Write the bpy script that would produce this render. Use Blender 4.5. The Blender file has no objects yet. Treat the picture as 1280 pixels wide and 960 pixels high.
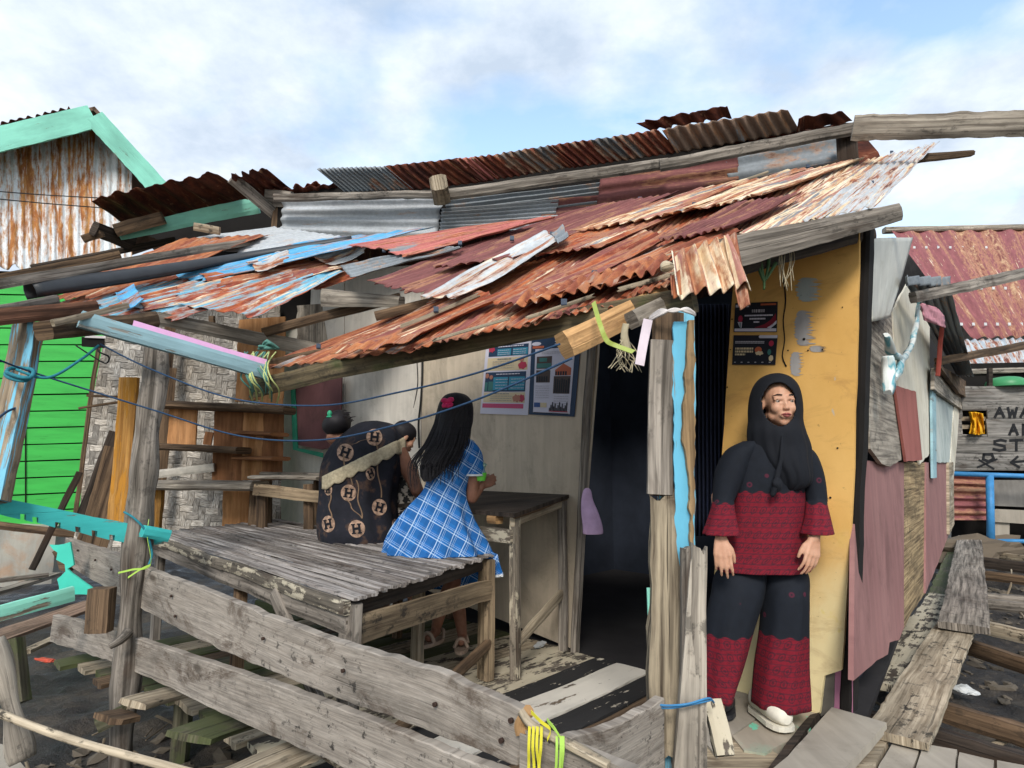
import bpy, bmesh, math, random
from mathutils import Vector, Matrix, noise
from mathutils.bvhtree import BVHTree
from mathutils.geometry import tessellate_polygon
V = Vector
SC = bpy.context.scene
COL = SC.collection
random.seed(7)

# ---------------------------------------------------------------- camera
FPX = 760.0; PITCH = math.atan(100/FPX); CAMH = 1.12
cam_d = bpy.data.cameras.new("camera"); cam = bpy.data.objects.new("camera", cam_d); COL.objects.link(cam)
cam.location = (0, 0, CAMH); cam.rotation_euler = (math.pi/2+PITCH, 0, 0)
cam_d.sensor_width = 36; cam_d.lens = 36*FPX/1280; cam_d.clip_start = .05; cam_d.clip_end = 3000
SC.camera = cam
SC.render.resolution_x = 1024; SC.render.resolution_y = 768

# ---------------------------------------------------------------- sky, sun, exposure
SUN_EL = math.radians(38); SUN_AZ = math.radians(187)   # azimuth clockwise from +Y: behind camera, a little right
w = bpy.data.worlds.new("World"); SC.world = w; w.use_nodes = True
nt = w.node_tree; nt.nodes.clear()
def wn(t, **k):
    n = nt.nodes.new(t)
    for a, b in k.items(): setattr(n, a, b)
    return n
out = wn('ShaderNodeOutputWorld'); bg = wn('ShaderNodeBackground'); bg.inputs[1].default_value = .1
sky = wn('ShaderNodeTexSky', sky_type='NISHITA', sun_disc=False)
sky.sun_elevation = SUN_EL; sky.sun_rotation = SUN_AZ; sky.air_density = 1.0; sky.dust_density = 1.0; sky.ozone_density = 1.5
tc = wn('ShaderNodeTexCoord'); sep = wn('ShaderNodeSeparateXYZ'); nt.links.new(tc.outputs['Generated'], sep.inputs[0])
mx = wn('ShaderNodeMath', operation='MAXIMUM'); mx.inputs[1].default_value = .06; nt.links.new(sep.outputs[2], mx.inputs[0])
ad = wn('ShaderNodeMath', operation='ADD'); ad.inputs[1].default_value = .25; nt.links.new(mx.outputs[0], ad.inputs[0])
dv = wn('ShaderNodeVectorMath', operation='DIVIDE'); cb = wn('ShaderNodeCombineXYZ')
for i in range(3): nt.links.new(ad.outputs[0], cb.inputs[i])
nt.links.new(tc.outputs['Generated'], dv.inputs[0]); nt.links.new(cb.outputs[0], dv.inputs[1])
mp = wn('ShaderNodeMapping'); mp.inputs['Scale'].default_value = (1.0, 1.0, .0); mp.inputs['Location'].default_value = (3.1, 1.9, 0)
nt.links.new(dv.outputs[0], mp.inputs[0])
n1 = wn('ShaderNodeTexNoise'); n1.inputs['Scale'].default_value = 1.5; n1.inputs['Detail'].default_value = 9; n1.inputs['Roughness'].default_value = .52; n1.inputs['Distortion'].default_value = .25
nt.links.new(mp.outputs[0], n1.inputs['Vector'])
r1 = wn('ShaderNodeValToRGB'); r1.color_ramp.elements[0].position = .39; r1.color_ramp.elements[1].position = .50
nt.links.new(n1.outputs['Fac'], r1.inputs[0])
n2 = wn('ShaderNodeTexNoise'); n2.inputs['Scale'].default_value = 3.4; n2.inputs['Detail'].default_value = 9; n2.inputs['Roughness'].default_value = .6
nt.links.new(mp.outputs[0], n2.inputs['Vector'])
r2 = wn('ShaderNodeValToRGB'); r2.color_ramp.elements[0].position = .36; r2.color_ramp.elements[1].position = .62
r2.color_ramp.elements[0].color = (4.3, 5.1, 6.2, 1); r2.color_ramp.elements[1].color = (6.9, 7.5, 8.2, 1)
nt.links.new(n2.outputs['Fac'], r2.inputs[0])
sm = wn('ShaderNodeMix', data_type='RGBA', blend_type='MULTIPLY'); sm.inputs[0].default_value = 1
nt.links.new(sky.outputs[0], sm.inputs[6]); sm.inputs[7].default_value = (3.1, 2.9, 2.5, 1)
mi = wn('ShaderNodeMix', data_type='RGBA'); nt.links.new(r1.outputs[0], mi.inputs[0])
nt.links.new(sm.outputs[2], mi.inputs[6]); nt.links.new(r2.outputs[0], mi.inputs[7])
nt.links.new(mi.outputs[2], bg.inputs[0]); nt.links.new(bg.outputs[0], out.inputs[0])
sl = bpy.data.lights.new("sun", 'SUN'); sl.energy = 2.0; sl.angle = math.radians(16); sl.color = (1, .96, .9)
so = bpy.data.objects.new("sun", sl); COL.objects.link(so)
sd = V((math.sin(SUN_AZ)*math.cos(SUN_EL), math.cos(SUN_AZ)*math.cos(SUN_EL), math.sin(SUN_EL)))
so.rotation_euler = sd.to_track_quat('Z', 'Y').to_euler(); so.location = (-3, -4, 9)
SC.view_settings.view_transform = 'Standard'; SC.view_settings.look = 'None'
SC.cycles.diffuse_bounces = 6; SC.view_settings.exposure = .55; SC.view_settings.gamma = 1

# ---------------------------------------------------------------- placing helpers
CP, SP = math.cos(PITCH), math.sin(PITCH)
CAMP = V((0, 0, CAMH))
def ray(x, y):
    a = (x-640)/FPX; b = (480-y)/FPX
    return V((a, CP-b*SP, b*CP+SP))
def at(x, y, d):
    r = ray(x, y); return CAMP+r*(d/r.y)
def onz(x, y, z=0.0):
    r = ray(x, y); return CAMP+r*((z-CAMH)/r.z)
class Wall:
    """vertical plane through two ground points; n points towards the camera"""
    def __init__(s, A, B):
        s.A = V((A[0], A[1], 0)); s.B = V((B[0], B[1], 0)); s.u = (s.B-s.A).normalized()
        s.n = V((s.u.y, -s.u.x, 0))
        if s.n.dot(-s.A) < 0: s.n = -s.n
    def px(s, x, y, off=0.0):
        r = ray(x, y); P0 = s.A+s.n*off
        return CAMP+r*((P0-CAMP).dot(s.n)/r.dot(s.n))
def fbm(p, s=1.0, o=3): return noise.fractal(V(p)*s, 1.0, 2.0, o)
def srgb(h):
    h = h.lstrip('#'); c = [int(h[i:i+2], 16)/255 for i in (0, 2, 4)]
    return tuple(x/12.92 if x <= .04045 else ((x+.055)/1.055)**2.4 for x in c)+(1,)

# ---------------------------------------------------------------- materials
class NT:
    def __init__(s, name):
        s.m = bpy.data.materials.new(name); s.m.use_nodes = True; s.t = s.m.node_tree
        s.b = s.t.nodes['Principled BSDF']; s.b.inputs['Roughness'].default_value = .8
        s.b.inputs['Specular IOR Level'].default_value = .3
    def n(s, t, **k):
        n = s.t.nodes.new(t)
        for a, b in k.items(): setattr(n, a, b)
        return n
    def l(s, a, b): s.t.links.new(a, b)
    def coords(s, kind='UV', rnd=True):
        tc = s.n('ShaderNodeTexCoord'); o = tc.outputs[kind]
        if not rnd: return o
        oi = s.n('ShaderNodeObjectInfo'); m = s.n('ShaderNodeMath', operation='MULTIPLY'); m.inputs[1].default_value = 41.0
        s.l(oi.outputs['Random'], m.inputs[0]); c = s.n('ShaderNodeCombineXYZ')
        for i in range(3): s.l(m.outputs[0], c.inputs[i])
        a = s.n('ShaderNodeVectorMath', operation='ADD'); s.l(o, a.inputs[0]); s.l(c.outputs[0], a.inputs[1]); return a.outputs[0]
    def noise(s, co, scale=(1, 1, 1), det=5, rough=.55, dist=0, sc=1.0):
        m = s.n('ShaderNodeMapping'); m.inputs['Scale'].default_value = scale; s.l(co, m.inputs[0])
        n = s.n('ShaderNodeTexNoise'); n.inputs['Scale'].default_value = sc; n.inputs['Detail'].default_value = det
        n.inputs['Roughness'].default_value = rough; n.inputs['Distortion'].default_value = dist
        s.l(m.outputs[0], n.inputs['Vector']); return n.outputs['Fac']
    def ramp(s, f, stops, interp='LINEAR'):
        r = s.n('ShaderNodeValToRGB'); cr = r.color_ramp; cr.interpolation = interp
        while len(cr.elements) < len(stops): cr.elements.new(.5)
        for e, (p, c) in zip(cr.elements, stops):
            e.position = p; e.color = c if isinstance(c, tuple) else (c, c, c, 1)
        s.l(f, r.inputs[0]); return r.outputs[0]
    def mix(s, f, a, b, mode='MIX'):
        m = s.n('ShaderNodeMix', data_type='RGBA', blend_type=mode)
        for sock, v in ((m.inputs[0], f), (m.inputs[6], a), (m.inputs[7], b)):
            if hasattr(v, 'is_output'): s.l(v, sock)
            else: sock.default_value = v
        return m.outputs[2]
    def math(s, op, a, b=0.0):
        m = s.n('ShaderNodeMath', operation=op)
        for sock, v in ((m.inputs[0], a), (m.inputs[1], b)):
            if hasattr(v, 'is_output'): s.l(v, sock)
            else: sock.default_value = v
        return m.outputs[0]
    def fin(s, col, bump=None, bs=.4, bd=.004, rough=None, metal=None):
        if hasattr(col, 'is_output'): s.l(col, s.b.inputs['Base Color'])
        else: s.b.inputs['Base Color'].default_value = col
        if bump is not None:
            b = s.n('ShaderNodeBump'); b.inputs['Strength'].default_value = bs; b.inputs['Distance'].default_value = bd
            s.l(bump, b.inputs['Height']); s.l(b.outputs[0], s.b.inputs['Normal'])
        if rough is not None:
            if hasattr(rough, 'is_output'): s.l(rough, s.b.inputs['Roughness'])
            else: s.b.inputs['Roughness'].default_value = rough
        if metal is not None:
            if hasattr(metal, 'is_output'): s.l(metal, s.b.inputs['Metallic'])
            else: s.b.inputs['Metallic'].default_value = metal
        return s.m

def wood(name, dark, light, paint=None, pamt=.5, moss=0, mould=.3, grain=45, stain=.5, pscale=(2.5, 14, 1), crack=.5, stain_col='#3a2a1e'):
    k = NT(name); co = k.coords()
    g = k.noise(co, (1.6, grain, 1), 6, .65, .3)
    c = k.ramp(g, [(.36, srgb(dark)), (.62, srgb(light))])
    L = k.noise(co, (1.3, 5, 1), 5, .6)
    c = k.mix(1.0, c, k.ramp(L, [(.32, .5), (.5, .95), (.68, 1.25)]), 'MULTIPLY')
    st = k.ramp(k.noise(co, (2.2, 7, 3), 4, .6, .6), [(.56, 0.0), (.66, 1.0)])
    c = k.mix(k.math('MULTIPLY', st, stain), c, srgb(stain_col))
    if mould > 0:
        ms = k.ramp(k.noise(co, (14, 22, 14), 5, .7), [(.54, 0.0), (.62, 1.0)])
        ml = k.ramp(k.noise(co, (1.1, 3, 2), 2), [(.42, 0.0), (.6, 1.0)])
        c = k.mix(k.math('MULTIPLY', k.math('MULTIPLY', ms, ml), mould), c, srgb('#24221f'))
    if moss > 0:
        mo = k.ramp(k.noise(co, (3, 6, 3), 6, .7), [(.62-.3*moss, 0.0), (.74-.3*moss, 1.0)])
        c = k.mix(k.math('MULTIPLY', mo, .85), c, srgb('#4a5130'))
    cr = k.ramp(k.noise(co, (.9, 75, 1), 3, .6, .25), [(.30, 1.0), (.36, 0.0)])
    c = k.mix(k.math('MULTIPLY', cr, crack), c, srgb('#15110e'))
    h = k.math('SUBTRACT', g, k.math('MULTIPLY', cr, .8))
    if paint:
        pn = k.math('ADD', k.math('MULTIPLY', k.noise(co, pscale, 8, .68), .75), k.math('MULTIPLY', k.noise(co, (3, 60, 3), 3, .5), .25))
        t = .66-.32*pamt
        pm = k.ramp(pn, [(t, 0.0), (t+.025, 1.0)])
        pc = k.mix(1.0, srgb(paint), k.ramp(k.noise(co, (2, 5, 2), 5, .6), [(.3, .72), (.6, 1.05)]), 'MULTIPLY')
        c = k.mix(pm, c, pc); h = k.math('ADD', k.math('MULTIPLY', h, .6), k.math('MULTIPLY', pm, .5))
    return k.fin(c, h, .7, .004, .88)

def rust(name, paint=None, pamt=.6, rustamt=.5, zinc=.0, streak=(1.5, 20, 1), cream=.35, base='#8f9398', rd='#3a211b', rm='#74443a', ro='#a86c4c'):
    """u runs along the sheet.  bare zinc -> paint -> rust -> cream flakes"""
    k = NT(name); co = k.coords()
    z = k.noise(co, (2, 12, 1), 5, .6)
    c = k.ramp(z, [(.3, tuple(x*.72 for x in srgb(base)[:3])+(1,)), (.7, srgb(base))])
    zm = k.ramp(z, [(.4, .3), (.6, .12)])
    if paint:
        pn = k.noise(co, (1.6, 7, 1), 9, .66, .3); t = .66-.32*pamt
        pm = k.ramp(pn, [(t, 0.0), (t+.03, 1.0)])
        pc = k.mix(1.0, srgb(paint), k.ramp(k.noise(co, (3, 20, 1), 6, .7), [(.3, .7), (.65, 1.1)]), 'MULTIPLY')
        c = k.mix(pm, c, pc); zm = k.math('MULTIPLY', zm, k.math('SUBTRACT', 1.0, pm))
    if cream > 0:
        cn = k.noise(co, (1.6, 26, 1), 8, .68, .2); t = .7-.3*cream
        cm = k.ramp(cn, [(t, 0.0), (t+.03, 1.0)]); c = k.mix(cm, c, k.ramp(z, [(.35, srgb('#c9b18a')), (.65, srgb('#e8dcc4'))]))
        zm = k.math('MULTIPLY', zm, k.math('SUBTRACT', 1.0, cm))
    rn = k.math('ADD', k.math('MULTIPLY', k.noise(co, streak, 9, .68, .4), .7), k.math('MULTIPLY', k.noise(co, (7, 30, 1), 5, .7), .3))
    t = .68-.36*rustamt
    rmk = k.ramp(rn, [(t-.03, 0.0), (t+.02, 1.0)])
    rc = k.ramp(k.noise(co, (3.5, 14, 1), 8, .72, .5), [(.28, srgb(rd)), (.46, srgb(rm)), (.62, srgb(ro)), (.78, srgb('#c9a284'))])
    halo = k.ramp(rn, [(t-.07, 0.0), (t-.02, 1.0)])
    c = k.mix(k.math('MULTIPLY', halo, .55), c, srgb('#bd9068')); c = k.mix(rmk, c, rc)
    zm = k.math('MULTIPLY', zm, k.math('SUBTRACT', 1.0, halo))
    fine = k.noise(co, (40, 40, 40), 4, .7)
    c = k.mix(1.0, c, k.ramp(fine, [(.3, .82), (.7, 1.1)]), 'MULTIPLY')
    return k.fin(c, k.math('ADD', k.math('MULTIPLY', rmk, .6), fine), .45, .002, k.ramp(zm, [(0, .85), (.6, .42)]), zm)

def wallmat(name, a, b, stain='#3a3530', samt=.4, peel=None, peelamt=.3, sc=1.0, rough=.9, low=None):
    """u across, v up, in metres"""
    k = NT(name); co = k.coords(rnd=False)
    c = k.ramp(k.noise(co, (2.2*sc, 1.2*sc, 1), 6, .6), [(.3, srgb(a)), (.7, srgb(b))])
    dr = k.ramp(k.noise(co, (16, 1.1, 1), 5, .6, .3), [(.42, .75), (.62, 1.05)])
    c = k.mix(.4, c, dr, 'MULTIPLY')
    s2 = k.ramp(k.noise(co, (3.2*sc, 2.4*sc, 1), 9, .72, .5), [(.5, 0.0), (.72, 1.0)])
    c = k.mix(k.math('MULTIPLY', s2, samt), c, srgb(stain))
    sp = k.ramp(k.noise(co, (38, 38, 1), 4, .7), [(.62, 0.0), (.68, 1.0)])
    c = k.mix(k.math('MULTIPLY', k.math('MULTIPLY', sp, s2), .8), c, srgb('#1c1a18'))
    h = k.noise(co, (30, 12, 1), 6, .7)
    if peel:
        t = .72-.3*peelamt
        pm = k.ramp(k.noise(co, (5, 3.5, 1), 8, .7, .3), [(t, 0.0), (t+.015, 1.0)])
        c = k.mix(pm, c, srgb(peel)); h = k.math('SUBTRACT', h, k.math('MULTIPLY', pm, .8))
    return k.fin(c, h, .35, .004, rough)

def plain(name, col, rough=.7, var=.25, sc=12, metal=0, bump=.2):
    k = NT(name); co = k.coords('Object')
    n = k.noise(co, (1, 1, 1), 5, .6, 0, sc)
    c = k.mix(1.0, srgb(col), k.ramp(n, [(.3, 1-var), (.7, 1+var*.4)]), 'MULTIPLY')
    return k.fin(c, n, bump, .003, rough, metal)

# ---------------------------------------------------------------- mesh helpers
def link(name, bm, mat, parent=None, smooth=False, mods=()):
    me = bpy.data.meshes.new(name); bm.normal_update(); bm.to_mesh(me); bm.free()
    if smooth:
        me.polygons.foreach_set('use_smooth', [True]*len(me.polygons))
    o = bpy.data.objects.new(name, me); COL.objects.link(o)
    if mat:
        for m in (mat if isinstance(mat, (list, tuple)) else [mat]): me.materials.append(m)
    if parent: o.parent = parent; o.matrix_parent_inverse = parent_inv(parent)
    return o
def mworld(o):
    M = o.matrix_basis.copy()
    return (mworld(o.parent) @ o.matrix_parent_inverse @ M) if o.parent else M
def parent_inv(p): return mworld(p).inverted()
def thing(name, label, cat, loc=(0, 0, 0), group=None):
    o = bpy.data.objects.new(name, None); COL.objects.link(o); o.location = loc; o.empty_display_size = .1
    o['label'] = label; o['category'] = cat
    if group: o['group'] = group
    return o
def tag(o, label=None, cat=None, group=None, kind=None):
    if label: o['label'] = label
    if cat: o['category'] = cat
    if group: o['group'] = group
    if kind: o['kind'] = kind
    return o
def solid(o, t, off=0):
    m = o.modifiers.new('thick', 'SOLIDIFY'); m.thickness = t; m.offset = off; return o

def add_plank(bm, A, B, w, t, side=None, seed=0, ragged=0.0, warp=.006, bow=0.0, wend=None, seg=None, rough=.05, uo=0.0, notch=None):
    """a board from A to B; side = direction of its width w; t = thickness"""
    A = V(A); B = V(B); L = (B-A).length; d = (B-A)/L
    side = V(side) if side is not None else V((0, 0, 1))
    side = (side-d*side.dot(d)).normalized(); nrm = d.cross(side)
    wend = w if wend is None else wend
    n = seg or max(4, min(40, int(L/.06)))
    uvl = bm.loops.layers.uv.verify(); sd = V((seed*3.17, seed*1.31, seed*.77))
    cs = []   # cross-section: fractions across width x thickness
    for fx in (-.5, -.25, 0, .25, .5): cs.append((fx, .5))
    for fx in (.5, .25, 0, -.25, -.5): cs.append((fx, -.5))
    rings = []
    for i in range(n+1):
        s = i/n; ww = w+(wend-w)*s; c = A+d*(L*s)+side*(bow*math.sin(math.pi*s)*L)
        c += side*(warp*fbm(sd+V((s*L*2.3, 0, 0))))+nrm*(warp*fbm(sd+V((s*L*2, 5, 0))))
        rg = []
        for fx, ft in cs:
            e = rough*ww*fbm(sd+V((s*L*9, fx*7, ft*3)), 1, 3)*(1 if abs(fx) > .4 else 0)
            inset = .12*t if abs(fx) > .4 else 0
            p = c+side*(fx*ww+math.copysign(e, fx))+nrm*(ft*(t-2*inset)+.03*t*fbm(sd+V((s*L*12, fx*20, ft*9))))
            if ragged and i in (0, n):
                k = (1 if i == 0 else -1)
                p += d*(k*ragged*abs(fbm(sd+V((fx*9, i*3.3, 0)), 2, 2)))
            rg.append(bm.verts.new(p))
        rings.append(rg)
    m = len(cs); per = [0]
    for j in range(m): 
        a = cs[j]; b = cs[(j+1) % m]; per.append(per[-1]+math.hypot((a[0]-b[0])*w, (a[1]-b[1])*t))
    for i in range(n):
        for j in range(m):
            k = (j+1) % m
            f = bm.faces.new((rings[i][j], rings[i+1][j], rings[i+1][k], rings[i][k]))
            for lp, (si, sj) in zip(f.loops, ((i, j), (i+1, j), (i+1, j+1), (i, j+1))):
                lp[uvl].uv = (si/n*L+uo, per[sj])
    for rg, rev in ((rings[0], True), (rings[-1], False)):
        for q in range(4):
            vs = [rg[q], rg[q+1], rg[9-q-1], rg[9-q]]
            if not rev: vs = vs[::-1]
            f = bm.faces.new(vs)
            for lp in f.loops:
                v = lp.vert.co-A; lp[uvl].uv = (v.dot(nrm)*1.0+uo, v.dot(side)*2)
    return bm
def plank(name, A, B, w, t, mat, parent=None, side=None, **k):
    bm = bmesh.new(); k.setdefault('seed', random.random()*99); add_plank(bm, A, B, w, t, side, **k)
    bmesh.ops.recalc_face_normals(bm, faces=bm.faces)
    return link(name, bm, mat, parent)
def pplank(name, p1, p2, wpx, t, mat, parent=None, side=None, tog=True, **k):
    """board between two pixel+depth points; wpx = seen width in photo pixels"""
    A = at(*p1); B = at(*p2)
    def wd(p): return wpx[0]*p[2]/FPX if isinstance(wpx, tuple) else wpx*p[2]/FPX
    if side is None:   # width seen: perpendicular to both board and view
        mid = (A+B)/2-CAMP; side = (B-A).cross(mid)
        if side.z < 0: side = -side
    w1 = (wpx[0] if isinstance(wpx, tuple) else wpx)*p1[2]/FPX; w2 = (wpx[1] if isinstance(wpx, tuple) else wpx)*p2[2]/FPX
    return plank(name, A, B, w1, t, mat, parent, side, wend=w2, **k)

def smooth_path(pts, n=8):
    out = []; P = [V(p) for p in pts]
    if len(P) < 3: return [P[0].lerp(P[-1], i/n) for i in range(n+1)]
    for i in range(len(P)-1):
        p0 = P[max(i-1, 0)]; p1 = P[i]; p2 = P[i+1]; p3 = P[min(i+2, len(P)-1)]
        for j in range(n):
            t = j/n
            out.append(.5*((2*p1)+(p2-p0)*t+(2*p0-5*p1+4*p2-p3)*t*t+(3*p1-p0-3*p2+p3)*t**3))
    out.append(P[-1]); return out
def add_tube(bm, pts, r, n=10, sub=8, knob=0.0, seed=0, caps=True):
    path = smooth_path(pts, sub) if sub > 1 else [V(p) for p in pts]
    uvl = bm.loops.layers.uv.verify(); rings = []; N = len(path)
    rf = r if callable(r) else (lambda s: r)
    ref = None; dist = 0; ds = []
    for i, p in enumerate(path):
        d = (path[min(i+1, N-1)]-path[max(i-1, 0)]).normalized()
        if ref is None:
            ref = d.orthogonal().normalized()
        ref = (ref-d*ref.dot(d)).normalized(); b = d.cross(ref)
        if i: dist += (p-path[i-1]).length
        ds.append(dist); rg = []
        for j in range(n):
            a = 2*math.pi*j/n; rr = rf(i/(N-1))
            if knob: rr *= 1+knob*fbm(V((math.cos(a)*1.2+seed, math.sin(a)*1.2, dist*3.5)), 1, 3)
            rg.append(bm.verts.new(p+(ref*math.cos(a)+b*math.sin(a))*rr))
        rings.append(rg)
    for i in range(N-1):
        for j in range(n):
            k = (j+1) % n; f = bm.faces.new((rings[i][j], rings[i][k], rings[i+1][k], rings[i+1][j])); f.smooth = True
            rr = rf(.5)*2*math.pi/n
            for lp, (si, sj) in zip(f.loops, ((i, j), (i, j+1), (i+1, j+1), (i+1, j))): lp[uvl].uv = (ds[si], sj*rr)
    if caps:
        bm.faces.new(rings[0][::-1]); bm.faces.new(rings[-1])
    return bm
def tube(name, pts, r, mat, parent=None, **k):
    bm = bmesh.new(); add_tube(bm, pts, r, **k); bmesh.ops.recalc_face_normals(bm, faces=bm.faces); return link(name, bm, mat, parent)

def add_slab(bm, pts, n, t, jit=0.0, seed=0, uaxis=None, sub=0.0):
    """prism of a flat outline: pts (3D, coplanar) extruded by t along -n"""
    pts = [V(p) for p in pts]; n = V(n).normalized()
    if sub:
        q = []
        for i, p in enumerate(pts):
            b = pts[(i+1) % len(pts)]; m = max(1, int((b-p).length/sub))
            for j in range(m): q.append(p.lerp(b, j/m))
        pts = q
    u = V(uaxis) if uaxis is not None else (V((0, 0, 1)).cross(n) if abs(n.z) < .9 else V((1, 0, 0)))
    u = (u-n*u.dot(n)).normalized(); v = n.cross(u)
    if jit: pts = [p+u*(jit*fbm(V((p.x*11+seed, p.y*11, p.z*11)), 2, 3))+v*(jit*fbm(V((p.z*13+seed, p.y*9, p.x*11)), 2, 3)) for p in pts]
    uvl = bm.loops.layers.uv.verify()
    F = [bm.verts.new(p) for p in pts]; Bk = [bm.verts.new(p-n*t) for p in pts]
    tri = tessellate_polygon([pts])
    fs = []
    for a, b, c in tri:
        for L, r in ((F, False), (Bk, True)):
            vs = [L[a], L[b], L[c]]
            try: fs.append(bm.faces.new(vs[::-1] if r else vs))
            except ValueError: pass
    N = len(pts)
    for i in range(N):
        j = (i+1) % N; fs.append(bm.faces.new((F[i], F[j], Bk[j], Bk[i])))
    for f in fs:
        for lp in f.loops: lp[uvl].uv = (lp.vert.co.dot(u), lp.vert.co.dot(v))
    return bm
def slab(name, pts, n, t, mat, parent=None, **k):
    bm = bmesh.new(); add_slab(bm, pts, n, t, **k); bmesh.ops.recalc_face_normals(bm, faces=bm.faces)
    return link(name, bm, mat, parent)

def sheet(name, c, waves, amp, mat, parent=None, rag=(.02, .02), hole=0.0, hs=6.0, seed=None, nu=34, sag=0.0, bump=.012, lift=0.0, thick=.0025, per=8, curl=0.0, nmul=1, tear=.0):
    """corrugated sheet; c = [u0v0, u1v0, u1v1, u0v1]; corrugations run along u"""
    c = [V(p) for p in c]; seed = random.random()*50 if seed is None else seed
    nv = int(waves*per); bm = bmesh.new(); uvl = bm.loops.layers.uv.verify()
    Lu = ((c[1]-c[0]).length+(c[2]-c[3]).length)/2; Lv = ((c[3]-c[0]).length+(c[2]-c[1]).length)/2
    N = (c[1]-c[0]).cross(c[3]-c[0]).normalized()
    if N.dot(CAMP-c[0]) < 0: N = -N
    N *= nmul
    G = []
    for i in range(nu+1):
        row = []
        for j in range(nv+1):
            v = j/nv
            a = -rag[0]*(.3+abs(fbm(V((v*Lv*4, seed, 0)), 2, 4))*1.8) if rag[0] else 0
            b = rag[1]*(.3+abs(fbm(V((v*Lv*4, seed, 9)), 2, 4))*1.8) if rag[1] else 0
            u = i/nu; uu = (-a+u*(Lu-b+a))/Lu
            e = tear*fbm(V((uu*Lu*6, seed+3, 0)), 2, 4) if tear and j in (0, nv) else 0
            p = c[0].lerp(c[1], uu).lerp(c[3].lerp(c[2], uu), v+e/max(Lv, .01))
            p = p+N*(amp*math.cos(2*math.pi*v*waves)+bump*fbm(V((uu*Lu*2.2+seed, v*Lv*3, 0)), 1, 3)+sag*math.sin(math.pi*uu)+lift)
            if curl:
                for w_ in (max(0, 1-uu*Lu/.12),): p += N*(curl*w_*w_*(.4+.6*abs(fbm(V((v*4, seed, 2))))*2))
            row.append(bm.verts.new(p))
        G.append(row)
    for i in range(nu):
        for j in range(nv):
            if hole:
                q = fbm(V((i/nu*Lu*hs*.5+seed, j/nv*Lv*hs*1.6, 3)), 1, 4)
                if q > 1.0-hole: continue
            f = bm.faces.new((G[i][j], G[i+1][j], G[i+1][j+1], G[i][j+1])); f.smooth = True
            for lp, (si, sj) in zip(f.loops, ((i, j), (i+1, j), (i+1, j+1), (i, j+1))): lp[uvl].uv = (si/nu*Lu, sj/nv*Lv)
    lo = [v for v in bm.verts if not v.link_faces]; bmesh.ops.delete(bm, geom=lo, context='VERTS')
    o = link(name, bm, mat, parent); solid(o, thick); return o

def loft(bm, rings, n=36, sub=4, fold=0.0, ff=9, seed=0, cap0=True, cap1=True, keep=None, foldf=None):
    """rings: (centre, half-axis a, half-axis b); elliptic sections joined by a smooth surface"""
    C = smooth_path([r[0] for r in rings], sub); A = smooth_path([r[1] for r in rings], sub); B = smooth_path([r[2] for r in rings], sub)
    if len(rings) < 3:
        C = C[::max(1, len(C)//(sub+1))]
    uvl = bm.loops.layers.uv.verify(); R = []; N = len(C); dist = 0; ds = []
    for i in range(N):
        if i: dist += (C[i]-C[i-1]).length
        ds.append(dist); rg = []; s = i/(N-1)
        fa = foldf(s)*fold if foldf else fold*s
        for j in range(n):
            t = 2*math.pi*j/n
            k = 1+fa*(math.sin(ff*t+seed+1.5*math.sin(s*3+t))*.6+fbm(V((math.cos(t)*2+seed, math.sin(t)*2, s*1.6)), 1.5, 2)*.9)
            rg.append(bm.verts.new(C[i]+(A[i]*math.cos(t)+B[i]*math.sin(t))*k))
        R.append(rg)
    for i in range(N-1):
        for j in range(n):
            k = (j+1) % n; vs = (R[i][j], R[i][k], R[i+1][k], R[i+1][j])
            if keep and not keep(sum((q.co for q in vs), V())/4): continue
            f = bm.faces.new(vs); f.smooth = True
            for lp, (si, sj) in zip(f.loops, ((i, j), (i, j+1), (i+1, j+1), (i+1, j))): lp[uvl].uv = (sj/n*2*math.pi*max(A[si].length, .05), ds[si])
    if cap0: bm.faces.new(R[0][::-1])
    if cap1: bm.faces.new(R[-1])
    return bm
# ================================================================ materials in use
def W_(d, l, **k): return wood('wood_%s' % d[1:], d, l, **k)
m_grey = wood('wood_grey', '#4a443d', '#9a9186', mould=.6)
m_greyl = wood('wood_pale', '#6b6359', '#b3a99a', mould=.6, stain=.3)
m_rail = wood('wood_rail', '#6a625a', '#a1978c', mould=.9, stain=.55, grain=26, stain_col='#4a3b2e', crack=.25)
m_brown = wood('wood_brown', '#3a2d22', '#76604a', mould=.4)
m_dark = wood('wood_dark', '#221c17', '#4a4038', mould=.4)
m_fascia = wood('wood_fascia', '#3f382c', '#77694f', mould=.5, moss=.25)
m_moss = wood('wood_moss', '#38352a', '#6b6653', moss=.75, mould=.5)
m_tan = wood('wood_tan', '#7a6c58', '#b9ab94', mould=.9, stain=.3)
m_fresh = wood('wood_fresh', '#8d6a45', '#c79d6c', mould=.2, stain=.25, crack=.2)
m_ply = wood('plywood', '#96683f', '#c08e60', mould=.15, grain=18, stain=.25, crack=.1)
m_plyd = wood('plywood_dark', '#6e482c', '#946644', mould=.15, grain=18, stain=.25, crack=.1)
m_yel = wood('wood_ochre', '#8a5f2c', '#b98a4a', paint='#b07a2c', pamt=.5, mould=.2)
m_teal = wood('wood_teal', '#5a5046', '#94887a', paint='#3fb3b0', pamt=.78, mould=.4)
m_tealg = wood('wood_green', '#4a453c', '#877c6c', paint='#86cbb6', pamt=.9, mould=.4)
m_bluep = wood('wood_bluepaint', '#6a5a48', '#a08f78', paint='#74b4cc', pamt=.5, mould=.4, pscale=(1.0, 18, 1))
m_pinkp = wood('wood_pinkpaint', '#8a8070', '#b5a996', paint='#e2a6cf', pamt=.95, mould=.2)
m_bluegrey = wood('wood_bluegrey', '#6d6a62', '#a6a69f', paint='#8fb0b8', pamt=.85, mould=.5)
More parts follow.
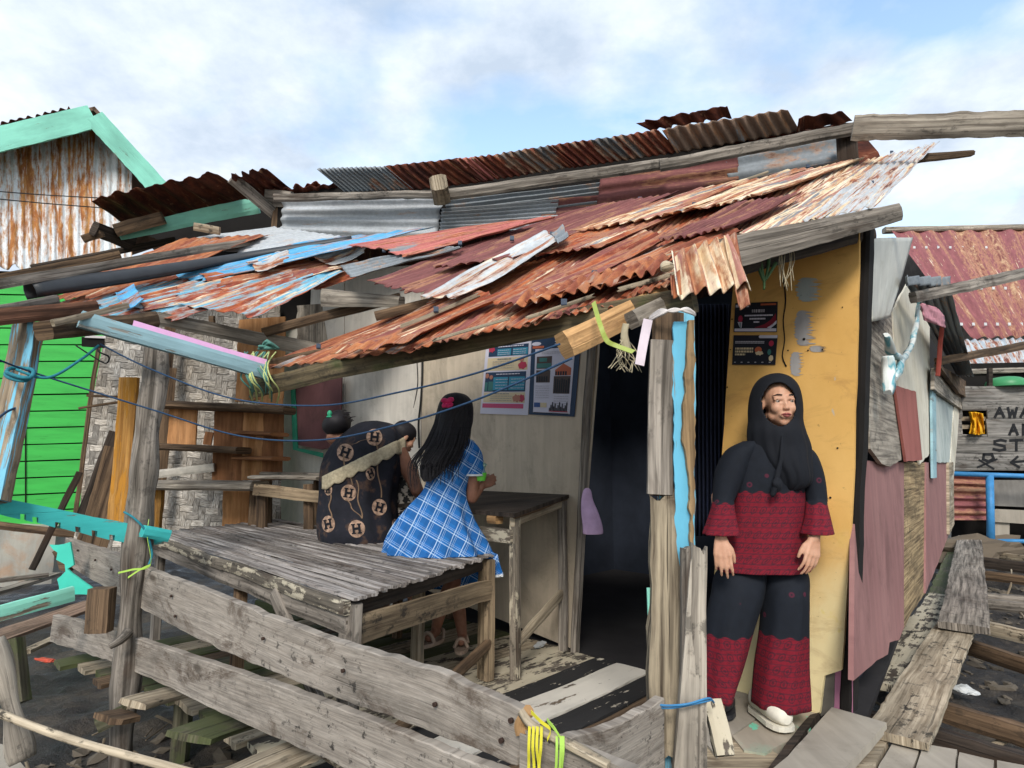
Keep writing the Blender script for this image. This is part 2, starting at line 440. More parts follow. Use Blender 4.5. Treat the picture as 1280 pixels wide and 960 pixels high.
m_blackp = wood('wood_blackpaint', '#9a9080', '#cfc6b4', paint='#2c2b2b', pamt=.82, mould=.3, stain=.2, pscale=(7, 14, 1))
m_whitep = wood('wood_whitepaint', '#5a5046', '#8a7d6c', paint='#ccc6ba', pamt=.85, mould=.8, stain=.5, pscale=(5, 9, 1))
m_peel = wood('wood_palepeel', '#4a443c', '#8a8072', paint='#b3a994', pamt=.42, mould=.8, stain=.6, pscale=(6, 14, 1))
m_whiteb = wood('wood_whitepeel', '#3a352f', '#6a6258', paint='#b8ae98', pamt=.6, mould=.9, stain=.5, pscale=(7, 12, 1))
m_floorb = wood('wood_floor', '#7a6c5a', '#aca090', mould=.5, paint='#5fb894', pamt=.42, pscale=(3, 5, 1))
m_floor = wood('wood_floorgrey', '#857a6c', '#b3a999', mould=.35, grain=20, stain=.25, crack=.2)

r_maroon = rust('sheet_maroon', '#7a4c4a', 1.2, .26, cream=0.05, rd='#3a211f', rm='#6b4038', ro='#8f5e4a')
r_mar2 = rust('sheet_maroon_rust', '#86504a', 1.0, .44, cream=.45, rd='#45201a', rm='#84402f', ro='#b5683e')
r_orange = rust('sheet_orange', '#8f544a', .7, .6, cream=.42, rd='#4e281c', rm='#8a4e3a', ro='#b5764c')
r_cream = rust('sheet_cream', '#a8766a', .6, .36, cream=.72, rd='#4d2c26', rm='#8c5640', ro='#b98058', streak=(1.0, 14, 1))
r_blue = rust('sheet_blue', '#5aa6d2', 1.1, .28, cream=.25, rm='#8a4a30')
r_bluer = rust('sheet_blue_rust', '#6fb0cb', .8, .42, cream=.5, rd='#4e2420', rm='#8c4436', ro='#b9663c', streak=(1.0, 12, 1))
r_pink = rust('sheet_pink', '#b9706a', 1.0, .3, cream=.12, rm='#8c463c', ro='#b9693c')
r_zinc = rust('sheet_zinc', None, 0, .12, cream=.0, base='#b9bec2')
r_zincw = rust('sheet_zinc_white', None, 0, .33, cream=.45, base='#c3c8cb')
r_zincd = rust('sheet_zinc_dark', None, 0, .2, cream=.0, base='#8d9499', streak=(2.5, 3, 1))
r_dark = rust('sheet_dark', '#4a2a26', .7, .75, cream=0, rd='#241210', rm='#4a251c', ro='#6e3a26', base='#77706c')
r_under = rust('sheet_underside', '#6c6864', .35, .48, cream=.1, rd='#3a1f1a', rm='#66342a', ro='#8c4f38', base='#6e7276', streak=(1.1, 5, 1))
r_gable = rust('gable_white_rust', '#e6ecef', 1.2, .42, cream=.0, rd='#7a4a2c', rm='#a56a3c', ro='#c9975c', streak=(.5, 11, 1))
r_farroof = rust('far_roof', '#8a5456', 1.1, .3, cream=.25, rd='#5a3230', rm='#7d4a44', ro='#c0a07c', streak=(.12, 5, 1))
r_farzinc = rust('far_zinc', None, 0, .38, cream=.3, base='#c0cad0')

m_wall = wallmat('wall_plaster_ply', '#b3a592', '#cfc0a9', stain='#5d564c', samt=.45)
m_wall2 = wallmat('wall_ply_light', '#bab4aa', '#d3cdc2', stain='#6d665c', samt=.4)
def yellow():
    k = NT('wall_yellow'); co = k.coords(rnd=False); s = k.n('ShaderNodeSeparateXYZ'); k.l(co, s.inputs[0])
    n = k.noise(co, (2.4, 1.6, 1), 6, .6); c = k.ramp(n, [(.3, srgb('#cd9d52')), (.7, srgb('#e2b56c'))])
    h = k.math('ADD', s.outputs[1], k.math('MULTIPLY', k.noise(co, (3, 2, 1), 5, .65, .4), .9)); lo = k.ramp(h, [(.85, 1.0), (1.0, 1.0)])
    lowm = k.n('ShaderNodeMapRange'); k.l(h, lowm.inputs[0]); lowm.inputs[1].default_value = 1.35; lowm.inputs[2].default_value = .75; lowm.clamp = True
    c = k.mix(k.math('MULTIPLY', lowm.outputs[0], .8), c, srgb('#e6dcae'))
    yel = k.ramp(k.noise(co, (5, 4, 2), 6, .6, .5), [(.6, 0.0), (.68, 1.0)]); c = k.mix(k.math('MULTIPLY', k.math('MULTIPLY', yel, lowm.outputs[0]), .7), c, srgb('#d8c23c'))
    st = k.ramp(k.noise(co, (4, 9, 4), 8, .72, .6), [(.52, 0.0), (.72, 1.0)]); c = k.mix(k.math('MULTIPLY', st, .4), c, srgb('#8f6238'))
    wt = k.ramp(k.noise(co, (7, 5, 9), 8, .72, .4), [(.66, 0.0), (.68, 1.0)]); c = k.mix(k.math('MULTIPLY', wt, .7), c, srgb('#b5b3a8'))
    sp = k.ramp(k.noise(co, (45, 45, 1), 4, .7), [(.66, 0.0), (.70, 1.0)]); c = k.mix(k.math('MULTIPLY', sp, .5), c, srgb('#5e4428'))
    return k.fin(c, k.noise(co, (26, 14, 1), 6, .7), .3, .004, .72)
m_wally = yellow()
m_wallmar = wallmat('wall_maroon', '#5a3c3e', '#7a5252', stain='#3a2a2a', samt=.5)
m_wallpink = wallmat('wall_pink', '#875f5d', '#a07773', stain='#5e4240', samt=.55, peel='#5b4a42', peelamt=.05)
m_stone = wallmat('stone_plaster', '#8b8982', '#b6b3a8', stain='#b27a45', samt=.6, sc=1.3)
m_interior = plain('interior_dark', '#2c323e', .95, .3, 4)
m_green = NT('green_paint'); _co = m_green.coords(rnd=False)
_c = m_green.mix(1.0, srgb('#3cb04a'), m_green.ramp(m_green.noise(_co, (2, 14, 1), 6, .6), [(.3, .8), (.6, 1.05)]), 'MULTIPLY')
_s = m_green.ramp(m_green.noise(_co, (5, 40, 1), 5, .7, .4), [(.63, 0.0), (.68, 1.0)])
m_green = m_green.fin(m_green.mix(m_green.math('MULTIPLY', _s, .55), _c, srgb('#1f7a2c')), m_green.noise(_co, (4, 60, 1), 5), .3, .003, .6)
m_plastic = plain('white_plastic', '#c9cac5', .45, .2, 6)
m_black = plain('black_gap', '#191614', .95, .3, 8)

# ================================================================ ground
def mud_mat():
    k = NT('mud'); co = k.coords('Object', rnd=False)
    n = k.noise(co, (1, 1, 1), 9, .7, .3, 2.2); c = k.ramp(n, [(.3, srgb('#1c1b1c')), (.5, srgb('#3a3633')), (.68, srgb('#5e564c'))])
    f = k.noise(co, (1, 1, 1), 6, .75, .2, 30); sp = k.ramp(f, [(.62, 0.0), (.7, 1.0)])
    c = k.mix(k.math('MULTIPLY', sp, .5), c, srgb('#8d857a'))
    return k.fin(c, k.math('ADD', k.math('MULTIPLY', n, 2.5), f), .8, .03, k.ramp(n, [(.35, .3), (.6, .85)]))
m_mud = mud_mat()
def dirt_mat():
    k = NT('dirt'); co = k.coords('Object', rnd=False)
    n = k.noise(co, (1, 1, 1), 8, .65, 0, .25); return k.fin(k.ramp(n, [(.3, srgb('#3b352f')), (.7, srgb('#6d6355'))]), n, .4, .05)
MUDZ = -.48
bm = bmesh.new(); bmesh.ops.create_grid(bm, x_segments=2, y_segments=2, size=900)
g = link('ground', bm, dirt_mat()); g.location = (0, 800, MUDZ-.12); tag(g, kind='structure')
bm = bmesh.new(); NX, NY = 230, 170; gv = []
for j in range(NY+1):
    for i in range(NX+1):
        x = -9+i/NX*21; y = .3+(j/NY)**1.5*15
        h = .07*fbm((x*1.1, y*1.1, 0), 1, 3)+.035*fbm((x*6, y*6, 3), 1, 4)+.012*fbm((x*22, y*22, 1), 1, 2)
        e = min(1, (12-x)/2, (x+9)/2, (15.3-y)/2); gv.append(bm.verts.new((x, y, MUDZ+h-.25*(1-max(0, e)))))
for j in range(NY):
    for i in range(NX):
        a = j*(NX+1)+i; f = bm.faces.new((gv[a], gv[a+1], gv[a+NX+2], gv[a+NX+1])); f.smooth = True
tag(link('mud', bm, m_mud), kind='structure')

# ================================================================ main shack
W1 = Wall((.40, 3.88), (1.43, 2.853))
_k = W1.px(527, 600); W1L = Wall((_k.x, _k.y), tuple(at(345, 600, 6.0))[:2])
_c0 = W1.px(1057, 600); W2 = Wall((_c0.x, _c0.y), tuple(at(1192, 600, 8.0))[:2])
W2.n = V((W2.u.y, -W2.u.x, 0)); 
if W2.n.x < 0: W2.n = -W2.n
shack = thing('wooden_shack', 'patched wooden shack with yellow doorway wall and torn rusty metal roof', 'house', (1.2, 3.4, 0))
def wpan(name, pts, wall, off, t, mat, parent=shack, **k):
    return slab(name, [wall.px(x, y, off) for x, y in pts], wall.n, t, mat, parent, **k)
# posters wall, four boards
wpan('wall_panel', [(527, 330), (752, 330), (747, 440), (718, 812), (527, 735)], W1, 0, .02, m_wall, jit=.003, sub=.2)
wpan('wall_panel', [(431, 340), (526, 330), (526, 733), (431, 690)], W1L, 0, .02, m_wall2, jit=.002, sub=.2)
wpan('wall_panel', [(345, 360), (430, 340), (430, 690), (345, 650)], W1L, .006, .02, m_wall2, jit=.002, sub=.2)
wpan('wall_panel', [(366, 478), (427, 470), (424, 556), (402, 562), (371, 556)], W1L, .08, .015, m_wallmar, jit=.006, sub=.1)
wpan('wall_batten', [(363, 478), (368, 478), (372, 560), (403, 566), (403, 572), (366, 562)], W1L, .09, .012, plain('green_batten', '#2f8f70', .7))
# door jamb
def wpost(name, a, b, w, t, wall, off, mat, par=shack, **k):
    A = wall.px(a[0], a[1], off); B = wall.px(b[0], b[1], off); wm = w*A.y/FPX
    return plank(name, A, B, wm, t, mat, par, side=wall.u, **k)
wpost('door_frame', (743, 360), (718, 815), 8, .05, W1, .03, m_grey)
# yellow wall
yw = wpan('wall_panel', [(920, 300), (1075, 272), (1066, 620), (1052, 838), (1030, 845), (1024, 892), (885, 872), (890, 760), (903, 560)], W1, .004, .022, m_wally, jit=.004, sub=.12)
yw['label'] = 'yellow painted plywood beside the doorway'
wpan('wall_panel', [(1024, 838), (1043, 834), (1042, 884), (1026, 896), (1022, 870)], W1, -.02, .02, plain('grey_board', '#5f5b55', .9))
wpan('wall_panel', [(1041, 820), (1066, 815), (1066, 892), (1041, 888)], W1, -.03, .02, wallmat('wall_purple', '#8a5a72', '#a8728a', stain='#6a5a52'))
wpost('corner_post', (1082, 284), (1060, 885), 17, .09, W1, -.07, m_black)
# torn paper patches, crack on the yellow wall
m_paper = wallmat('torn_paper', '#8f8c8a', '#a8a5a3', stain='#6a6866')
m_paperb = wallmat('torn_paper_blue', '#9aa8a8', '#b4b2a8', stain='#6f8f94')
def ragpx(cx, cy, w, h, s, n=80, rx=.9):
    P = []
    for i in range(n):
        a = 2*math.pi*i/n; q = .9+rx*fbm((math.cos(a)*3+s, math.sin(a)*9, s), 1.6, 5)*abs(math.cos(a))+.3*fbm((math.cos(a)*3+s, math.sin(a)*3, s), 1.3, 3)
        P.append((cx+w/2*math.cos(a)*q, cy+h/2*math.sin(a)*q*1.0))
    return P
def strip_px(cx, cy, w, h, s, n=60):
    L, R = [], []
    for i in range(n+1):
        t = i/n; y = cy-h/2+h*t; env = math.sqrt(max(0, 1-(2*t-1)**2))*.6+.4
        L.append((cx-w*.5*(.75*env+.22*fbm((s, t*14, 1), 1, 4)), y)); R.append((cx+w*.5*max(-.4, .42*env+.95*fbm((s+4, t*26, 2), 1, 4)), y+.6*fbm((s, t*30, 0))))
    return L+R[::-1]
for cx, cy, w, h, s, mm in ((1012, 362, 44, 30, 3, m_paperb), (1006, 410, 34, 44, 8, m_paper), (996, 455, 22, 30, 5, m_paper), (1015, 306, 14, 10, 9, m_paperb), (1022, 436, 26, 8, 1, m_paper)):
    wpan('torn_paper', strip_px(cx, cy, w, h, s), W1, .006, .002, mm)
m_hole = plain('hole_black', '#1b1613', .95)
tube('wall_crack', [W1.px(x, y, .006) for x, y in ((981, 300), (979, 340), (982, 375), (979, 400), (981, 425), (978, 445), (983, 458))], .0035, m_hole, shack, n=5, sub=3, knob=.6)
bm = bmesh.new()
for x, y, r in ((1005, 424, .007), (985, 438, .004), (1010, 438, .004), (1028, 437, .004), (1053, 384, .003), (915, 399, .004), (913, 437, .003), (909, 484, .004), (1047, 560, .004), (1038, 622, .005)):
    add_tube(bm, [W1.px(x, y, .0035), W1.px(x, y, .008)], r, n=8, sub=1)
link('nail_holes', bm, m_hole, shack)
# door curtain (inside right) and dark room
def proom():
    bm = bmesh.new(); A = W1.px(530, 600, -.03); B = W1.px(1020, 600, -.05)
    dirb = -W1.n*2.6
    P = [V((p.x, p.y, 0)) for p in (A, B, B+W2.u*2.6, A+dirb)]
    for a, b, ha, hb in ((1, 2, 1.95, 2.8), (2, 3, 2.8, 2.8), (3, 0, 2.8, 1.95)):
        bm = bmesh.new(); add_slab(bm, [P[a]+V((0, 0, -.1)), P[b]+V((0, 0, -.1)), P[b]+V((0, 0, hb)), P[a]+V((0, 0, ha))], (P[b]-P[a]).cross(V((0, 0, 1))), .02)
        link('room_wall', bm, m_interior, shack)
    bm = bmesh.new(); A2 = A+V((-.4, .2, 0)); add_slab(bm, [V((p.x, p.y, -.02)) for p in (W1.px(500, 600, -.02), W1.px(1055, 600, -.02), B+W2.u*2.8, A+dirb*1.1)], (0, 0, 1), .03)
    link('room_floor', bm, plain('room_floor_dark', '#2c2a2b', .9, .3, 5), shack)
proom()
cur = plain('curtain_navy', '#20263a', .9, .3, 8)
bm = bmesh.new(); uvl = bm.loops.layers.uv.verify(); rows = []
for i in range(14):
    rw = []
    for j in range(60):
        x = 868+45*j/59; y = 380+290*i/13; p = W1.px(x, y, -.22+.025*math.sin(j*.95+.5*math.sin(i*.3))); rw.append(bm.verts.new(p))
    rows.append(rw)
for i in range(13):
    for j in range(59):
        f = bm.faces.new((rows[i][j], rows[i][j+1], rows[i+1][j+1], rows[i+1][j])); f.smooth = True
o = link('door_curtain', bm, cur); solid(o, .004); tag(o, 'dark navy curtain hanging in the open doorway behind the yellow wall', 'curtain')
# ---- side wall (right), many scraps
side_m = {'white': m_plastic, 'cream': wallmat('scrap_cream', '#c9c2ae', '#dcd7c8', stain='#9a8c70', samt=.4), 'grey': m_greyl}
def spl(pts, off, t, mat, label=None, name='side_panel', **k):
    k.setdefault('jit', .008); k.setdefault('sub', .12)
    o = wpan(name, pts, W2, off, t, mat, **k)
    if label: o['label'] = label
    return o
spl([(1085, 300), (1200, 480), (1188, 640), (1070, 820)], -.16, .02, m_black, name='side_frame')
spl([(1069, 575), (1130, 578), (1130, 784), (1124, 800), (1112, 803), (1110, 818), (1096, 826), (1067, 851)], .02, .02, m_wallpink, 'dusty pink plywood with ragged foot', jit=.003)
spl([(1128, 578), (1159, 579), (1156, 742), (1140, 765), (1128, 790)], .012, .03, wood('wood_rotten', '#5f4c34', '#b79f78', mould=.5, crack=.9, grain=60), 'split bare wood strip')
spl([(1158, 578), (1191, 580), (1187, 665), (1174, 700), (1157, 742)], .025, .02, m_wallpink)
spl([(1083, 400), (1114, 390), (1120, 480), (1127, 575), (1113, 583), (1102, 580), (1088, 560), (1082, 480)], .05, .02, m_greyl, 'grey weathered plank with split foot', name='side_board')
spl([(1116, 390), (1136, 352), (1150, 368), (1162, 400), (1163, 566), (1150, 580), (1140, 520), (1120, 480)], .03, .015, side_m['cream'], 'cream cloth panel', name='side_cloth', jit=.015)
spl([(1119, 482), (1145, 490), (1153, 575), (1133, 577)], .07, .015, wallmat('scrap_maroon', '#8a4f48', '#a5655c', stain='#5a302c'), 'maroon board', name='side_board')
spl([(1163, 480), (1196, 494), (1191, 578), (1164, 578)], .04, .015, wallmat('scrap_white', '#a9b3b0', '#c3cac4', stain='#6d8580', samt=.6), 'pale board with grey marks', name='side_board')
spl([(1168, 459), (1209, 492), (1206, 514), (1168, 487)], .09, .03, m_greyl, name='side_board')
spl([(1165, 486), (1170, 487), (1171, 597), (1167, 598)], .06, .02, m_bluegrey, name='side_batten')
spl([(1193, 500), (1200, 502), (1197, 545), (1192, 600), (1188, 640), (1187, 600)], .05, .02, side_m['cream'], name='side_batten')
spl([(1186, 578), (1192, 578), (1193, 655), (1187, 668)], .05, .03, m_tan, name='side_batten')
# plastic sheet hanging from the corner
def cloth_px(name, grid, dfun, mat, parent=None, t=.004, wob=.02, nsub=10, seed=0, **kw):
    """grid: rows of pixel points; draped surface with folds"""
    bm = bmesh.new(); uvl = bm.loops.layers.uv.verify(); R = len(grid); C = len(grid[0]); rows = []
    NI = (R-1)*nsub; NJ = (C-1)*nsub
    for i in range(NI+1):
        a = min(int(i/nsub), R-2); fa = i/nsub-a; rw = []
        for j in range(NJ+1):
            b = min(int(j/nsub), C-2); fb = j/nsub-b
            x = (grid[a][b][0]*(1-fb)+grid[a][b+1][0]*fb)*(1-fa)+(grid[a+1][b][0]*(1-fb)+grid[a+1][b+1][0]*fb)*fa
            y = (grid[a][b][1]*(1-fb)+grid[a][b+1][1]*fb)*(1-fa)+(grid[a+1][b][1]*(1-fb)+grid[a+1][b+1][1]*fb)*fa
            p = dfun(x, y); d = (p-CAMP).normalized()
            p = p+d*(wob*fbm((j/NJ*5+seed, i/NI*1.6, seed), 1, 3))
            rw.append(bm.verts.new(p))
        rows.append(rw)
    for i in range(NI):
        for j in range(NJ):
            f = bm.faces.new((rows[i][j], rows[i][j+1], rows[i+1][j+1], rows[i+1][j])); f.smooth = True
            for lp, (si, sj) in zip(f.loops, ((i, j), (i, j+1), (i+1, j+1), (i+1, j))): lp[uvl].uv = (sj/NJ, si/NI)
    o = link(name, bm, mat, parent); solid(o, t); return o
o = cloth_px('plastic_sheet', [[(1085, 298), (1112, 297), (1141, 297)], [(1086, 350), (1108, 350), (1127, 348)], [(1090, 402), (1100, 400), (1112, 397)]], lambda x, y: W2.px(x, y, .1), wallmat('plastic_dull', '#a5a59a', '#c6c5ba', stain='#7d7458', samt=.35, rough=.5), wob=.05, seed=3)
tag(o, 'translucent dirty white plastic sheet hanging at the shack corner under the eave', 'plastic sheet')
m_rag = NT('rag'); _co = m_rag.coords(); m_rag = m_rag.fin(m_rag.ramp(m_rag.noise(_co, (3, 6, 1), 3), [(.46, srgb('#d5dad6')), (.5, srgb('#5fa3b0')), (.56, srgb('#c9d6d4'))]), None, rough=.8)
bm = bmesh.new()
for pts, r in (([(1150, 365), (1146, 400), (1140, 430), (1126, 452)], .016), ([(1108, 418), (1116, 440), (1128, 452)], .018), ([(1126, 448), (1122, 462), (1118, 474)], .022), ([(1110, 445), (1112, 465), (1110, 490)], .024)):
    add_tube(bm, [W2.px(x, y, .14) for x, y in pts], lambda s, r=r: r*(.5+.6*math.sin(math.pi*(.15+.7*s))), n=10, knob=.7)
tag(link('twisted_rag', bm, m_rag), 'twisted white and blue rag knotted on the side wall', 'rag')
# small awning on the side wall
sheet('awning_sheet', [W2.px(1130, 352, .1), W2.px(1196, 470, .05), at(1216, 470, 7.0), at(1183, 348, 4.6)], 5, .018, r_zincd, shack, rag=(.02, .02))
sheet('awning_sheet', [at(1128, 345, 3.9), at(1130, 356, 3.9), at(1184, 358, 4.6), at(1184, 346, 4.6)], 4, .02, r_zincd, shack, rag=(.0, .0), nu=4)
pplank('awning_beam', (1140, 372, 4.2), (1280, 342, 5.5), 14, .05, m_grey, shack)
pplank('awning_beam', (1172, 452, 6.0), (1280, 432, 6.8), 10, .06, m_brown, shack)
o = cloth_px('pink_cloth', [[(1150, 378), (1172, 385)], [(1155, 400), (1180, 395)], [(1160, 402), (1182, 410)]], lambda x, y: W2.px(x, y, .3), plain('pink_cloth', '#c98a94', .9, .4, 20), wob=.2, seed=5)
tag(o, 'scrap of pink cloth tucked under the little side awning', 'cloth')
pplank('awning_post', (1178, 400, 5.4), (1172, 470, 5.4), 5, .03, plain('red_strip', '#8a3b30'), shack)
o = spl([(1173, 455), (1210, 478), (1214, 500), (1200, 492)], .15, .04, m_brown, name='side_board')

# ================================================================ upper wall + ridge
def dU(x): # depth of the clerestory wall at pixel column
    t = (x-350)/710; return 1/(1/4.9+(1/3.9-1/4.9)*t)
def U(x, y, o=0): return at(x, y, dU(x)-o)
m_side = r_zincd
def usheet(L, waves, mat, o=.0, **k):   # L: TL, TR, BR, BL pixels, corrugations run sideways
    a, b, c, d = L
    k.setdefault('amp', .014); amp = k.pop('amp')
    return sheet('wall_sheet', [U(*a, o), U(*b, o), U(*c, o), U(*d, o)], waves, amp, mat, shack, rag=(.01, .02), bump=.008, **k)
plank('upper_wall_back', U(340, 275, -.06), U(1075, 190, -.06), .42, .02, m_black, shack, side=(0, 0, 1))
usheet([(352, 252), (555, 248), (548, 300), (350, 292)], 3.5, r_zinc, tear=.02)
usheet([(556, 252), (760, 228), (760, 262), (556, 290)], 6, r_zincd)
usheet([(552, 262), (700, 250), (700, 286), (548, 292)], 7, r_zinc, o=.02)
usheet([(750, 216), (925, 194), (925, 234), (745, 256)], 2.5, r_maroon, o=.03)
usheet([(690, 250), (940, 228), (935, 250), (660, 290)], 2, r_maroon, o=.01)
usheet([(905, 200), (1052, 170), (1055, 210), (910, 232)], 1.6, r_zincd, o=.015)
usheet([(920, 226), (1052, 200), (1055, 222), (915, 248)], 1.5, r_under, o=.01)
pplank('wall_plate', (345, 247, 4.72), (560, 243, 4.42), 10, .08, m_grey, shack)
pplank('wall_plate', (560, 243, 4.36), (835, 205, 3.98), 14, .08, m_grey, shack)
pplank('wall_plate', (825, 208, 3.95), (1072, 160, 3.66), 15, .08, m_grey, shack, rough=.1)
pplank('purlin_end', (548, 228, 3.9), (552, 248, 4.4), 22, .1, m_tan, shack)
pplank('ridge_beam', (1066, 160, 3.5), (1420, 152, 3.0), 30, .1, m_greyl, shack, rough=.12, seg=40)
pplank('beam_end', (1057, 165, 3.75), (1062, 215, 3.75), 24, .08, m_dark, shack)
pplank('beam_end', (1140, 200, 4.0), (1217, 192, 4.0), (12, 8), .04, m_brown, shack, ragged=.06)
slab('roof_scrap', [at(x, y, 3.9) for x, y in ((1060, 170), (1085, 175), (1098, 190), (1104, 205), (1080, 215), (1060, 215))], (0, -1, 0), .04, r_dark, shack)
# overhanging sheets of the upper roof, seen from below
def osheet(a, b, c, d, waves, mat, off=.0, **k): # a,b: base left/right on the plate; c,d: outer right/left (nearer, higher)
    P = [at(*a, dU(a[0])-.02), at(*d, dU(a[0])-.14+off), at(*c, dU(b[0])-.14+off), at(*b, dU(b[0])-.02)]
    k.setdefault('rag', (0, .01)); return sheet('upper_roof_sheet', P, waves, .011, mat, shack, bump=.006, nu=14, **k)
osheet((432, 240), (518, 236), (482, 207), (396, 210), 15, r_zincd)
osheet((515, 238), (618, 226), (575, 197), (480, 207), 9, r_dark, .01)
osheet((600, 226), (625, 222), (592, 195), (570, 198), 3, r_pink, -.01)
osheet((622, 224), (722, 208), (688, 181), (588, 196), 11, r_under, .0)
osheet((718, 210), (850, 190), (822, 161), (684, 182), 14, r_under, .01)
osheet((846, 191), (1000, 164), (984, 136), (826, 160), 11, rust('sheet_beige', '#8d7768', 1.0, .25, cream=0, rm='#6b3d2c'), -.02)
osheet((818, 165), (915, 148), (908, 129), (793, 152), 5, r_dark, .04, rag=(.02, .03))
osheet((995, 165), (1066, 152), (1052, 139), (998, 146), 2.6, r_dark, .02)
# the main roof proper, falling away behind the clerestory
sheet('main_roof_sheet', [U(335, 243, 0)+V((0, 0, .03)), U(335, 243, 0)+V((-1.0, 3.4, -.5)), U(1080, 158, 0)+V((.6, 3.6, -.5)), U(1080, 158, 0)+V((0, 0, .03))], 40, .012, r_dark, shack, rag=(0, .02), per=6)

# ================================================================ lower roof
def bil(P):
    import numpy as np
    A = np.array([[1, x/1000, y/1000, x*y/1e6] for x, y, d in P]); b = np.array([1/d for x, y, d in P]); c = np.linalg.solve(A, b)
    return lambda x, y: 1/(c[0]+c[1]*x/1000+c[2]*y/1000+c[3]*x*y/1e6)
dR = bil([(330, 470, 3.45), (860, 372, 2.0), (1060, 208, 3.75), (350, 290, 4.75)])
dL = bil([(60, 395, 3.35), (310, 415, 3.75), (430, 295, 4.6), (170, 310, 4.7)])
def rsheet(a0, a1, b1, b0, mat, waves=8, lift=0, fn=None, name='roof_sheet', **k):
    """a0->a1: upper side from eave end to top end; b0->b1: lower side"""
    fn = fn or dR; P = [at(x, y, fn(x, y)) for x, y in (a0, a1, b1, b0)]
    k.setdefault('rag', (.05, .03)); k.setdefault('hole', .12); k.setdefault('bump', .014); k.setdefault('tear', .010)
    amp = k.pop('amp', .007)
    return sheet(name, P, waves, amp, mat, shack, lift=lift, **k)
# backing battens under the sheets
for a, b in (((340, 455), (900, 335)), ((470, 395), (980, 268)), ((560, 330), (1060, 225))):
    pplank('batten', (*a, dR(*a)+.05), (*b, dR(*b)+.05), 12, .04, m_brown, shack)
BASE = [((316, 463), (640, 338), (745, 300), (520, 440), r_orange, 13, .0, .12), ((505, 442), (735, 300), (850, 262), (668, 410), r_mar2, 13, .012, .16), ((650, 412), (845, 262), (945, 240), (802, 377), r_mar2, 12, .004, .16),
        ((785, 380), (935, 240), (1040, 222), (885, 345), r_mar2, 10, .014, .1), ((862, 350), (1030, 222), (1100, 203), (938, 302), r_cream, 8, .02, .1), ((920, 306), (1085, 206), (1132, 194), (1030, 284), r_cream, 6, .028, .1),
        ((1000, 290), (1116, 198), (1174, 183), (1094, 270), r_zincw, 6, .036, 0)]
for a0, a1, b1, b0, mm, wv, lf, ho in BASE: rsheet(a0, a1, b1, b0, mm, wv, lf, hole=ho, rag=(.03, .02))
TOP = [((455, 360), (745, 262), (840, 254), (545, 388), r_maroon, 11, .03, .17, .07), ((530, 348), (760, 262), (850, 250), (645, 335), r_maroon, 8, .04, .12, .05), ((640, 332), (830, 258), (925, 240), (750, 322), r_mar2, 9, .036, .1, .05),
       ((708, 304), (880, 245), (1010, 222), (855, 278), r_cream, 10, .044, .1, .05), ((840, 280), (985, 225), (1082, 208), (945, 262), r_cream, 10, .052, .08, .05), ((818, 322), (925, 268), (1005, 256), (905, 308), r_maroon, 9, .06, 0, .05),
       ((530, 388), (690, 300), (712, 312), (572, 394), r_zincw, 3, .06, 0, .04), ((692, 312), (708, 298), (716, 312), (702, 326), r_zincd, 3, .075, 0, .02), ((600, 402), (812, 300), (850, 302), (690, 392), r_mar2, 5, .045, .15, .06),
       ((430, 440), (600, 372), (650, 372), (505, 436), r_mar2, 5, .03, .15, .05), ((690, 380), (905, 290), (935, 298), (772, 374), r_orange, 4, .04, .12, .05), ((427, 337), (560, 312), (583, 312), (440, 352), r_zincd, 4, .02, 0, .02),
       ((436, 316), (640, 286), (700, 280), (507, 330), r_pink, 8, .045, .1, .05)]
for a0, a1, b1, b0, mm, wv, lf, ho, rg_ in TOP: rsheet(a0, a1, b1, b0, mm, wv, lf, hole=ho, rag=(rg_, .02), curl=.012)
# scalloped scraps along the eave and the bent hanging piece
rsheet((650, 400), (668, 380), (850, 335), (826, 362), r_orange, 11, .06, hole=0, rag=(.03, .0), nu=10, amp=.013)
rsheet((420, 455), (440, 440), (540, 425), (520, 440), r_orange, 6, .05, hole=.1, rag=(.03, .0), nu=10)
P = [at(838, 318, 2.05), at(846, 376, 1.92), at(942, 362, 1.95), at(914, 296, 2.12)]
sheet('bent_sheet', P, 5.5, .017, r_cream, shack, rag=(.0, .03), hole=.0, nu=24, bump=.02)
P = [at(904, 296, 2.1), at(922, 392, 1.93), at(938, 388, 1.94), at(920, 292, 2.12)]
sheet('bent_sheet', P, 1.2, .012, r_cream, shack, rag=(0, .03), nu=20)
P = [at(836, 345, 1.98), at(838, 376, 1.93), at(850, 374, 1.93), at(848, 340, 2.0)]
sheet('bent_sheet', P, 1, .01, r_orange, shack, rag=(0, .02), nu=12)
for (a, b, wv) in (((655, 398), (745, 368), 5), ((540, 425), (640, 398), 4), ((770, 362), (850, 340), 6), ((500, 408), (600, 368), 5), ((700, 365), (860, 312), 4), ((840, 255), (960, 215), 3)):
    pplank('loose_batten', (*a, dR(*a)-.1), (*b, dR(*b)-.1), wv, .012, m_tan, shack, ragged=.03)
tube('foam_lump', [at(826, 336, 1.95), at(833, 334, 1.95), at(840, 333, 1.97)], lambda s: .016*math.sin(math.pi*(.15+.7*s)), wood('foam_cream', '#a08c70', '#cfc0a4', mould=.4), shack, n=12, knob=.6)
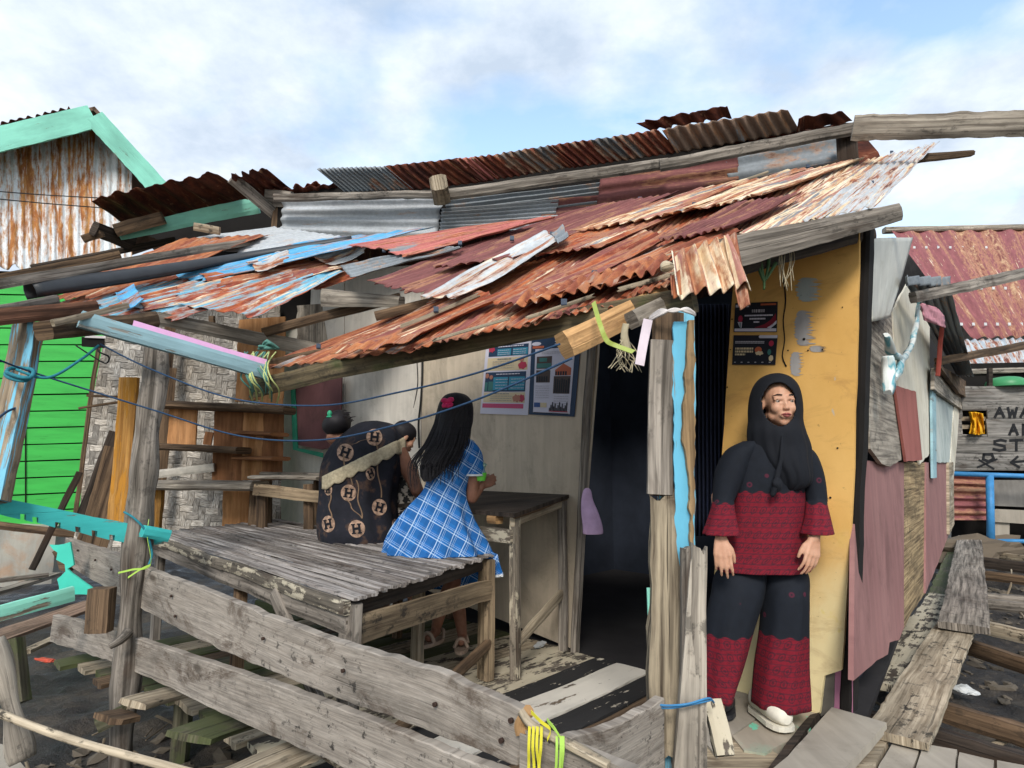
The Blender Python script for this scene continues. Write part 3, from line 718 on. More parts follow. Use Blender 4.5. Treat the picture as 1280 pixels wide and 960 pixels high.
# eave beams
pplank('fascia_beam', (318, 486, 3.5), (868, 373, 2.0), (22, 34), .06, m_fascia, shack, rough=.05, bow=.006, seg=40)
pplank('fascia_beam', (908, 318, 2.3), (1119, 266, 2.58), (40, 22), .07, m_grey, shack, rough=.08)
pplank('rafter', (900, 342, 2.38), (1090, 292, 2.75), (20, 14), .04, m_dark, shack)
pplank('rafter_end', (705, 432, 1.98), (830, 372, 2.2), (33, 30), .07, m_fresh, shack)
pplank('rafter_end', (790, 400, 2.0), (850, 372, 2.1), 22, .06, m_greyl, shack)
# left part of the lower roof
Lf = dict(fn=dL)
rsheet((235, 300), (345, 283), (440, 296), (300, 322), r_zinc, 9, .0, hole=0, **Lf)
rsheet((95, 352), (235, 300), (340, 296), (190, 352), r_orange, 8, .02, hole=.28, **Lf)
rsheet((60, 380), (190, 332), (310, 320), (150, 378), r_orange, 7, .02, hole=.3, **Lf)
rsheet((190, 352), (405, 306), (548, 292), (250, 362), r_blue, 6, .05, hole=.05, rag=(.05, .01), **Lf)
rsheet((250, 358), (420, 322), (455, 340), (290, 385), r_mar2, 6, .07, hole=.2, curl=.03, **Lf)
rsheet((130, 395), (330, 345), (400, 352), (215, 412), r_bluer, 7, .05, hole=.15, rag=(.07, .03), **Lf)
rsheet((60, 398), (210, 352), (330, 348), (150, 408), r_bluer, 7, .03, hole=.25, rag=(.07, .03), **Lf)
rsheet((215, 398), (375, 348), (435, 350), (312, 416), r_bluer, 6, .09, hole=.05, rag=(.06, .04), curl=.02, **Lf)
rsheet((240, 372), (330, 352), (380, 362), (300, 398), r_orange, 5, .06, hole=.2, rag=(.07, .04), **Lf)
rsheet((165, 388), (225, 372), (240, 395), (180, 405), r_mar2, 4, .08, hole=0, rag=(.04, .04), **Lf)
rsheet((385, 338), (455, 312), (470, 326), (410, 352), r_zincw, 4, .12, hole=.1, rag=(.06, .06), curl=.06, bump=.05, **Lf)
rsheet((310, 352), (360, 330), (380, 345), (325, 368), r_zincw, 4, .13, hole=.1, rag=(.04, .04), curl=.05, bump=.04, **Lf)
rsheet((145, 395), (170, 380), (182, 398), (160, 418), r_blue, 2, .12, hole=0, rag=(.03, .02), curl=.04, **Lf)
rsheet((40, 402), (110, 380), (130, 392), (60, 408), r_orange, 4, .05, hole=.2, rag=(.05, .04), **Lf)
rsheet((350, 362), (450, 330), (470, 345), (395, 372), r_mar2, 4, .05, hole=.2, **Lf)
# black plastic gutter pipe lying on the roof
bm = bmesh.new(); pts = smooth_path([at(38, 366, 3.3), at(180, 345, 3.8), at(300, 324, 4.25), at(440, 300, 4.45)], 8); uvl = bm.loops.layers.uv.verify(); rows = []
for i, p in enumerate(pts):
    d = (pts[min(i+1, len(pts)-1)]-pts[max(i-1, 0)]).normalized(); s = V((0, 0, 1)).cross(d).normalized(); u = d.cross(s)
    r = .07*(1-.6*i/len(pts)); rows.append([bm.verts.new(p+s*r*math.cos(a)+u*r*math.sin(a)) for a in [math.radians(-25+q*23) for q in range(11)]])
for i in range(len(rows)-1):
    for j in range(10): bm.faces.new((rows[i][j], rows[i+1][j], rows[i+1][j+1], rows[i][j+1])).smooth = True
o = link('gutter_pipe', bm, plain('black_plastic', '#35383c', .45, .2, 9)); solid(o, .004); tag(o, 'split black plastic pipe lying across the left roof', 'pipe')
# nails with square washers on the sheets
for i, (x, y) in enumerate(((545, 386), (640, 297), (690, 292), (705, 377), (743, 341), (800, 248), (868, 255), (880, 292), (1010, 185+22), (1090, 228), (950, 253), (1115, 190), (846, 300), (398, 432), (575, 303), (480, 312))):
    p = at(x, y, dR(x, y)-.13); bm = bmesh.new(); add_slab(bm, [p+V((a*.011, 0, b*.011)) for a, b in ((-1, -1), (1, -1), (1, 1), (-1, 1))], (0, -.7, .7), .008)
    link('roof_washer', bm, plain('washer_blue', '#3a4658', .5), shack) if i == 0 else None
    if i == 0: wm_ = bpy.data.objects['roof_washer']; w0 = p
    else:
        c = wm_.copy(); COL.objects.link(c); bm.free(); c.parent = shack; c.matrix_parent_inverse = parent_inv(shack); c.location = wm_.location+(p-w0)
# ================================================================ porch deck
deck = thing('porch_deck', 'plank porch floor of black, white and mossy boards behind the railing', 'deck', (.2, 2.6, 0))
pa = onz(655, 905, 0); pb = onz(810, 835, 0); DB = (pb-pa).normalized(); DN = V((DB.y, -DB.x, 0))   # board direction, right-hand normal
def line_hit(P, D, A, B):      # intersect ray P+tD with line AB (xy)
    e = B-A; den = D.x*e.y-D.y*e.x
    return ((A.x-P.x)*e.y-(A.y-P.y)*e.x)/den
N0 = onz(150, 845, 0); N1 = onz(300, 925, 0); N2 = onz(430, 965, 0); N3 = V((.1, 1.55, 0)); N4 = V((.75, 1.9, 0))
mats = [m_floor, m_brown, m_blackp, m_whitep, m_blackp, m_whiteb, m_whiteb, m_tan, m_whiteb, m_moss, m_tan, m_moss, m_moss, m_moss, m_brown, m_moss, m_tan, m_moss, m_brown, m_moss, m_brown, m_brown]
org = pa+DN*.10; W0 = V((.40, 3.88, 0)); Wd = V((1.43, 2.853, 0))
i = 0; s_ = -.42; off = []
rnd = random.Random(5)
while s_ < 2.55 and i < 24:
    w_ = (.13, .19, .16, .22, .15, .18, .2)[i % 7] if i < 12 else .14+.06*rnd.random()
    c = org-DN*(s_+w_/2)
    tw = line_hit(c, DB, W0, Wd); x_near = line_hit(c, DB, N0, N2)
    if c.x+DB.x*x_near > -.2: x_near = line_hit(c, DB, N2, N3)
    if c.x+DB.x*x_near > .35: x_near = line_hit(c, DB, N3, N4)
    A = c+DB*(x_near-.08+.10*(rnd.random()-.3)); B = c+DB*(min(tw, 4.8)-.03)
    if 0 <= s_ < .6: pass
    plank('deck_board', A, B, w_-.012-.01*rnd.random(), .03, mats[i % len(mats)] , deck, side=DN, seed=i*7.3, rough=.07, uo=i*3.1, ragged=.02).location.z = -.015+.006*(rnd.random()-.5)
    s_ += w_; i += 1
# joists and stilts under the deck
for t, dz in ((.15, -.08), (.5, -.08), (.85, -.08)):
    A = N0.lerp(W0+V((-2.6, 1.9, 0)), t); B = V((.3, 1.7, 0)).lerp(W0, t)
    plank('joist', A+V((0, 0, dz)), B+V((0, 0, dz)), .09, .06, m_moss, deck, side=(0, 0, 1))
    for q in (.12, .4, .7): 
        c = A.lerp(B, q); plank('stilt', c+V((0, 0, -.1)), c+V((0, 0, -.75)), .08, .07, m_moss, deck, side=(1, 0, 0))
# short board ends sticking out past the joist
for p1, p2, w_, mm in (((163, 880, 2.55), (232, 862, 2.9), 16, m_tan), ((232, 925, 2.3), (305, 898, 2.6), 26, m_moss), ((345, 900, 2.5), (400, 930, 2.2), 30, m_tan), ((290, 975, 2.0), (395, 930, 2.25), 26, m_tan), ((130, 900, 2.5), (165, 893, 2.6), 18, m_brown), ((400, 985, 1.95), (520, 940, 2.2), 20, m_tan)):
    A = at(*p1); B = at(*p2); plank('deck_end', A, B, w_*p1[2]/FPX*2.2, .025, mm, deck, side=DN, ragged=.03, rough=.1)

# threshold boards on the right of the painted post
thr = thing('threshold', 'grey and green stained boards in front of the yellow wall under the standing woman', 'boards', (1.0, 2.5, 0))
def fl(name, px, z, mat, par, t=.03, **k):
    k.setdefault('jit', .006); k.setdefault('sub', .08)
    return slab(name, [onz(x, y, z) for x, y in px], (0, 0, 1), t, mat, par, **k)
fdir = DB
m_thr = wallmat('board_grey_flat', '#8f877b', '#ada597', stain='#6a6255', samt=.5)
m_thrg = wallmat('board_green_flat', '#978c7c', '#b3a896', stain='#6fb59a', samt=.5, peel='#6fbd9f', peelamt=.45)
m_thrr = wood('board_rough_end', '#6f6252', '#b8a88c', mould=.7, crack=.8)
fl('floor_board', [(880, 862), (925, 862), (935, 868), (952, 880), (948, 896), (915, 918), (896, 945), (870, 915)], .012, m_thr, thr)
fl('floor_board', [(915, 920), (950, 898), (1000, 878), (1022, 893), (1012, 912), (955, 942), (930, 938)], .008, m_thrg, thr)
fl('floor_board', [(862, 925), (872, 960), (880, 1000), (960, 1000), (985, 950), (950, 930), (905, 925)], .0, m_thrr, thr, jit=.015)
pg = thing('loose_board', 'wide smooth grey board lying at the front edge right of the woman', 'board', onz(1040, 940, .04))
fl('board', [(1040, 884), (1108, 903), (1012, 1010), (905, 1010), (985, 945)], .045, m_thr, pg, t=.035, jit=.003)
fl('board', [(1012, 893), (1024, 890), (980, 950), (960, 975), (940, 985)], .02, m_dark, thr)
# plain boards lower right of it
g_ = 'short boards at the lower right edge'
for k_, (px, lab) in enumerate((([(1070, 920), (1110, 925), (1080, 985), (1030, 985)], 'stubby pale board next to the wide grey board'), ([(1118, 925), (1152, 928), (1130, 990), (1080, 990)], 'short grey board second from the wide grey board'), ([(1155, 930), (1196, 937), (1190, 995), (1135, 990)], 'short grey board in the middle of the row at the bottom edge'), ([(1199, 940), (1242, 950), (1240, 1000), (1194, 995)], 'short grey board with dark gap near the bottom right corner'), ([(1246, 950), (1300, 960), (1310, 1000), (1244, 1000)], 'short grey board cut by the bottom right corner'))):
    o = fl('short_board', px, -.02-.006*(k_ % 2), (m_tan if k_ == 0 else m_thr), None, jit=.004); tag(o, lab, 'board', g_)

# ================================================================ walkway on the right
def pl2(name, a, b, w, t, z1, z2, mat, label, cat='board', group=None, **k):
    A = onz(a[0], a[1], z1); B = onz(b[0], b[1], z2); d = (B-A); s = V((d.y, -d.x, 0))
    o = plank(name, A, B, w, t, mat, None, side=s, **k); tag(o, label, cat, group); return o
pl2('walkway_plank', (1120, 925), (1196, 782), .22, .035, .0, -.02, m_tan, 'long pale peeling plank laid along the pink side wall', rough=.04)
pl2('walkway_plank', (1205, 785), (1212, 672), .27, .05, .04, .04, m_grey, 'thick dark grey plank overlapping the far end of the pale plank')
pl2('walkway_plank', (1115, 862), (1187, 745), .28, .04, -.10, -.10, m_whiteb, 'crumbling cream plank tight against the pink wall', ragged=.08, rough=.12)
pl2('walkway_plank', (1178, 748), (1198, 690), .22, .04, -.12, -.12, m_moss, 'mossy board between the pink wall and the dark plank', rough=.12)
rg = 'cross beams over the mud'
rungs = [((1218, 690), (1300, 700), 6, m_tan, 'farthest thin cross beam over the mud'), ((1218, 702), (1300, 712), 12, m_dark, 'dark cross beam just nearer than the farthest thin one'), ((1220, 718), (1300, 728), 10, m_brown, 'brown cross beam below the dark one beside the thick plank'),
 ((1220, 745), (1300, 752), 9, m_grey, 'upper beam of the close pair beside the thick plank'), ((1220, 754), (1300, 762), 11, m_grey, 'lower beam of the close pair beside the thick plank'), ((1222, 783), (1300, 800), 14, m_tan, 'pale cross beam at the near end of the thick plank'),
 ((1200, 805), (1300, 838), 16, m_brown, 'long cross beam crossing the mud below the pale one'), ((1150, 880), (1300, 925), 20, m_brown, 'reddish brown cross beam near the pale plank'), ((1085, 903), (1310, 968), 26, m_dark, 'dark front beam behind the row of short boards')]
for a, b, wp, mm, lab in rungs:
    A = onz(a[0], a[1], -.14); B = onz(b[0], b[1], -.14)
    o = plank('cross_beam', A, B+(B-A)*.3, wp*A.y/FPX, .07, mm, None, side=(0, 0, 1), rough=.1, ragged=.02); tag(o, lab, 'beam', rg)
for a, b, r, lab in (((1218, 945), (1300, 900), .018, 'bare stick leaning on the mud in the bottom right corner'), ((1258, 745), (1264, 712), .012, 'small stick standing between far cross beams'), ((1262, 755), (1285, 780), .012, 'pale stick on the mud near the right edge')):
    o = tube('stick', [onz(*a, -.3), onz((a[0]+b[0])/2+3, (a[1]+b[1])/2, -.18), onz(*b, -.1)], lambda s, r=r: r*(1-.3*s), m_tan, None, knob=.3); tag(o, lab, 'stick')
# litter on the mud: crumpled bits
def crumple(name, p, s, mat, label, cat='litter', group=None, sq=(1, 1, .35), sd=0):
    bm = bmesh.new(); bmesh.ops.create_icosphere(bm, subdivisions=3, radius=1)
    for v in bm.verts:
        q = 1+.5*fbm(v.co*1.6+V((sd, sd*2, 0)), 1, 4); v.co = V((v.co.x*sq[0], v.co.y*sq[1], v.co.z*sq[2]))*q*s
    o = link(name, bm, mat, None); o.location = p; o.rotation_euler = (0, .1, sd); tag(o, label, cat, group); return o
m_lw = plain('litter_white', '#c9cccc', .5, .25, 14); m_mudc = m_mud
for (x, y, s, lab) in ((1205, 862, .07, 'crumpled whitish plastic bag on the mud beside the reddish beam'), (1178, 812, .04, 'small pale blue-white scrap by the near end of the thick plank'), (1110, 800, .05, 'pale wad stuffed at the torn foot of the pink wall')):
    crumple('plastic_litter', onz(x, y, -.40 if x > 1150 else -.05), s, m_lw, lab, sd=x*.01)
m_brownt0 = wood('twig_wood', '#4a4034', '#857762', mould=.6)
# mud clods as one mass
bm = bmesh.new(); r_ = random.Random(3); uvc = 0
for q in range(1100):
    x = 1.4+r_.random()*5.5; y = 1.7+r_.random()*6.5
    if r_.random() < .28: x = -2.6+r_.random()*2.6; y = 1.2+r_.random()*2.6
    s = .012+.05*r_.random()**2.5; M = Matrix.Translation((x, y, MUDZ+.01+.07*fbm((x*1.1, y*1.1, 0), 1, 3)+.035*fbm((x*6, y*6, 3), 1, 4))) @ Matrix.Rotation(r_.random()*6, 4, 'Z') @ Matrix.Diagonal((s*(1+1.5*r_.random()), s, s*.6, 1))
    ret = bmesh.ops.create_icosphere(bm, subdivisions=1, radius=1, matrix=M)
    for v in ret['verts']: v.co += V((r_.random()-.5, r_.random()-.5, r_.random()-.5))*s*.7
tag(link('debris', bm, wood('debris_mat', '#1f1c1a', '#5f574c', mould=.6)), 'dark lumps, chips and rotten scraps scattered over the mud', 'debris', kind='stuff')
bm = bmesh.new()
for q in range(260):
    x = 1.6+r_.random()*5.2; y = 1.9+r_.random()*6
    if r_.random() < .3: x = -2.7+r_.random()*2.2; y = 1.3+r_.random()*2.6
    a = r_.random()*3.14; l = .05+.16*r_.random(); z = MUDZ+.035+.07*fbm((x*1.1, y*1.1, 0), 1, 3)
    add_plank(bm, (x, y, z), (x+l*math.cos(a), y+l*math.sin(a), z+.02*r_.random()), .006+.02*r_.random(), .006, (math.sin(a), -math.cos(a), .2), seed=q, seg=3)
tag(link('twigs', bm, m_brownt0), 'pale splinters and twigs scattered over the mud', 'twigs', kind='stuff')

# ================================================================ railing
rail = thing('porch_railing', 'weathered grey plank railing with two bowed boards around the porch', 'railing', (-.6, 2.0, 0))
RR, RL = V((.05, 1.45, 0)), V((-1.78, 3.0, 0))
railw = Wall((RR.x, RR.y), (RL.x, RL.y))
def railboard(top, bot, off, mat, **k):
    """board given by seen top and bottom edges (pixel polylines) on the railing plane"""
    bm = bmesh.new(); pts = [railw.px(x, y, off) for x, y in top]+[railw.px(x, y, off) for x, y in bot[::-1]]
    return slab('rail_board', pts, railw.n, .03, mat, rail, jit=.004, sub=.05)
def interp(P, n=14): 
    return [tuple(q)[:2] for q in smooth_path([V((x, y, 0)) for x, y in P], n)]
m_railw = wallmat('rail_grey', '#77706a', '#9d958c', stain='#4f463d', samt=.55)
def railmat():
    k = NT('rail_wood'); co = k.coords()
    g = k.noise(co, (2.2, 42, 1), 8, .72, .6); c = k.ramp(g, [(.3, srgb('#7c7369')), (.5, srgb('#958c81')), (.7, srgb('#a89f94'))]); c = k.mix(1.0, c, k.ramp(k.noise(co, (6, 190, 1), 4, .7, .3), [(.35, .68), (.6, 1.08)]), 'MULTIPLY')
    c = k.mix(.8, c, k.ramp(k.noise(co, (1.6, 4.0, 1), 9, .72, .5), [(.34, .45), (.52, 1.0), (.68, 1.25)]), 'MULTIPLY')
    st = k.ramp(k.noise(co, (2.4, 5.5, 3), 9, .76, .8), [(.53, 0.0), (.62, 1.0)]); c = k.mix(k.math('MULTIPLY', st, .7), c, srgb('#453528'))
    sp = k.ramp(k.noise(co, (20, 26, 20), 6, .75), [(.56, 0.0), (.63, 1.0)]); ml = k.ramp(k.noise(co, (1.6, 3, 2), 3), [(.4, 0.0), (.6, 1.0)])
    c = k.mix(k.math('MULTIPLY', k.math('MULTIPLY', sp, ml), .9), c, srgb('#211e1c'))
    wt = k.ramp(k.noise(co, (1.7, 4, 5), 4, .7, .9), [(.62, 0.0), (.72, 1.0)]); c = k.mix(k.math('MULTIPLY', wt, .5), c, srgb('#b9b0a4'))
    cr = k.ramp(k.noise(co, (.8, 60, 1), 3, .6, .5), [(.27, 1.0), (.32, 0.0)]); c = k.mix(k.math('MULTIPLY', cr, .6), c, srgb('#1c1815'))
    vo = k.n('ShaderNodeTexVoronoi'); mpn = k.n('ShaderNodeMapping'); mpn.inputs['Scale'].default_value = (1.9, 4.5, 1); k.l(co, mpn.inputs[0]); k.l(mpn.outputs[0], vo.inputs['Vector']); vo.inputs['Scale'].default_value = 1
    kn = k.ramp(vo.outputs['Distance'], [(.05, 1.0), (.1, 0.0)]); c = k.mix(k.math('MULTIPLY', kn, .7), c, srgb('#33291f'))
    return k.fin(c, k.math('SUBTRACT', g, cr), .6, .004, .88)
m_railt = railmat()
def railboard2(top, bot, off, mat=m_railt, name='rail_board', t=.032):
    T = interp(top); B_ = interp(bot); n = min(len(T), len(B_)); bm = bmesh.new(); uvl = bm.loops.layers.uv.verify(); R = []
    T = [T[int(i*(len(T)-1)/(n-1))] for i in range(n)]; B_ = [B_[int(i*(len(B_)-1)/(n-1))] for i in range(n)]
    dist = 0; D = []
    for i in range(n):
        a = railw.px(*T[i], off); b = railw.px(*B_[i], off); rg = []
        if i: dist += (a-pa_).length
        pa_ = a; D.append(dist); sd = off*50
        for q in range(7):
            p = a.lerp(b, q/6)
            if q in (0, 6): p += V((0, 0, .006*fbm((dist*9, q+sd, 1), 1, 4)))
            rg.append(bm.verts.new(p+railw.n*(.004*fbm((dist*1.5, q*.2, sd), 1, 2))))
        R.append((rg, (a-b).length))
    for i in range(n-1):
        for q in range(6):
            f = bm.faces.new((R[i][0][q], R[i+1][0][q], R[i+1][0][q+1], R[i][0][q+1]))
            for lp, (si, sj) in zip(f.loops, ((i, q), (i+1, q), (i+1, q+1), (i, q+1))): lp[uvl].uv = (D[si], sj/6*R[si][1]+off*9)
    bmesh.ops.recalc_face_normals(bm, faces=bm.faces)
    o = link(name, bm, mat, rail); m = solid(o, t, 0); bv = o.modifiers.new('bevel', 'BEVEL'); bv.width = .003; bv.segments = 1; bv.limit_method = 'ANGLE'
    return o
railboard2([(86, 672), (160, 696), (185, 709), (270, 740), (350, 772), (430, 802), (500, 822), (570, 845), (662, 888)], [(88, 706), (160, 748), (185, 762), (270, 806), (350, 840), (430, 872), (500, 897), (570, 922), (652, 955)], 0.0)
railboard2([(70, 768), (130, 782), (180, 799), (300, 838), (400, 872), (480, 903), (560, 935), (640, 965)], [(66, 802), (130, 822), (180, 842), (300, 898), (400, 942), (480, 974), (560, 1004), (640, 1030)], .02)
# corner and return board to the painted post
cw = Wall((.05, 1.45), tuple(at(822, 900, 1.86))[:2])
def cpx(x, y, o=0): return cw.px(x, y, o)
railw_s = railw; railw = cw
railboard2([(655, 918), (700, 918), (760, 905), (825, 872)], [(655, 1010), (700, 1010), (760, 1010), (825, 985)], .0, name='rail_return')
railw = railw_s
tube('rail_split', [railw.px(x, y, .03) for x, y in ((651, 888), (664, 905), (700, 925), (760, 958))], .008, m_tan, rail, knob=.8)
bm = bmesh.new(); add_tube(bm, [railw.px(x, y, .02) for x, y in ((662, 888), (652, 905), (654, 918))], .012, n=8, knob=1); link('split_end', bm, m_fresh, rail)
slab('rail_edge', [railw.px(x, y, .02) for x, y in ((655, 912), (700, 928), (790, 965), (800, 990), (655, 960))], railw.n, .03, m_railt, rail, sub=.05, jit=.004)
m_nail = plain('nail_rust', '#3a2a22', .7, .3, 40)
for x, y in ((98, 688), (120, 700), (140, 712), (215, 745), (220, 770), (640, 900), (628, 925), (430, 838), (545, 880), (82, 785), (100, 805), (215, 830), (470, 925), (330, 798)):
    p = railw.px(x, y, .022); bm = bmesh.new(); add_tube(bm, [p, p+railw.n*.008], .006, n=8, sub=1); link('nail', bm, m_nail, rail)
# yellow and green plastic straps at the corner
m_strap = plain('strap_yellow', '#d9cf3e', .4, .15, 5); m_strapg = plain('strap_green', '#a9cf5a', .4, .15, 5)
def ribbon(bm, pts, w, side):
    P = smooth_path(pts, 6); uvl = bm.loops.layers.uv.verify(); s = V(side).normalized(); pr = None
    for i, p in enumerate(P):
        a = bm.verts.new(p-s*w/2); b = bm.verts.new(p+s*w/2)
        if pr: bm.faces.new((pr[0], a, b, pr[1]))
        pr = (a, b)
st = thing('plastic_strap', 'yellow and green plastic straps knotted round the railing corner', 'strap', railw.px(660, 900))
bm = bmesh.new()
for x0, x1, y1 in ((662, 660, 985), (667, 668, 990), (672, 675, 975), (677, 671, 1000)): ribbon(bm, [railw.px(x0, 908, .05), railw.px(x0-1, 935, .06), railw.px((x0+x1)/2, 955, .055), railw.px(x1, y1, .06)], .007, railw.u)
ribbon(bm, [railw.px(664, 890, .05), railw.px(676, 902, .06), railw.px(688, 912, .05), railw.px(684, 925, .05)], .008, (0, 0, 1))
o = link('yellow_strap', bm, m_strap, st); solid(o, .001)
bm = bmesh.new()
for x0, y1 in ((696, 985), (701, 975), (704, 960)): ribbon(bm, [railw.px(x0, 920, .05), railw.px(x0, 940, .06), railw.px(x0-2, y1, .055)], .006, railw.u)
ribbon(bm, [railw.px(684, 900, .05), railw.px(694, 912, .06), railw.px(700, 922, .05)], .008, (0, 0, 1))
o = link('green_strap', bm, m_strapg, st); solid(o, .001)

# ================================================================ posts
def postd(name, pts, r, mat, par=None, **k):
    return tube(name, [at(*p) for p in pts], r, mat, par, n=18, sub=10, **k)
lp = thing('log_post', 'crooked grey log post standing at the left end of the railing', 'post', at(150, 960, 2.95))
o = postd('trunk', [(196, 428, 3.12), (190, 500, 3.05), (181, 575, 2.95), (175, 640, 2.95), (168, 720, 2.93), (163, 780, 2.93), (157, 850, 2.92), (152, 920, 2.91), (150, 1010, 2.9)], lambda s: .052+.010*math.sin(s*19)+.006*s+.016*math.exp(-((s-.26)/.05)**2), m_grey, lp, knob=.2)
tube('branch_stub', [at(160, 790, 2.85), at(150, 800, 2.8), at(137, 808, 2.78)], lambda s: .022*(1-.5*s), m_grey, lp, knob=.4)
plank('cleat', at(124, 905, 2.8), at(158, 888, 2.8), .06, .04, m_moss, lp)
plank('cleat', at(158, 880, 2.8), at(203, 870, 2.86), .035, .03, m_tan, lp, ragged=.02)
# blue painted leaning post at the far left
bp = plank('leaning_post', at(36, 408, 2.7), at(-8, 628, 2.5), .10, .07, m_bluep, None, side=(1, 0, .2), rough=.12); tag(bp, 'leaning post with peeling light blue paint at the left edge', 'post')
# white thin stake bottom left
o = tube('stake', [at(-10, 800, 2.3), at(12, 880, 2.3), at(30, 950, 2.28)], lambda s: .035+.008*math.sin(9*s), m_greyl, None, n=12, knob=.2); tag(o, 'pale rounded stake slanting into the mud at the bottom left corner', 'stake')
o = tube('pole', [at(-30, 880, 2.2), at(90, 925, 2.15), at(200, 955, 2.1), at(380, 1005, 2.0)], .013, m_tan, None, n=10, knob=.15); tag(o, 'thin pale pole lying low across the mud behind the log post', 'pole')
fl('corner_slab', [(-20, 925), (5, 930), (22, 950), (45, 975), (-20, 990)], .02, m_thr, None); tag(bpy.data.objects['corner_slab'], 'pale board corner at the bottom left edge of the photo', 'board')
# painted eave post: three planks
pp = thing('painted_post', 'rotten porch post with a peeling light blue stripe under the eave corner', 'post', at(845, 960, 1.95))
pplank('post_board', (835, 392, 1.98), (832, 620, 1.98), (36, 34), .05, m_brown, pp, side=(1, 0, 0), rough=.05)
pplank('post_board', (828, 425, 1.93), (824, 618, 1.93), 30, .02, m_grey, pp, side=(1, 0, 0), rough=.03)
pplank('post_core', (843, 392, 2.0), (848, 985, 1.98), (44, 34), .06, m_bluep, pp, side=(1, 0, 0), rough=.1)
def rpoly(name, L, R, y0, y1, d, mat, t=.012, sd=1, par=None):
    """upright ragged strip: L and R are lists of (y, x)"""
    def ip(T, y):
        for (ya, xa), (yb, xb) in zip(T, T[1:]):
            if ya <= y <= yb: return xa+(xb-xa)*(y-ya)/(yb-ya)
        return T[-1][1]
    n = 60; ys_ = [y0+(y1-y0)*i/n for i in range(n+1)]
    P = [(ip(L, y)+3.2*fbm((y*.05, sd, 0), 1, 4), y) for y in ys_]+[(ip(R, y)+3.2*fbm((y*.05, sd+5, 0), 1, 4), y) for y in ys_[::-1]]
    return slab(name, [at(x, y, d) for x, y in P], (0, -1, 0), t, mat, par, uaxis=(0, 0, 1))
rpoly('blue_board', [(400, 844), (440, 840), (520, 842), (600, 843), (700, 846), (860, 850)], [(400, 862), (440, 860), (520, 864), (560, 859), (600, 866), (690, 868), (760, 863), (860, 858)], 402, 860, 1.925, wood('blue_stripe', '#8a7a62', '#b0a088', paint='#66b0cc', pamt=.78, mould=.3, pscale=(1.2, 20, 1)), .012, 2, pp)
rpoly('bark_strip', [(398, 861), (470, 857), (540, 853), (600, 862), (700, 864)], [(398, 868), (470, 868), (540, 869), (640, 868), (700, 867)], 400, 700, 1.90, wood('wood_bark', '#5a4630', '#a08561', mould=.3, crack=.9), .02, 7, pp)
pplank('post_board', (829, 600, 1.95), (833, 955, 1.93), (30, 38), .04, wood('wood_rotpost', '#4a3f33', '#a89a82', mould=.8, crack=1.0, stain=.8, grain=55), pp, side=(1, 0, 0), rough=.22, ragged=.12)
pplank('post_chip', (812, 735, 1.96), (814, 798, 1.96), 7, .01, m_tealg, pp, side=(1, 0, 0), rough=.2)
sp_ = thing('split_stake', 'short grey split stake tied in front of the painted post with blue string', 'stake', at(862, 960, 1.85))
pplank('plank', (870, 690, 1.88), (860, 1000, 1.85), (14, 36), .035, m_greyl, sp_, side=(1, 0, 0), rough=.08, ragged=.06)
pplank('plank', (873, 678, 1.87), (873, 1000, 1.85), (17, 18), .03, m_greyl, sp_, side=(1, 0, 0), rough=.1, ragged=.08)
pplank('plank', (858, 682, 1.89), (862, 850, 1.87), (14, 20), .03, m_grey, sp_, side=(1, 0, 0), rough=.1, ragged=.08)
m_str = plain('string_blue', '#3f7fae', .6)
tube('string', [at(815, 880, 1.86), at(835, 882, 1.83), at(860, 880, 1.81), at(885, 873, 1.84), at(892, 878, 1.9)], .0035, m_str, sp_, n=6)
tube('string', [at(815, 884, 1.87), at(840, 885, 1.83), at(872, 879, 1.82), at(890, 875, 1.86)], .003, m_str, sp_, n=6)
o = plank('broken_board', at(888, 875, 1.98), at(905, 945, 1.9), .05, .03, m_whiteb, None, side=(1, 0, 0), rough=.15); tag(o, 'short broken board with white flaking edge behind the split stake', 'board')
m_wrap = plain('wrap_white', '#cfc8c4', .6, .2, 20)
bm = bmesh.new()
for q_ in range(6): add_tube(bm, [at(812, 396+q_, 1.95), at(826, 387+q_*1.3, 1.90), at(842, 390-q_*.8, 1.885), at(858, 385+q_, 1.89), at(869, 391+q_*.7, 1.93)], .0028+.001*(q_ % 2), n=6, sub=6, knob=.8, seed=q_)
o = link('wrapping', bm, m_wrap); tag(o, 'dirty white string wrapped round the top of the painted post', 'wrapping')
o = plank('paper_tag', at(811, 400, 1.88), at(800, 457, 1.86), .028, .006, plain('tag_pinkwhite', '#cdbfc6', .7, .15, 9), None, side=(1, 0, 0)); tag(o, 'pinkish white strip hanging beside the top of the painted post', 'strip')
# palm leaf and dry roots
def leafm(): return plain('leaf_green', '#9aa84e', .5, .2, 8)
m_leaf = leafm(); m_dleaf = plain('dry_leaf', '#a59a80', .8, .3, 20); m_gleaf = plain('green_leaf', '#3d5a32', .6, .3, 8)
bm = bmesh.new(); ribbon(bm, [at(742, 378, 1.95), at(750, 405, 1.85), at(758, 425, 1.84), at(770, 432, 1.84), at(792, 440, 1.82)], .016, (.6, 0, .5))
o = link('palm_leaf', bm, m_leaf); solid(o, .003); tag(o, 'yellow-green palm leaf strip hanging from the eave by the door', 'leaf')
bm = bmesh.new(); r_ = random.Random(11)
for q in range(14):
    x0 = 775+r_.random()*12; pts = [at(x0, 425, 1.9)]
    for z in range(4): x0 += r_.uniform(-9, 9); pts.append(at(x0, 432+z*9+r_.uniform(0, 8), 1.9+r_.uniform(-.03, .03)))
    add_tube(bm, pts, .0012+.001*r_.random(), n=5, sub=4, seed=q)
add_tube(bm, [at(783, 405, 1.9), at(781, 420, 1.9), at(784, 440, 1.9)], .009, n=8, knob=1.5)
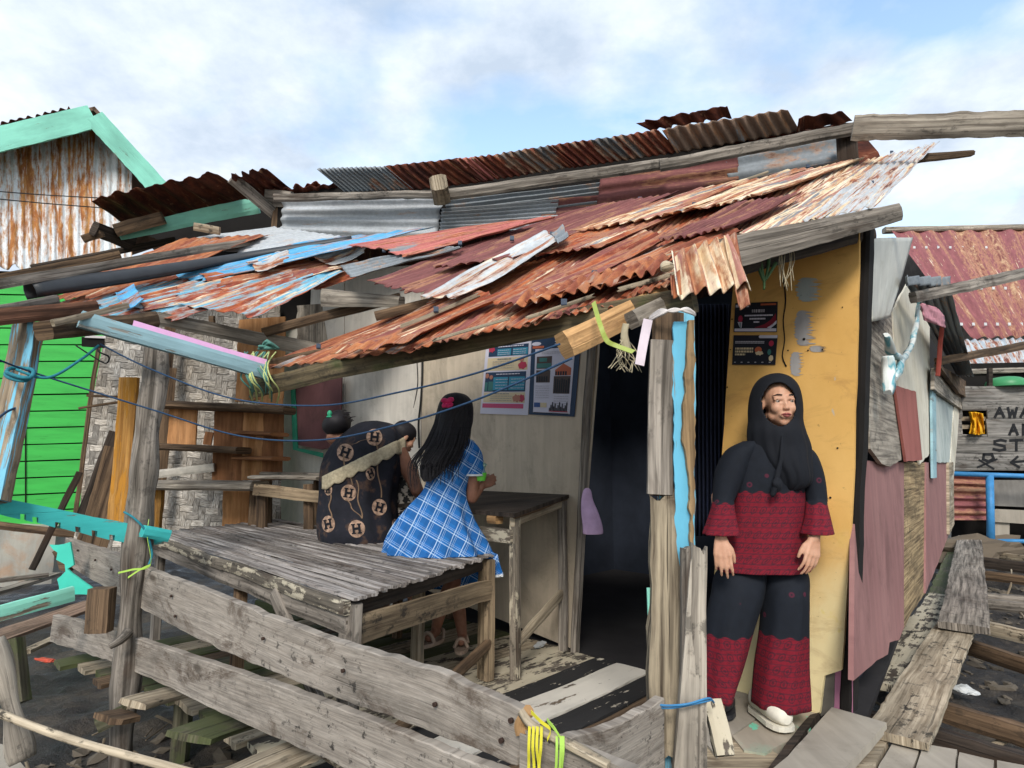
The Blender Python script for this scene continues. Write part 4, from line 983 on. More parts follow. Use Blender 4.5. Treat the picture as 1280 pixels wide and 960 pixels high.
tag(link('dry_roots', bm, m_dleaf), 'tangle of dry roots dangling next to the palm leaf', 'roots')
bm = bmesh.new()
for pts in ([(950, 310), (952, 335), (955, 350), (955, 362)], [(962, 315), (960, 335), (956, 352)], [(970, 328), (962, 342), (957, 350)], [(946, 328), (952, 345), (956, 354)]):
    add_tube(bm, [at(x, y, 2.45) for x, y in pts], lambda s: .006*(1-.6*s)+.002, n=6, sub=4)
tag(link('green_leaves', bm, m_gleaf), 'bunch of dark green leaves hanging from the beam over the yellow wall', 'leaves')
bm = bmesh.new()
for q in range(10):
    x = 975+r_.random()*18; add_tube(bm, [at(x, 298, 2.45), at(x+r_.uniform(-6, 6), 325, 2.45), at(x+r_.uniform(-9, 9), 345+r_.random()*20, 2.45)], .0018, n=5, sub=4, seed=q)
tag(link('dry_strands', bm, m_dleaf), 'pale dry strands hanging beside the green leaves over the yellow wall', 'strands')
# bindings of green rope where the left beams meet
m_gr = plain('rope_green', '#4f7f74', .7, .3, 30); m_lr = plain('rope_lime', '#b5bd7a', .7, .3, 30)
bd = thing('rope_binding', 'tangled green and white rope binding the pink beam to the eave beam', 'rope', at(325, 470, 3.4))
for i_, (mm, nm) in enumerate(((m_gr, 'green_rope'), (m_lr, 'pale_rope'))):
    bm = bmesh.new()
    for q in range(7):
        x = 306+q*5+i_*3+r_.uniform(-3, 3)
        add_tube(bm, [at(x+3+r_.uniform(-6, 6), 440, 3.45), at(x-4+r_.uniform(-6, 6), 455, 3.28), at(x-1+r_.uniform(-7, 7), 472, 3.22), at(x+3+r_.uniform(-7, 7), 488, 3.28), at(x+5, 494+r_.uniform(-6, 12), 3.4)], .0045, n=6, sub=5)
    if i_ == 0:
        for q in range(6): add_tube(bm, [at(325+r_.uniform(-8, 8), 436, 3.3), at(330+r_.uniform(-8, 8), 430+r_.uniform(-6, 6), 3.25), at(342+r_.uniform(-8, 8), 436, 3.3)], .008, n=6, sub=5)
    link(nm, bm, mm, bd)

# ================================================================ left beams
lb = thing('beam_frame', 'old beams of the left eave with a pink topped rail resting on the log post', 'beams', at(190, 430, 3.0))
A = at(100, 398, 2.70); B = at(332, 466, 3.30)
plank('pink_beam', A, B, .075, .05, m_bluegrey, lb, side=(0, 0, 1), rough=.02)
plank('pink_top', at(165, 414, 2.86)+V((0, 0, .028)), B+V((0, 0, .045)), .055, .006, plain('pink_paint', '#d9a5cc', .5, .15, 12), lb, side=(.6, .6, 0))
pplank('rafter', (195, 398, 3.5), (395, 438, 4.3), (16, 18), .06, m_greyl, lb, rough=.08)
pplank('rafter', (330, 415, 4.0), (500, 372, 3.9), 12, .06, m_brown, lb)
pplank('rafter', (405, 372, 3.9), (502, 378, 3.6), (22, 14), .06, m_greyl, lb)
pplank('blunt_beam', (54, 415, 2.6), (190, 400, 3.3), (24, 20), .09, m_brown, lb, rough=.05)
pplank('pale_stick', (66, 404, 2.55), (160, 382, 2.9), (8, 7), .02, m_tan, lb, rough=.2)
pplank('beam', (-40, 400, 2.4), (118, 385, 3.0), (22, 18), .06, wood('wood_redbrown', '#4a3024', '#8a5f48', mould=.3), lb, rough=.06)
pplank('beam', (-40, 392, 2.45), (70, 375, 2.9), (10, 12), .03, m_grey, lb)
pplank('long_board', (-40, 362, 3.0), (345, 296, 4.9), (14, 8), .03, m_grey, lb)
pplank('long_board', (-40, 358, 4.2), (150, 318, 4.8), (16, 10), .03, m_brown, lb)
pplank('long_board', (40, 335, 5.0), (220, 300, 5.3), (8, 8), .05, m_dark, lb)
# upper-left shed roof pieces
ul = thing('side_roof', 'dark rusty sheets over a teal beam at the left end of the shack', 'roof', at(250, 270, 5.2))
P = [at(162, 284, 5.4), at(112, 247, 4.7), at(268, 214, 4.6), at(322, 248, 5.3)]
sheet('roof_sheet', P, 7, .016, r_dark, ul, rag=(0, .03), nu=16)
P = [at(338, 258, 5.2), at(283, 217, 4.6), at(332, 210, 4.6), at(375, 243, 5.2)]
sheet('roof_sheet', P, 4, .014, r_dark, ul, rag=(0, .05), nu=16, hole=.1)
P = [at(372, 243, 5.0), at(364, 229, 4.8), at(400, 226, 4.8), at(402, 240, 5.0)]
sheet('roof_sheet', P, 3, .014, r_mar2, ul, rag=(0, .05), nu=10, hole=.2)
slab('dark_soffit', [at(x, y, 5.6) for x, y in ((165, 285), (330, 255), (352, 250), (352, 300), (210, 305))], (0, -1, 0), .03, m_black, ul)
pplank('teal_beam', (150, 292, 5.0), (322, 256, 5.1), (16, 20), .07, m_tealg, ul)
pplank('beam', (145, 288, 4.92), (204, 272, 4.95), 16, .06, m_brown, ul)
pplank('beam', (105, 299, 4.8), (128, 291, 4.8), 10, .05, m_brown, ul)
pplank('beam', (118, 285, 4.75), (165, 305, 5.2), 18, .06, m_dark, ul)
pplank('brace', (290, 222, 4.7), (345, 268, 5.0), 15, .06, m_grey, ul)
pplank('stud', (352, 250, 5.0), (348, 300, 5.0), 18, .08, m_brown, ul)
pplank('beam', (333, 247, 4.95), (365, 250, 4.9), 20, .06, m_grey, ul)
pplank('board', (243, 283, 4.7), (275, 288, 4.7), 10, .03, m_tan, ul)

m_brownt = wood('wood_browntan', '#5f5140', '#97846a', mould=.8, stain=.5)
# ================================================================ bench platform
bz = .64; TA = onz(435, 745, bz); TB = onz(190, 665, bz); TC = onz(615, 690, bz)
u_ = (TB-TA).normalized(); v_ = (TC-TA); vl = v_.length; v_.normalize(); TL = (TB-TA).length
bn = thing('slatted_platform', 'low platform of grey bamboo slats where two girls sit', 'bench', ((TA+TC)/2).xy.to_3d())
m_slat = wood('slat_grey', '#6a625d', '#b5aea8', mould=.7, stain=.4, grain=60)
m_slatd = wood('slat_dark', '#4f4844', '#8a827b', mould=.8, stain=.7, grain=60)
ns = 44; r_ = random.Random(2)
for i in range(ns):
    s = (i+.5)/ns; c = TA+v_*(vl*s); e0 = .014*r_.uniform(-1, 1); nd = V((0, 0, 1))
    zz = V((0, 0, -.012+.006*r_.uniform(-1, 1)))
    plank('slat', c-u_*(.03+e0)+zz, c+u_*(TL+.05*r_.uniform(-1, 1))+zz, vl/ns*.90, .012, m_slat if r_.random() < .7 else m_slatd, bn, side=v_, rough=.12, warp=.006, uo=i*2.7, seg=30)
def bpt(s, t, z=0): return TA+u_*s+v_*t+V((0, 0, z))
plank('front_apron', bpt(-.02, -.015, -.04), bpt(TL, -.015, -.04), .05, .03, m_peel, bn, side=(0, 0, 1), rough=.06)
plank('front_apron', bpt(-.02, .0, -.10), bpt(TL, .0, -.10), .07, .03, m_grey, bn, side=(0, 0, 1), rough=.05)
plank('back_apron', bpt(.0, vl-.02, -.06), bpt(TL, vl-.02, -.06), .08, .03, m_brown, bn, side=(0, 0, 1))
plank('end_board', bpt(-.03, .02, -.12), bpt(-.03, vl-.08, -.18), .10, .025, m_brownt, bn, side=(0, 0, 1), rough=.04)
plank('end_frame', bpt(.03, .02, -.055), bpt(.03, vl-.02, -.055), .06, .04, m_dark, bn, side=(0, 0, 1))
plank('mid_frame', bpt(.9, .02, -.055), bpt(.9, vl-.02, -.055), .06, .04, m_dark, bn, side=(0, 0, 1))
plank('brace', bpt(-.03, .06, -.60), bpt(-.03, vl-.05, -.45), .05, .03, m_brown, bn, side=(0, 0, 1))
plank('brace', bpt(.62, -.03, -.08), bpt(.12, .02, -.50), .07, .03, m_grey, bn, side=(.5, -.5, .2))
for s, t, mm, ww in ((.0, .02, m_grey, .085), (0, vl-.07, m_brownt, .085), (1.2, .05, m_brown, .07), (1.2, vl-.1, m_brown, .07), (TL-.1, .05, m_grey, .07), (TL-.1, vl-.1, m_brown, .07), (.42, vl-.3, m_tan, .06)):
    plank('leg', bpt(s, t, -.03), bpt(s, t, -.64 if s < .5 else -.8), ww, .06, mm, bn, side=u_, rough=.05)

# ================================================================ table by the wall
tz = .87; tw = Wall((.40, 3.88), (1.43, 2.853))
t0 = at(640, 640, 3.35); t1 = W1.px(705, 618, .04); tu = (V((.40, 3.88, 0))-V((1.43, 2.853, 0))).normalized()
tb = thing('wall_table', 'rough brown table with a dark top against the poster wall', 'table', (t0.x, t0.y, 0))
tv = (t1-t0); tvl = tv.length; tv.normalize()
slab('tabletop', [t0-tu*.04-tv*.03, t1-tu*.04, t1+tu*1.2, t0+tu*1.2-tv*.03], (0, 0, 1), .022, m_dark, tb, sub=.1, jit=.004)
plank('top_edge', t0-tu*.02+V((0, 0, -.02)), t1-tu*.02+V((0, 0, -.02)), .03, .02, m_brown, tb, side=(0, 0, 1))
plank('apron', t0+V((0, 0, -.13)), t0+tu*1.1+V((0, 0, -.13)), .07, .025, m_peel, tb, side=(0, 0, 1), rough=.05)
plank('apron', t0+V((0, 0, -.05))-tu*.0, t1+V((0, 0, -.05)), .05, .03, m_tan, tb, side=(0, 0, 1), rough=.05)
plank('block', t0+tu*.10+V((0, 0, -.045)), t0+tu*.17+V((0, 0, -.045)), .05, .06, m_fresh, tb, side=(0, 0, 1))
plank('stretcher', t0+V((0, 0, -.70))+tv*.02, t1+V((0, 0, -.58)), .05, .03, m_tan, tb, side=(0, 0, 1), rough=.1)
for q in (0, 1.08):
    for e in (t0+tv*.03, t1-tv*.03):
        plank('leg', e+tu*q+V((0, 0, -.02)), V(((e+tu*q).x, (e+tu*q).y, .0)), .055, .05, m_brown if q else (m_peel if (e-t0).length < .1 else m_grey), tb, side=tv, rough=.04)
# second low table at the left of the people
tb2 = thing('low_table', 'small weathered table behind the person in the dark dress', 'table', at(365, 660, 4.9))
pplank('tabletop', (330, 596, 5.0), (412, 598, 4.9), 5, .45, m_greyl, tb2, side=(0, 0, 1))
pplank('tabletop', (335, 592, 5.25), (412, 593, 5.15), 4, .25, m_greyl, tb2, side=(0, 0, 1))
pplank('apron', (318, 612, 4.75), (408, 621, 4.6), 14, .03, m_brownt, tb2)
for x, y0, y1, d in ((327, 612, 655, 4.8), (386, 605, 660, 4.7), (398, 600, 660, 5.0), (333, 595, 650, 5.2)): pplank('leg', (x, y0, d), (x, y1+25, d), 11, .06, m_brown, tb2, side=(1, 0, 0))

# ================================================================ left: woven wall, shelf, leaning boards
def woven():
    k = NT('woven_bamboo'); co = k.coords(rnd=False)
    def comb(sx, sy, off): 
        m = k.n('ShaderNodeMapping'); m.inputs['Scale'].default_value = (sx, sy, 1); m.inputs['Location'].default_value = off; m.inputs['Rotation'].default_value = (0, 0, math.radians(4)); k.l(co, m.inputs[0]); return m.outputs[0]
    wob = k.n('ShaderNodeVectorMath', operation='SCALE'); nz = k.n('ShaderNodeTexNoise'); nz.inputs['Scale'].default_value = 9; k.l(co, nz.inputs['Vector']); k.l(nz.outputs['Color'], wob.inputs[0]); wob.inputs['Scale'].default_value = .035
    add = k.n('ShaderNodeVectorMath', operation='ADD'); k.l(co, add.inputs[0]); k.l(wob.outputs[0], add.inputs[1]); co = add.outputs[0]
    sep = k.n('ShaderNodeSeparateXYZ'); k.l(comb(16, 16, (0, 0, 0)), sep.inputs[0])
    fx = k.math('FLOOR', sep.outputs[0]); fy = k.math('FLOOR', sep.outputs[1])
    tw = k.math('MODULO', k.math('ADD', k.math('ADD', fx, k.math('MULTIPLY', fy, 1.0)), 400.0), 4.0)
    msk = k.math('LESS_THAN', tw, 1.9)
    fr_x = k.math('FRACT', sep.outputs[0]); fr_y = k.math('FRACT', sep.outputs[1])
    ex = k.ramp(fr_x, [(0, 0.0), (.12, 1.0), (.88, 1.0), (1, 0.0)]); ey = k.ramp(fr_y, [(0, 0.0), (.12, 1.0), (.88, 1.0), (1, 0.0)])
    edge = k.mix(msk, ex, ey)
    ga = k.noise(co, (18, 160, 1), 3, .6); gb = k.noise(co, (160, 18, 1), 3, .6); g = k.mix(msk, gb, ga)
    wn_ = k.n('ShaderNodeTexWhiteNoise'); wn_.noise_dimensions = '2D'; cmb = k.n('ShaderNodeCombineXYZ'); k.l(k.mix(msk, fx, fy), cmb.inputs[0]); k.l(msk, cmb.inputs[1]); k.l(cmb.outputs[0], wn_.inputs['Vector'])
    c = k.ramp(g, [(.36, srgb('#776f65')), (.62, srgb('#d8d2c8'))])
    c = k.mix(1.0, c, k.ramp(wn_.outputs['Value'], [(0, .38), (1, 1.2)]), 'MULTIPLY')
    c = k.mix(1.0, c, k.ramp(edge, [(0, .5), (.35, 1.0)]), 'MULTIPLY')
    c = k.mix(.8, c, k.ramp(k.noise(co, (2, 2, 1), 5, .6), [(.35, (.62, .55, .46, 1)), (.6, (1, 1, 1, 1))]), 'MULTIPLY')
    return k.fin(c, k.math('ADD', edge, k.math('MULTIPLY', g, .5)), .9, .008, .85)
m_woven = woven()
WW = Wall(tuple(at(98, 600, 5.9))[:2], tuple(at(350, 600, 5.7))[:2])
wv = thing('woven_wall', 'grey woven bamboo wall at the left end of the porch', 'wall', WW.px(220, 640))
slab('woven_panel', [WW.px(x, y) for x, y in ((135, 395), (350, 380), (350, 690), (88, 690), (98, 640), (112, 520))], WW.n, .015, m_woven, wv, sub=.3, jit=.01)
slab('dark_back', [WW.px(x, y, -.1) for x, y in ((150, 330), (420, 280), (420, 400), (150, 400))], WW.n, .015, m_black, wv)
for a, b, wv_, mm in (((124, 425), (92, 655), 5, m_brown), ((213, 398), (208, 470), 12, m_brown), ((213, 460), (196, 640), 14, m_brown), ((262, 400), (268, 400), 10, m_brown)):
    pplank('stud', (*a, 5.6), (*b, 5.6), wv_, .04, mm, wv)
pplank('plywood_panel', (328, 398, 5.5), (325, 500, 5.4), 58, .02, m_ply, wv, side=(1, 0, 0), warp=.0)
pplank('grey_panel', (402, 380, 5.7), (402, 470, 5.6), 60, .02, m_greyl, wv, side=(1, 0, 0))
# shelf
sh = thing('wall_shelf', 'brown plywood shelf unit with dividers in front of the woven wall', 'shelf', at(270, 620, 5.2))
for a, b, th_ in (((192, 505), (362, 513), 9), ((186, 558), (305, 563), 8), ((300, 541), (350, 543), 5), ((302, 572), (352, 573), 5)):
    pplank('shelf_board', (*a, 5.15), (*b, 5.0), th_, .22, m_brown if th_ > 5 else m_plyd, sh, side=(0, 0, 1))
for x, y0, y1, wd, mm in ((230, 509, 557, 34, m_ply), (287, 510, 602, 36, m_plyd), (318, 512, 600, 26, m_ply), (342, 512, 600, 26, m_plyd), (342, 470, 508, 28, m_ply), (262, 540, 556, 10, m_plyd)):
    pplank('divider', (x, y0, 5.18), (x-3, y1, 5.18), wd, .02, mm, sh, side=(1, 0, 0), warp=0)
sb = thing('shelf_bench', 'long grey board bench under the brown plywood shelf', 'bench', at(250, 650, 5.1))
pplank('seat', (190, 606, 5.0), (325, 607, 4.9), 11, .3, m_greyl, sb, side=(0, 0, 1))
for x in (197, 320): pplank('leg', (x, 612, 5.0), (x-4, 680, 5.0), 12, .06, m_yel if x < 250 else m_brown, sb, side=(1, 0, 0))
pplank('back_leg', (300, 612, 5.2), (298, 680, 5.2), 40, .02, m_ply, sb, side=(1, 0, 0))
o = pplank('bamboo_pole', (186, 594, 5.05), (268, 584, 5.15), 10, .05, plain('pole_white', '#b5b0a6', .7, .3, 14), None); tag(o, 'whitish pole lying across above the board bench', 'pole')
yp = thing('ochre_board', 'tall ochre painted board leaning behind the log post', 'board', at(148, 650, 4.1))
pplank('board', (162, 472, 4.0), (146, 665, 4.0), (22, 22), .04, m_yel, yp, side=(1, 0, 0))
ld = 'leaning boards behind the log post'
for a, b, w_, mm, lab in (((146, 540), (98, 665), 16, m_dark, 'dark board leaning steeply left of the ochre board'), ((150, 560), (112, 690), 30, m_brown, 'wide brown board leaning just behind the ochre board'), ((100, 590), (40, 712), 7, m_dark, 'thin dark stick slanting down to the left in front of the stone base')):
    o = pplank('leaning_board', (*a, 4.4), (*b, 4.3), w_, .03, mm, None, rough=.1); tag(o, lab, 'board', ld)
for a, b, w_, lab in (((108, 494), (150, 496), 3, 'upper small stick poking left from the log post'), ((98, 510), (150, 502), 3, 'lower small stick poking left from the log post')):
    o = pplank('small_stick', (*a, 3.9), (*b, 4.0), w_, .01, m_brown, None); tag(o, lab, 'stick')
# teal notched beam, tying to log post
tbm = thing('notched_beam', 'turquoise painted beam with square notches tied to the log post', 'beam', at(90, 650, 2.9))
bm = bmesh.new(); tp = Wall(tuple(at(-10, 640, 2.55))[:2], tuple(at(205, 670, 3.0))[:2])
top = [(-20, 618), (60, 634), (120, 647), (205, 662)]; 
bot = [(205, 680), (176, 682)]
for x in (140, 118, 97, 72, 44, 28): 
    yb = 636+ (x+20)*.232+2
    bot += [(x+4, yb+1), (x+4, yb-6), (x-3, yb-7), (x-3, yb)]
bot += [(-20, 638)]
slab('beam', [tp.px(x, y) for x, y in top+bot], tp.n, .05, m_teal, tbm, jit=.002, sub=.04)
pplank('beam_end', (178, 664, 2.86), (210, 670, 2.95), 14, .05, m_teal, tbm)
# turquoise scrap sheet + lower left boards
o = slab('turquoise_scrap', [at(x, y, 3.3) for x, y in ((62, 682), (88, 678), (92, 706), (84, 712), (118, 736), (114, 744), (75, 742), (71, 725), (82, 714), (80, 706), (70, 700), (72, 692))], (0, -1, 0), .01, plain('turquoise', '#45c4ae', .5, .15, 6), None, sub=.03, jit=.006); tag(o, 'torn bright turquoise sheet hanging behind the rail end', 'sheet')
o = slab('rotten_chunk', [at(x, y, 3.6) for x, y in ((66, 690), (80, 682), (84, 715), (74, 712))], (0, -1, 0), .05, m_brown, None, sub=.05, jit=.01); tag(o, 'small brown wood chunk beside the turquoise sheet', 'wood')
pl2('side_plank', (-20, 802), (125, 752), .24, .03, -.02, -.02, wood('wood_redplank', '#6a5548', '#8f7766', mould=.3), 'reddish brown plank running left from the railing foot', rough=.03)
o = plank('green_board', at(-20, 772, 2.9), at(92, 742, 3.2), .07, .03, m_tealg, None, side=(0, 0, 1)); tag(o, 'dull green painted board lying on the reddish plank', 'board')
pl2('side_plank', (30, 815), (75, 795), .06, .03, -.05, -.05, m_tan, 'small bright broken plank end under the reddish plank', ragged=.06, rough=.15)
for p1, p2, w_, lab in (((15, 800, 2.8), (22, 880, 2.75), 22, 'greenish stump post under the reddish plank'), ((128, 735, 2.9), (124, 790, 2.9), 26, 'short dark upright block between the two rail boards')):
    o = pplank('stub_post', p1, p2, w_, .07, m_moss if p1[0] < 50 else m_brown, None, side=(1, 0, 0)); tag(o, lab, 'post')
for a, b, w_, z, lab in (((-20, 745), (70, 718), .10, .05, 'grey driftwood board on the ground by the stone base'), ((-20, 728), (60, 718), .05, .1, 'thin board behind the grey driftwood board'), ((-10, 705), (60, 700), .5, -.05, 'dark grey slab at the foot of the stone base')):
    pl2('ground_board', a, b, w_, .04, z, z, m_grey, lab, rough=.15)
o = crumple('orange_wrapper', onz(58, 825, MUDZ+.06), .05, plain('wrapper', '#c2503a', .5, .5, 40), 'small red and yellow wrapper on the mud under the left planks', sq=(1.6, .6, .25))
o = crumple('white_scrap', onz(120, 838, MUDZ+.06), .045, m_lw, 'white crumpled scrap on the mud left of the log post', sq=(1.3, .7, .4), sd=2)

# ================================================================ ropes (washing lines)
m_rope = plain('rope_blue', '#27425f', .8, .3, 60); m_ropeg = plain('rope_teal', '#2a7a88', .8, .3, 60)
def rope(pts, r, mat, lab, cat='rope', name='washing_line'):
    o = tube(name, [at(*p) for p in pts], r, mat, None, n=7, sub=14); tag(o, lab, cat); return o
rope([(-20, 442, 2.3), (40, 465, 2.6), (190, 512, 2.8), (300, 545, 2.9), (400, 550, 2.75), (500, 530, 2.45), (600, 498, 2.15), (715, 448, 1.93)], .004, m_rope, 'long lower blue washing line sagging across the porch to the cut rafter end')
rope([(125, 430, 2.8), (190, 462, 2.85), (290, 498, 2.85), (400, 507, 2.7), (500, 490, 2.4), (600, 465, 2.1), (700, 430, 1.93)], .0038, m_rope, 'upper blue washing line above the lower one')
rope([(20, 462, 2.5), (60, 472, 2.55), (100, 450, 2.7), (123, 432, 2.85)], .006, m_ropeg, 'short teal rope from the leaning post up to the beam')
rope([(-10, 530, 2.3), (8, 515, 2.5), (25, 508, 2.6)], .005, m_rope, 'short blue string at the left edge on the leaning post')
o = tube('rope_knot', [at(8, 465, 2.5), at(20, 470, 2.42), at(38, 472, 2.42), at(40, 462, 2.6), at(14, 460, 2.6), at(8, 470, 2.5), at(30, 476, 2.42), at(42, 468, 2.5)], .008, m_ropeg, None, n=7, sub=6); tag(o, 'teal rope knot wound round the leaning blue post', 'knot')
rope([(155, 640, 2.86), (168, 648, 2.84), (182, 664, 2.86), (190, 690, 2.9), (186, 706, 2.88)], .005, m_ropeg, 'teal string tying the notched beam to the log post')
bm = bmesh.new(); ribbon(bm, [at(148, 716, 2.84), at(165, 712, 2.83), at(188, 706, 2.86), at(184, 670, 2.86), at(186, 650, 2.88)], .008, (0, 0, 1)); ribbon(bm, [at(160, 722, 2.83), at(175, 712, 2.83), at(188, 706, 2.85)], .008, (0, 0, 1))
o = link('lime_strap', bm, m_strapg); solid(o, .002); tag(o, 'lime plastic strap round the log post at the upper rail', 'strap')
m_cab = plain('cable_black', '#1d1d1e', .6)
o = tube('wall_cable', [W1.px(527, 430, .02), W1.px(528, 460, .02), W1.px(526, 500, .025), W1.px(523, 530, .02), W1.px(524, 560, .02)], .008, m_cab, None, n=7); tag(o, 'black cable running down the wall behind the girl in blue', 'cable')
o = tube('thin_cable', [W1.px(521, 450, .02), W1.px(522, 480, .02), W1.px(517, 510, .02)], .004, m_cab, None, n=6); tag(o, 'thin dark cable just left of the thick wall cable', 'cable')
# hanger, small dark label board on green wall
o = tube('wire_hanger', [at(95, 432, 3.0), at(115, 445, 3.0), at(132, 454, 3.0), at(136, 446, 3.0), at(124, 440, 3.0), at(122, 434, 3.0)], .004, m_cab, None, n=6); tag(o, 'black wire hook hanging under the blunt beam end', 'hook')
o = slab('dark_card', [at(x, y, 5.0) for x, y in ((102, 421), (130, 423), (130, 435), (102, 433))], (0, -1, 0), .01, m_black, None); tag(o, 'small black card with a white edge behind the blunt beam', 'card')
slab('card_edge', [at(x, y, 4.98) for x, y in ((106, 419), (132, 420), (132, 423), (106, 422))], (0, -1, 0), .01, m_wrap, o)

# ================================================================ posters
def flat(par, name, wall, off, quad, shapes):
    """quad: TL, TR, BR, BL pixels; shapes: (colour material, [(u,v)...]) in 0..1"""
    Q = [wall.px(x, y, off) for x, y in quad]
    def uv(u, v): return Q[0].lerp(Q[1], u).lerp(Q[3].lerp(Q[2], u), v)
    slab(name, [uv(0, 0), uv(1, 0), uv(1, 1), uv(0, 1)], wall.n, .002, shapes[0], par)
    for k_, (nm, mm, polys, lev) in enumerate(shapes[1]):
        for grp in ([[P] for P in polys] if len(polys) <= 5 else [polys]):
            bm = bmesh.new()
            for P in grp: add_slab(bm, [uv(a, b)+wall.n*(.0012*lev) for a, b in P], wall.n, .0008)
            link(nm, bm, mm, par)
def R_(x0, y0, x1, y1): return [(x0, y0), (x1, y0), (x1, y1), (x0, y1)]
def E_(cx, cy, rx, ry, n=14, jit=0): return [(cx+rx*math.cos(2*math.pi*i/n)*(1+jit*math.sin(i*2.7)), cy+ry*math.sin(2*math.pi*i/n)*(1+jit*math.sin(i*2.7))) for i in range(n)]
def T_(x0, x1, ys, h, sd=1, gap=.012):   # rows of illegible small print
    r = random.Random(sd); out = []
    for y in ys:
        x = x0
        while x < x1:
            wd = .02+.05*r.random(); out.append(R_(x, y, min(x+wd, x1), y+h)); x += wd+gap
    return out
fm = {n: plain('print_'+n, c, .5, .06, 3, bump=0) for n, c in dict(white='#c6c3cf', navy='#1f3550', teal='#2f7f98', cream='#c9b896', red='#a8324a', pink='#b8456a', skin='#a8705c', black='#1d2029', grey='#6f7480', brown='#4a3a36', lgrey='#a8a6ae', orange='#b96040', tealg='#3a6f6a', dkred='#7a1f30', blue='#2f4f86').items()}
p1 = thing('wall_poster', 'white printed poster with teal and red panels left of the house photo poster', 'poster', W1.px(632, 520))
flat(p1, 'paper', W1, .006, ((608, 429), (665, 424), (660, 519), (600, 517)), (fm['white'], [
 ('navy_panel', fm['navy'], [R_(.08, .05, .94, .20), R_(.05, .42, .92, .69)], 1), ('teal_panel', fm['teal'], [R_(.28, .10, .58, .195), R_(.62, .10, .93, .195), R_(.24, .49, .55, .67), R_(.58, .49, .9, .67)], 2),
 ('cream_panel', fm['cream'], [R_(.07, .22, .94, .40), R_(.05, .70, .92, .84)], 1), ('red_print', fm['red'], [E_(.84, .34, .09, .05, jit=.12), E_(.15, .10, .07, .04, jit=.2), E_(.86, .78, .06, .05, jit=.15)], 3),
 ('pink_bar', fm['pink'], [R_(.04, .855, .9, .915)], 1), ('portrait_print', fm['skin'], [E_(.10, .47, .04, .035), E_(.19, .49, .04, .03), E_(.76, .78, .08, .05, jit=.2), E_(.82, .26, .05, .025)], 4),
 ('print_lines', fm['white'], T_(.3, .85, (.065,), .012, 3)+T_(.30, .56, (.12, .15, .175, .52, .56, .60, .64), .006, 4)+T_(.63, .9, (.12, .15, .175, .52, .56, .60, .64), .006, 5)+T_(.3, .8, (.445,), .012, 6), 5),
 ('grey_lines', fm['grey'], T_(.2, .66, (.27, .30, .33, .36, .75, .78, .81), .005, 8)+T_(.3, .6, (.235, .715), .01, 9), 5), ('figure_print', fm['tealg'], [R_(.06, .56, .12, .68), R_(.14, .55, .24, .68)], 3)]))
p2 = thing('wall_poster', 'navy framed poster with four small house photos beside the door', 'poster', W1.px(690, 520))
flat(p2, 'paper', W1, .006, ((664, 424), (727, 419), (718, 521), (661, 518)), (fm['navy'], [
 ('white_field', fm['white'], [R_(.10, .14, .90, .97)], 1), ('house_photo', fm['brown'], [R_(.14, .24, .46, .40), R_(.14, .42, .44, .58), R_(.52, .50, .86, .72)], 2), ('house_print', fm['orange'], [[(.54, .42), (.70, .34), (.86, .40), (.86, .49), (.54, .49)], R_(.04, .10, .28, .13)], 2),
 ('photo_detail', fm['tealg'], [R_(.15, .33, .45, .39), R_(.2, .26, .36, .31)], 3), ('figures', fm['black'], [R_(.16+.05*i, .50, .19+.05*i, .57) for i in range(5)]+[R_(.55+.05*i, .44, .58+.05*i, .49) for i in range(5)]+[R_(.55+.045*i, .53+.01*(i % 3), .575+.045*i, .71) for i in range(7)], 4),
 ('print_lines', fm['lgrey'], T_(.14, .44, [.62+.03*i for i in range(6)], .008, 2)+T_(.55, .85, [.75+.03*i for i in range(4)], .008, 12)+T_(.25, .75, (.18, .2), .008, 7), 3), ('label_white', fm['white'], [E_(.12, .07, .1, .025), R_(.5, .05, .8, .06), R_(.5, .08, .8, .09)], 2),
 ('logo_strip', fm['blue'], [R_(.12, .84, .26, .90)], 3), ('logo_gold', fm['cream'], [R_(.26, .84, .40, .90)], 3), ('skyline_print', fm['black'], [R_(.46+.03*i, .90-.018*(i*7 % 5), .48+.03*i, .94) for i in range(13)]+[R_(.12, .965, .88, .972)], 4), ('skyline_base', fm['red'], [R_(.46, .94, .86, .95)], 4)]))
p3 = thing('yellow_wall_card', 'dark card with red corner swoosh and tiny portrait, upper one on yellow wall', 'poster', W1.px(944, 414))
flat(p3, 'card', W1, .010, ((919, 379), (972, 377), (971, 415), (917, 415)), (fm['black'], [
 ('edge_band', fm['white'], [R_(.02, .88, .99, .98), R_(.02, .06, .34, .15), [(.78, .86), (.99, .62), (.99, .72), (.86, .88)]], 1), ('red_swoosh', fm['dkred'], [[(.48, .86), (.72, .74), (.86, .60), (.97, .38), (.98, .62), (.90, .76), (.78, .86)]], 1),
 ('gold_label', fm['orange'], [R_(.62, .05, .97, .11)], 2), ('portrait_head', fm['red'], [E_(.155, .55, .055, .115)], 3), ('portrait_shirt', fm['white'], [[(.09, .66), (.2, .66), (.19, .86), (.15, .86)]], 2), ('portrait_tie', fm['tealg'], [[(.14, .68), (.165, .68), (.17, .86), (.15, .86)]], 3),
 ('print_title', fm['lgrey'], T_(.42, .72, (.24,), .10, 31, .02), 2), ('print_lines', fm['white'], T_(.25, .90, (.42,), .045, 33, .006)+T_(.37, .74, (.53,), .05, 34, .006)+T_(.47, .6, (.64,), .05, 35, .006), 2)]))
p4 = thing('yellow_wall_card', 'dark card with small round pictures, lower one on yellow wall', 'poster', W1.px(944, 457))
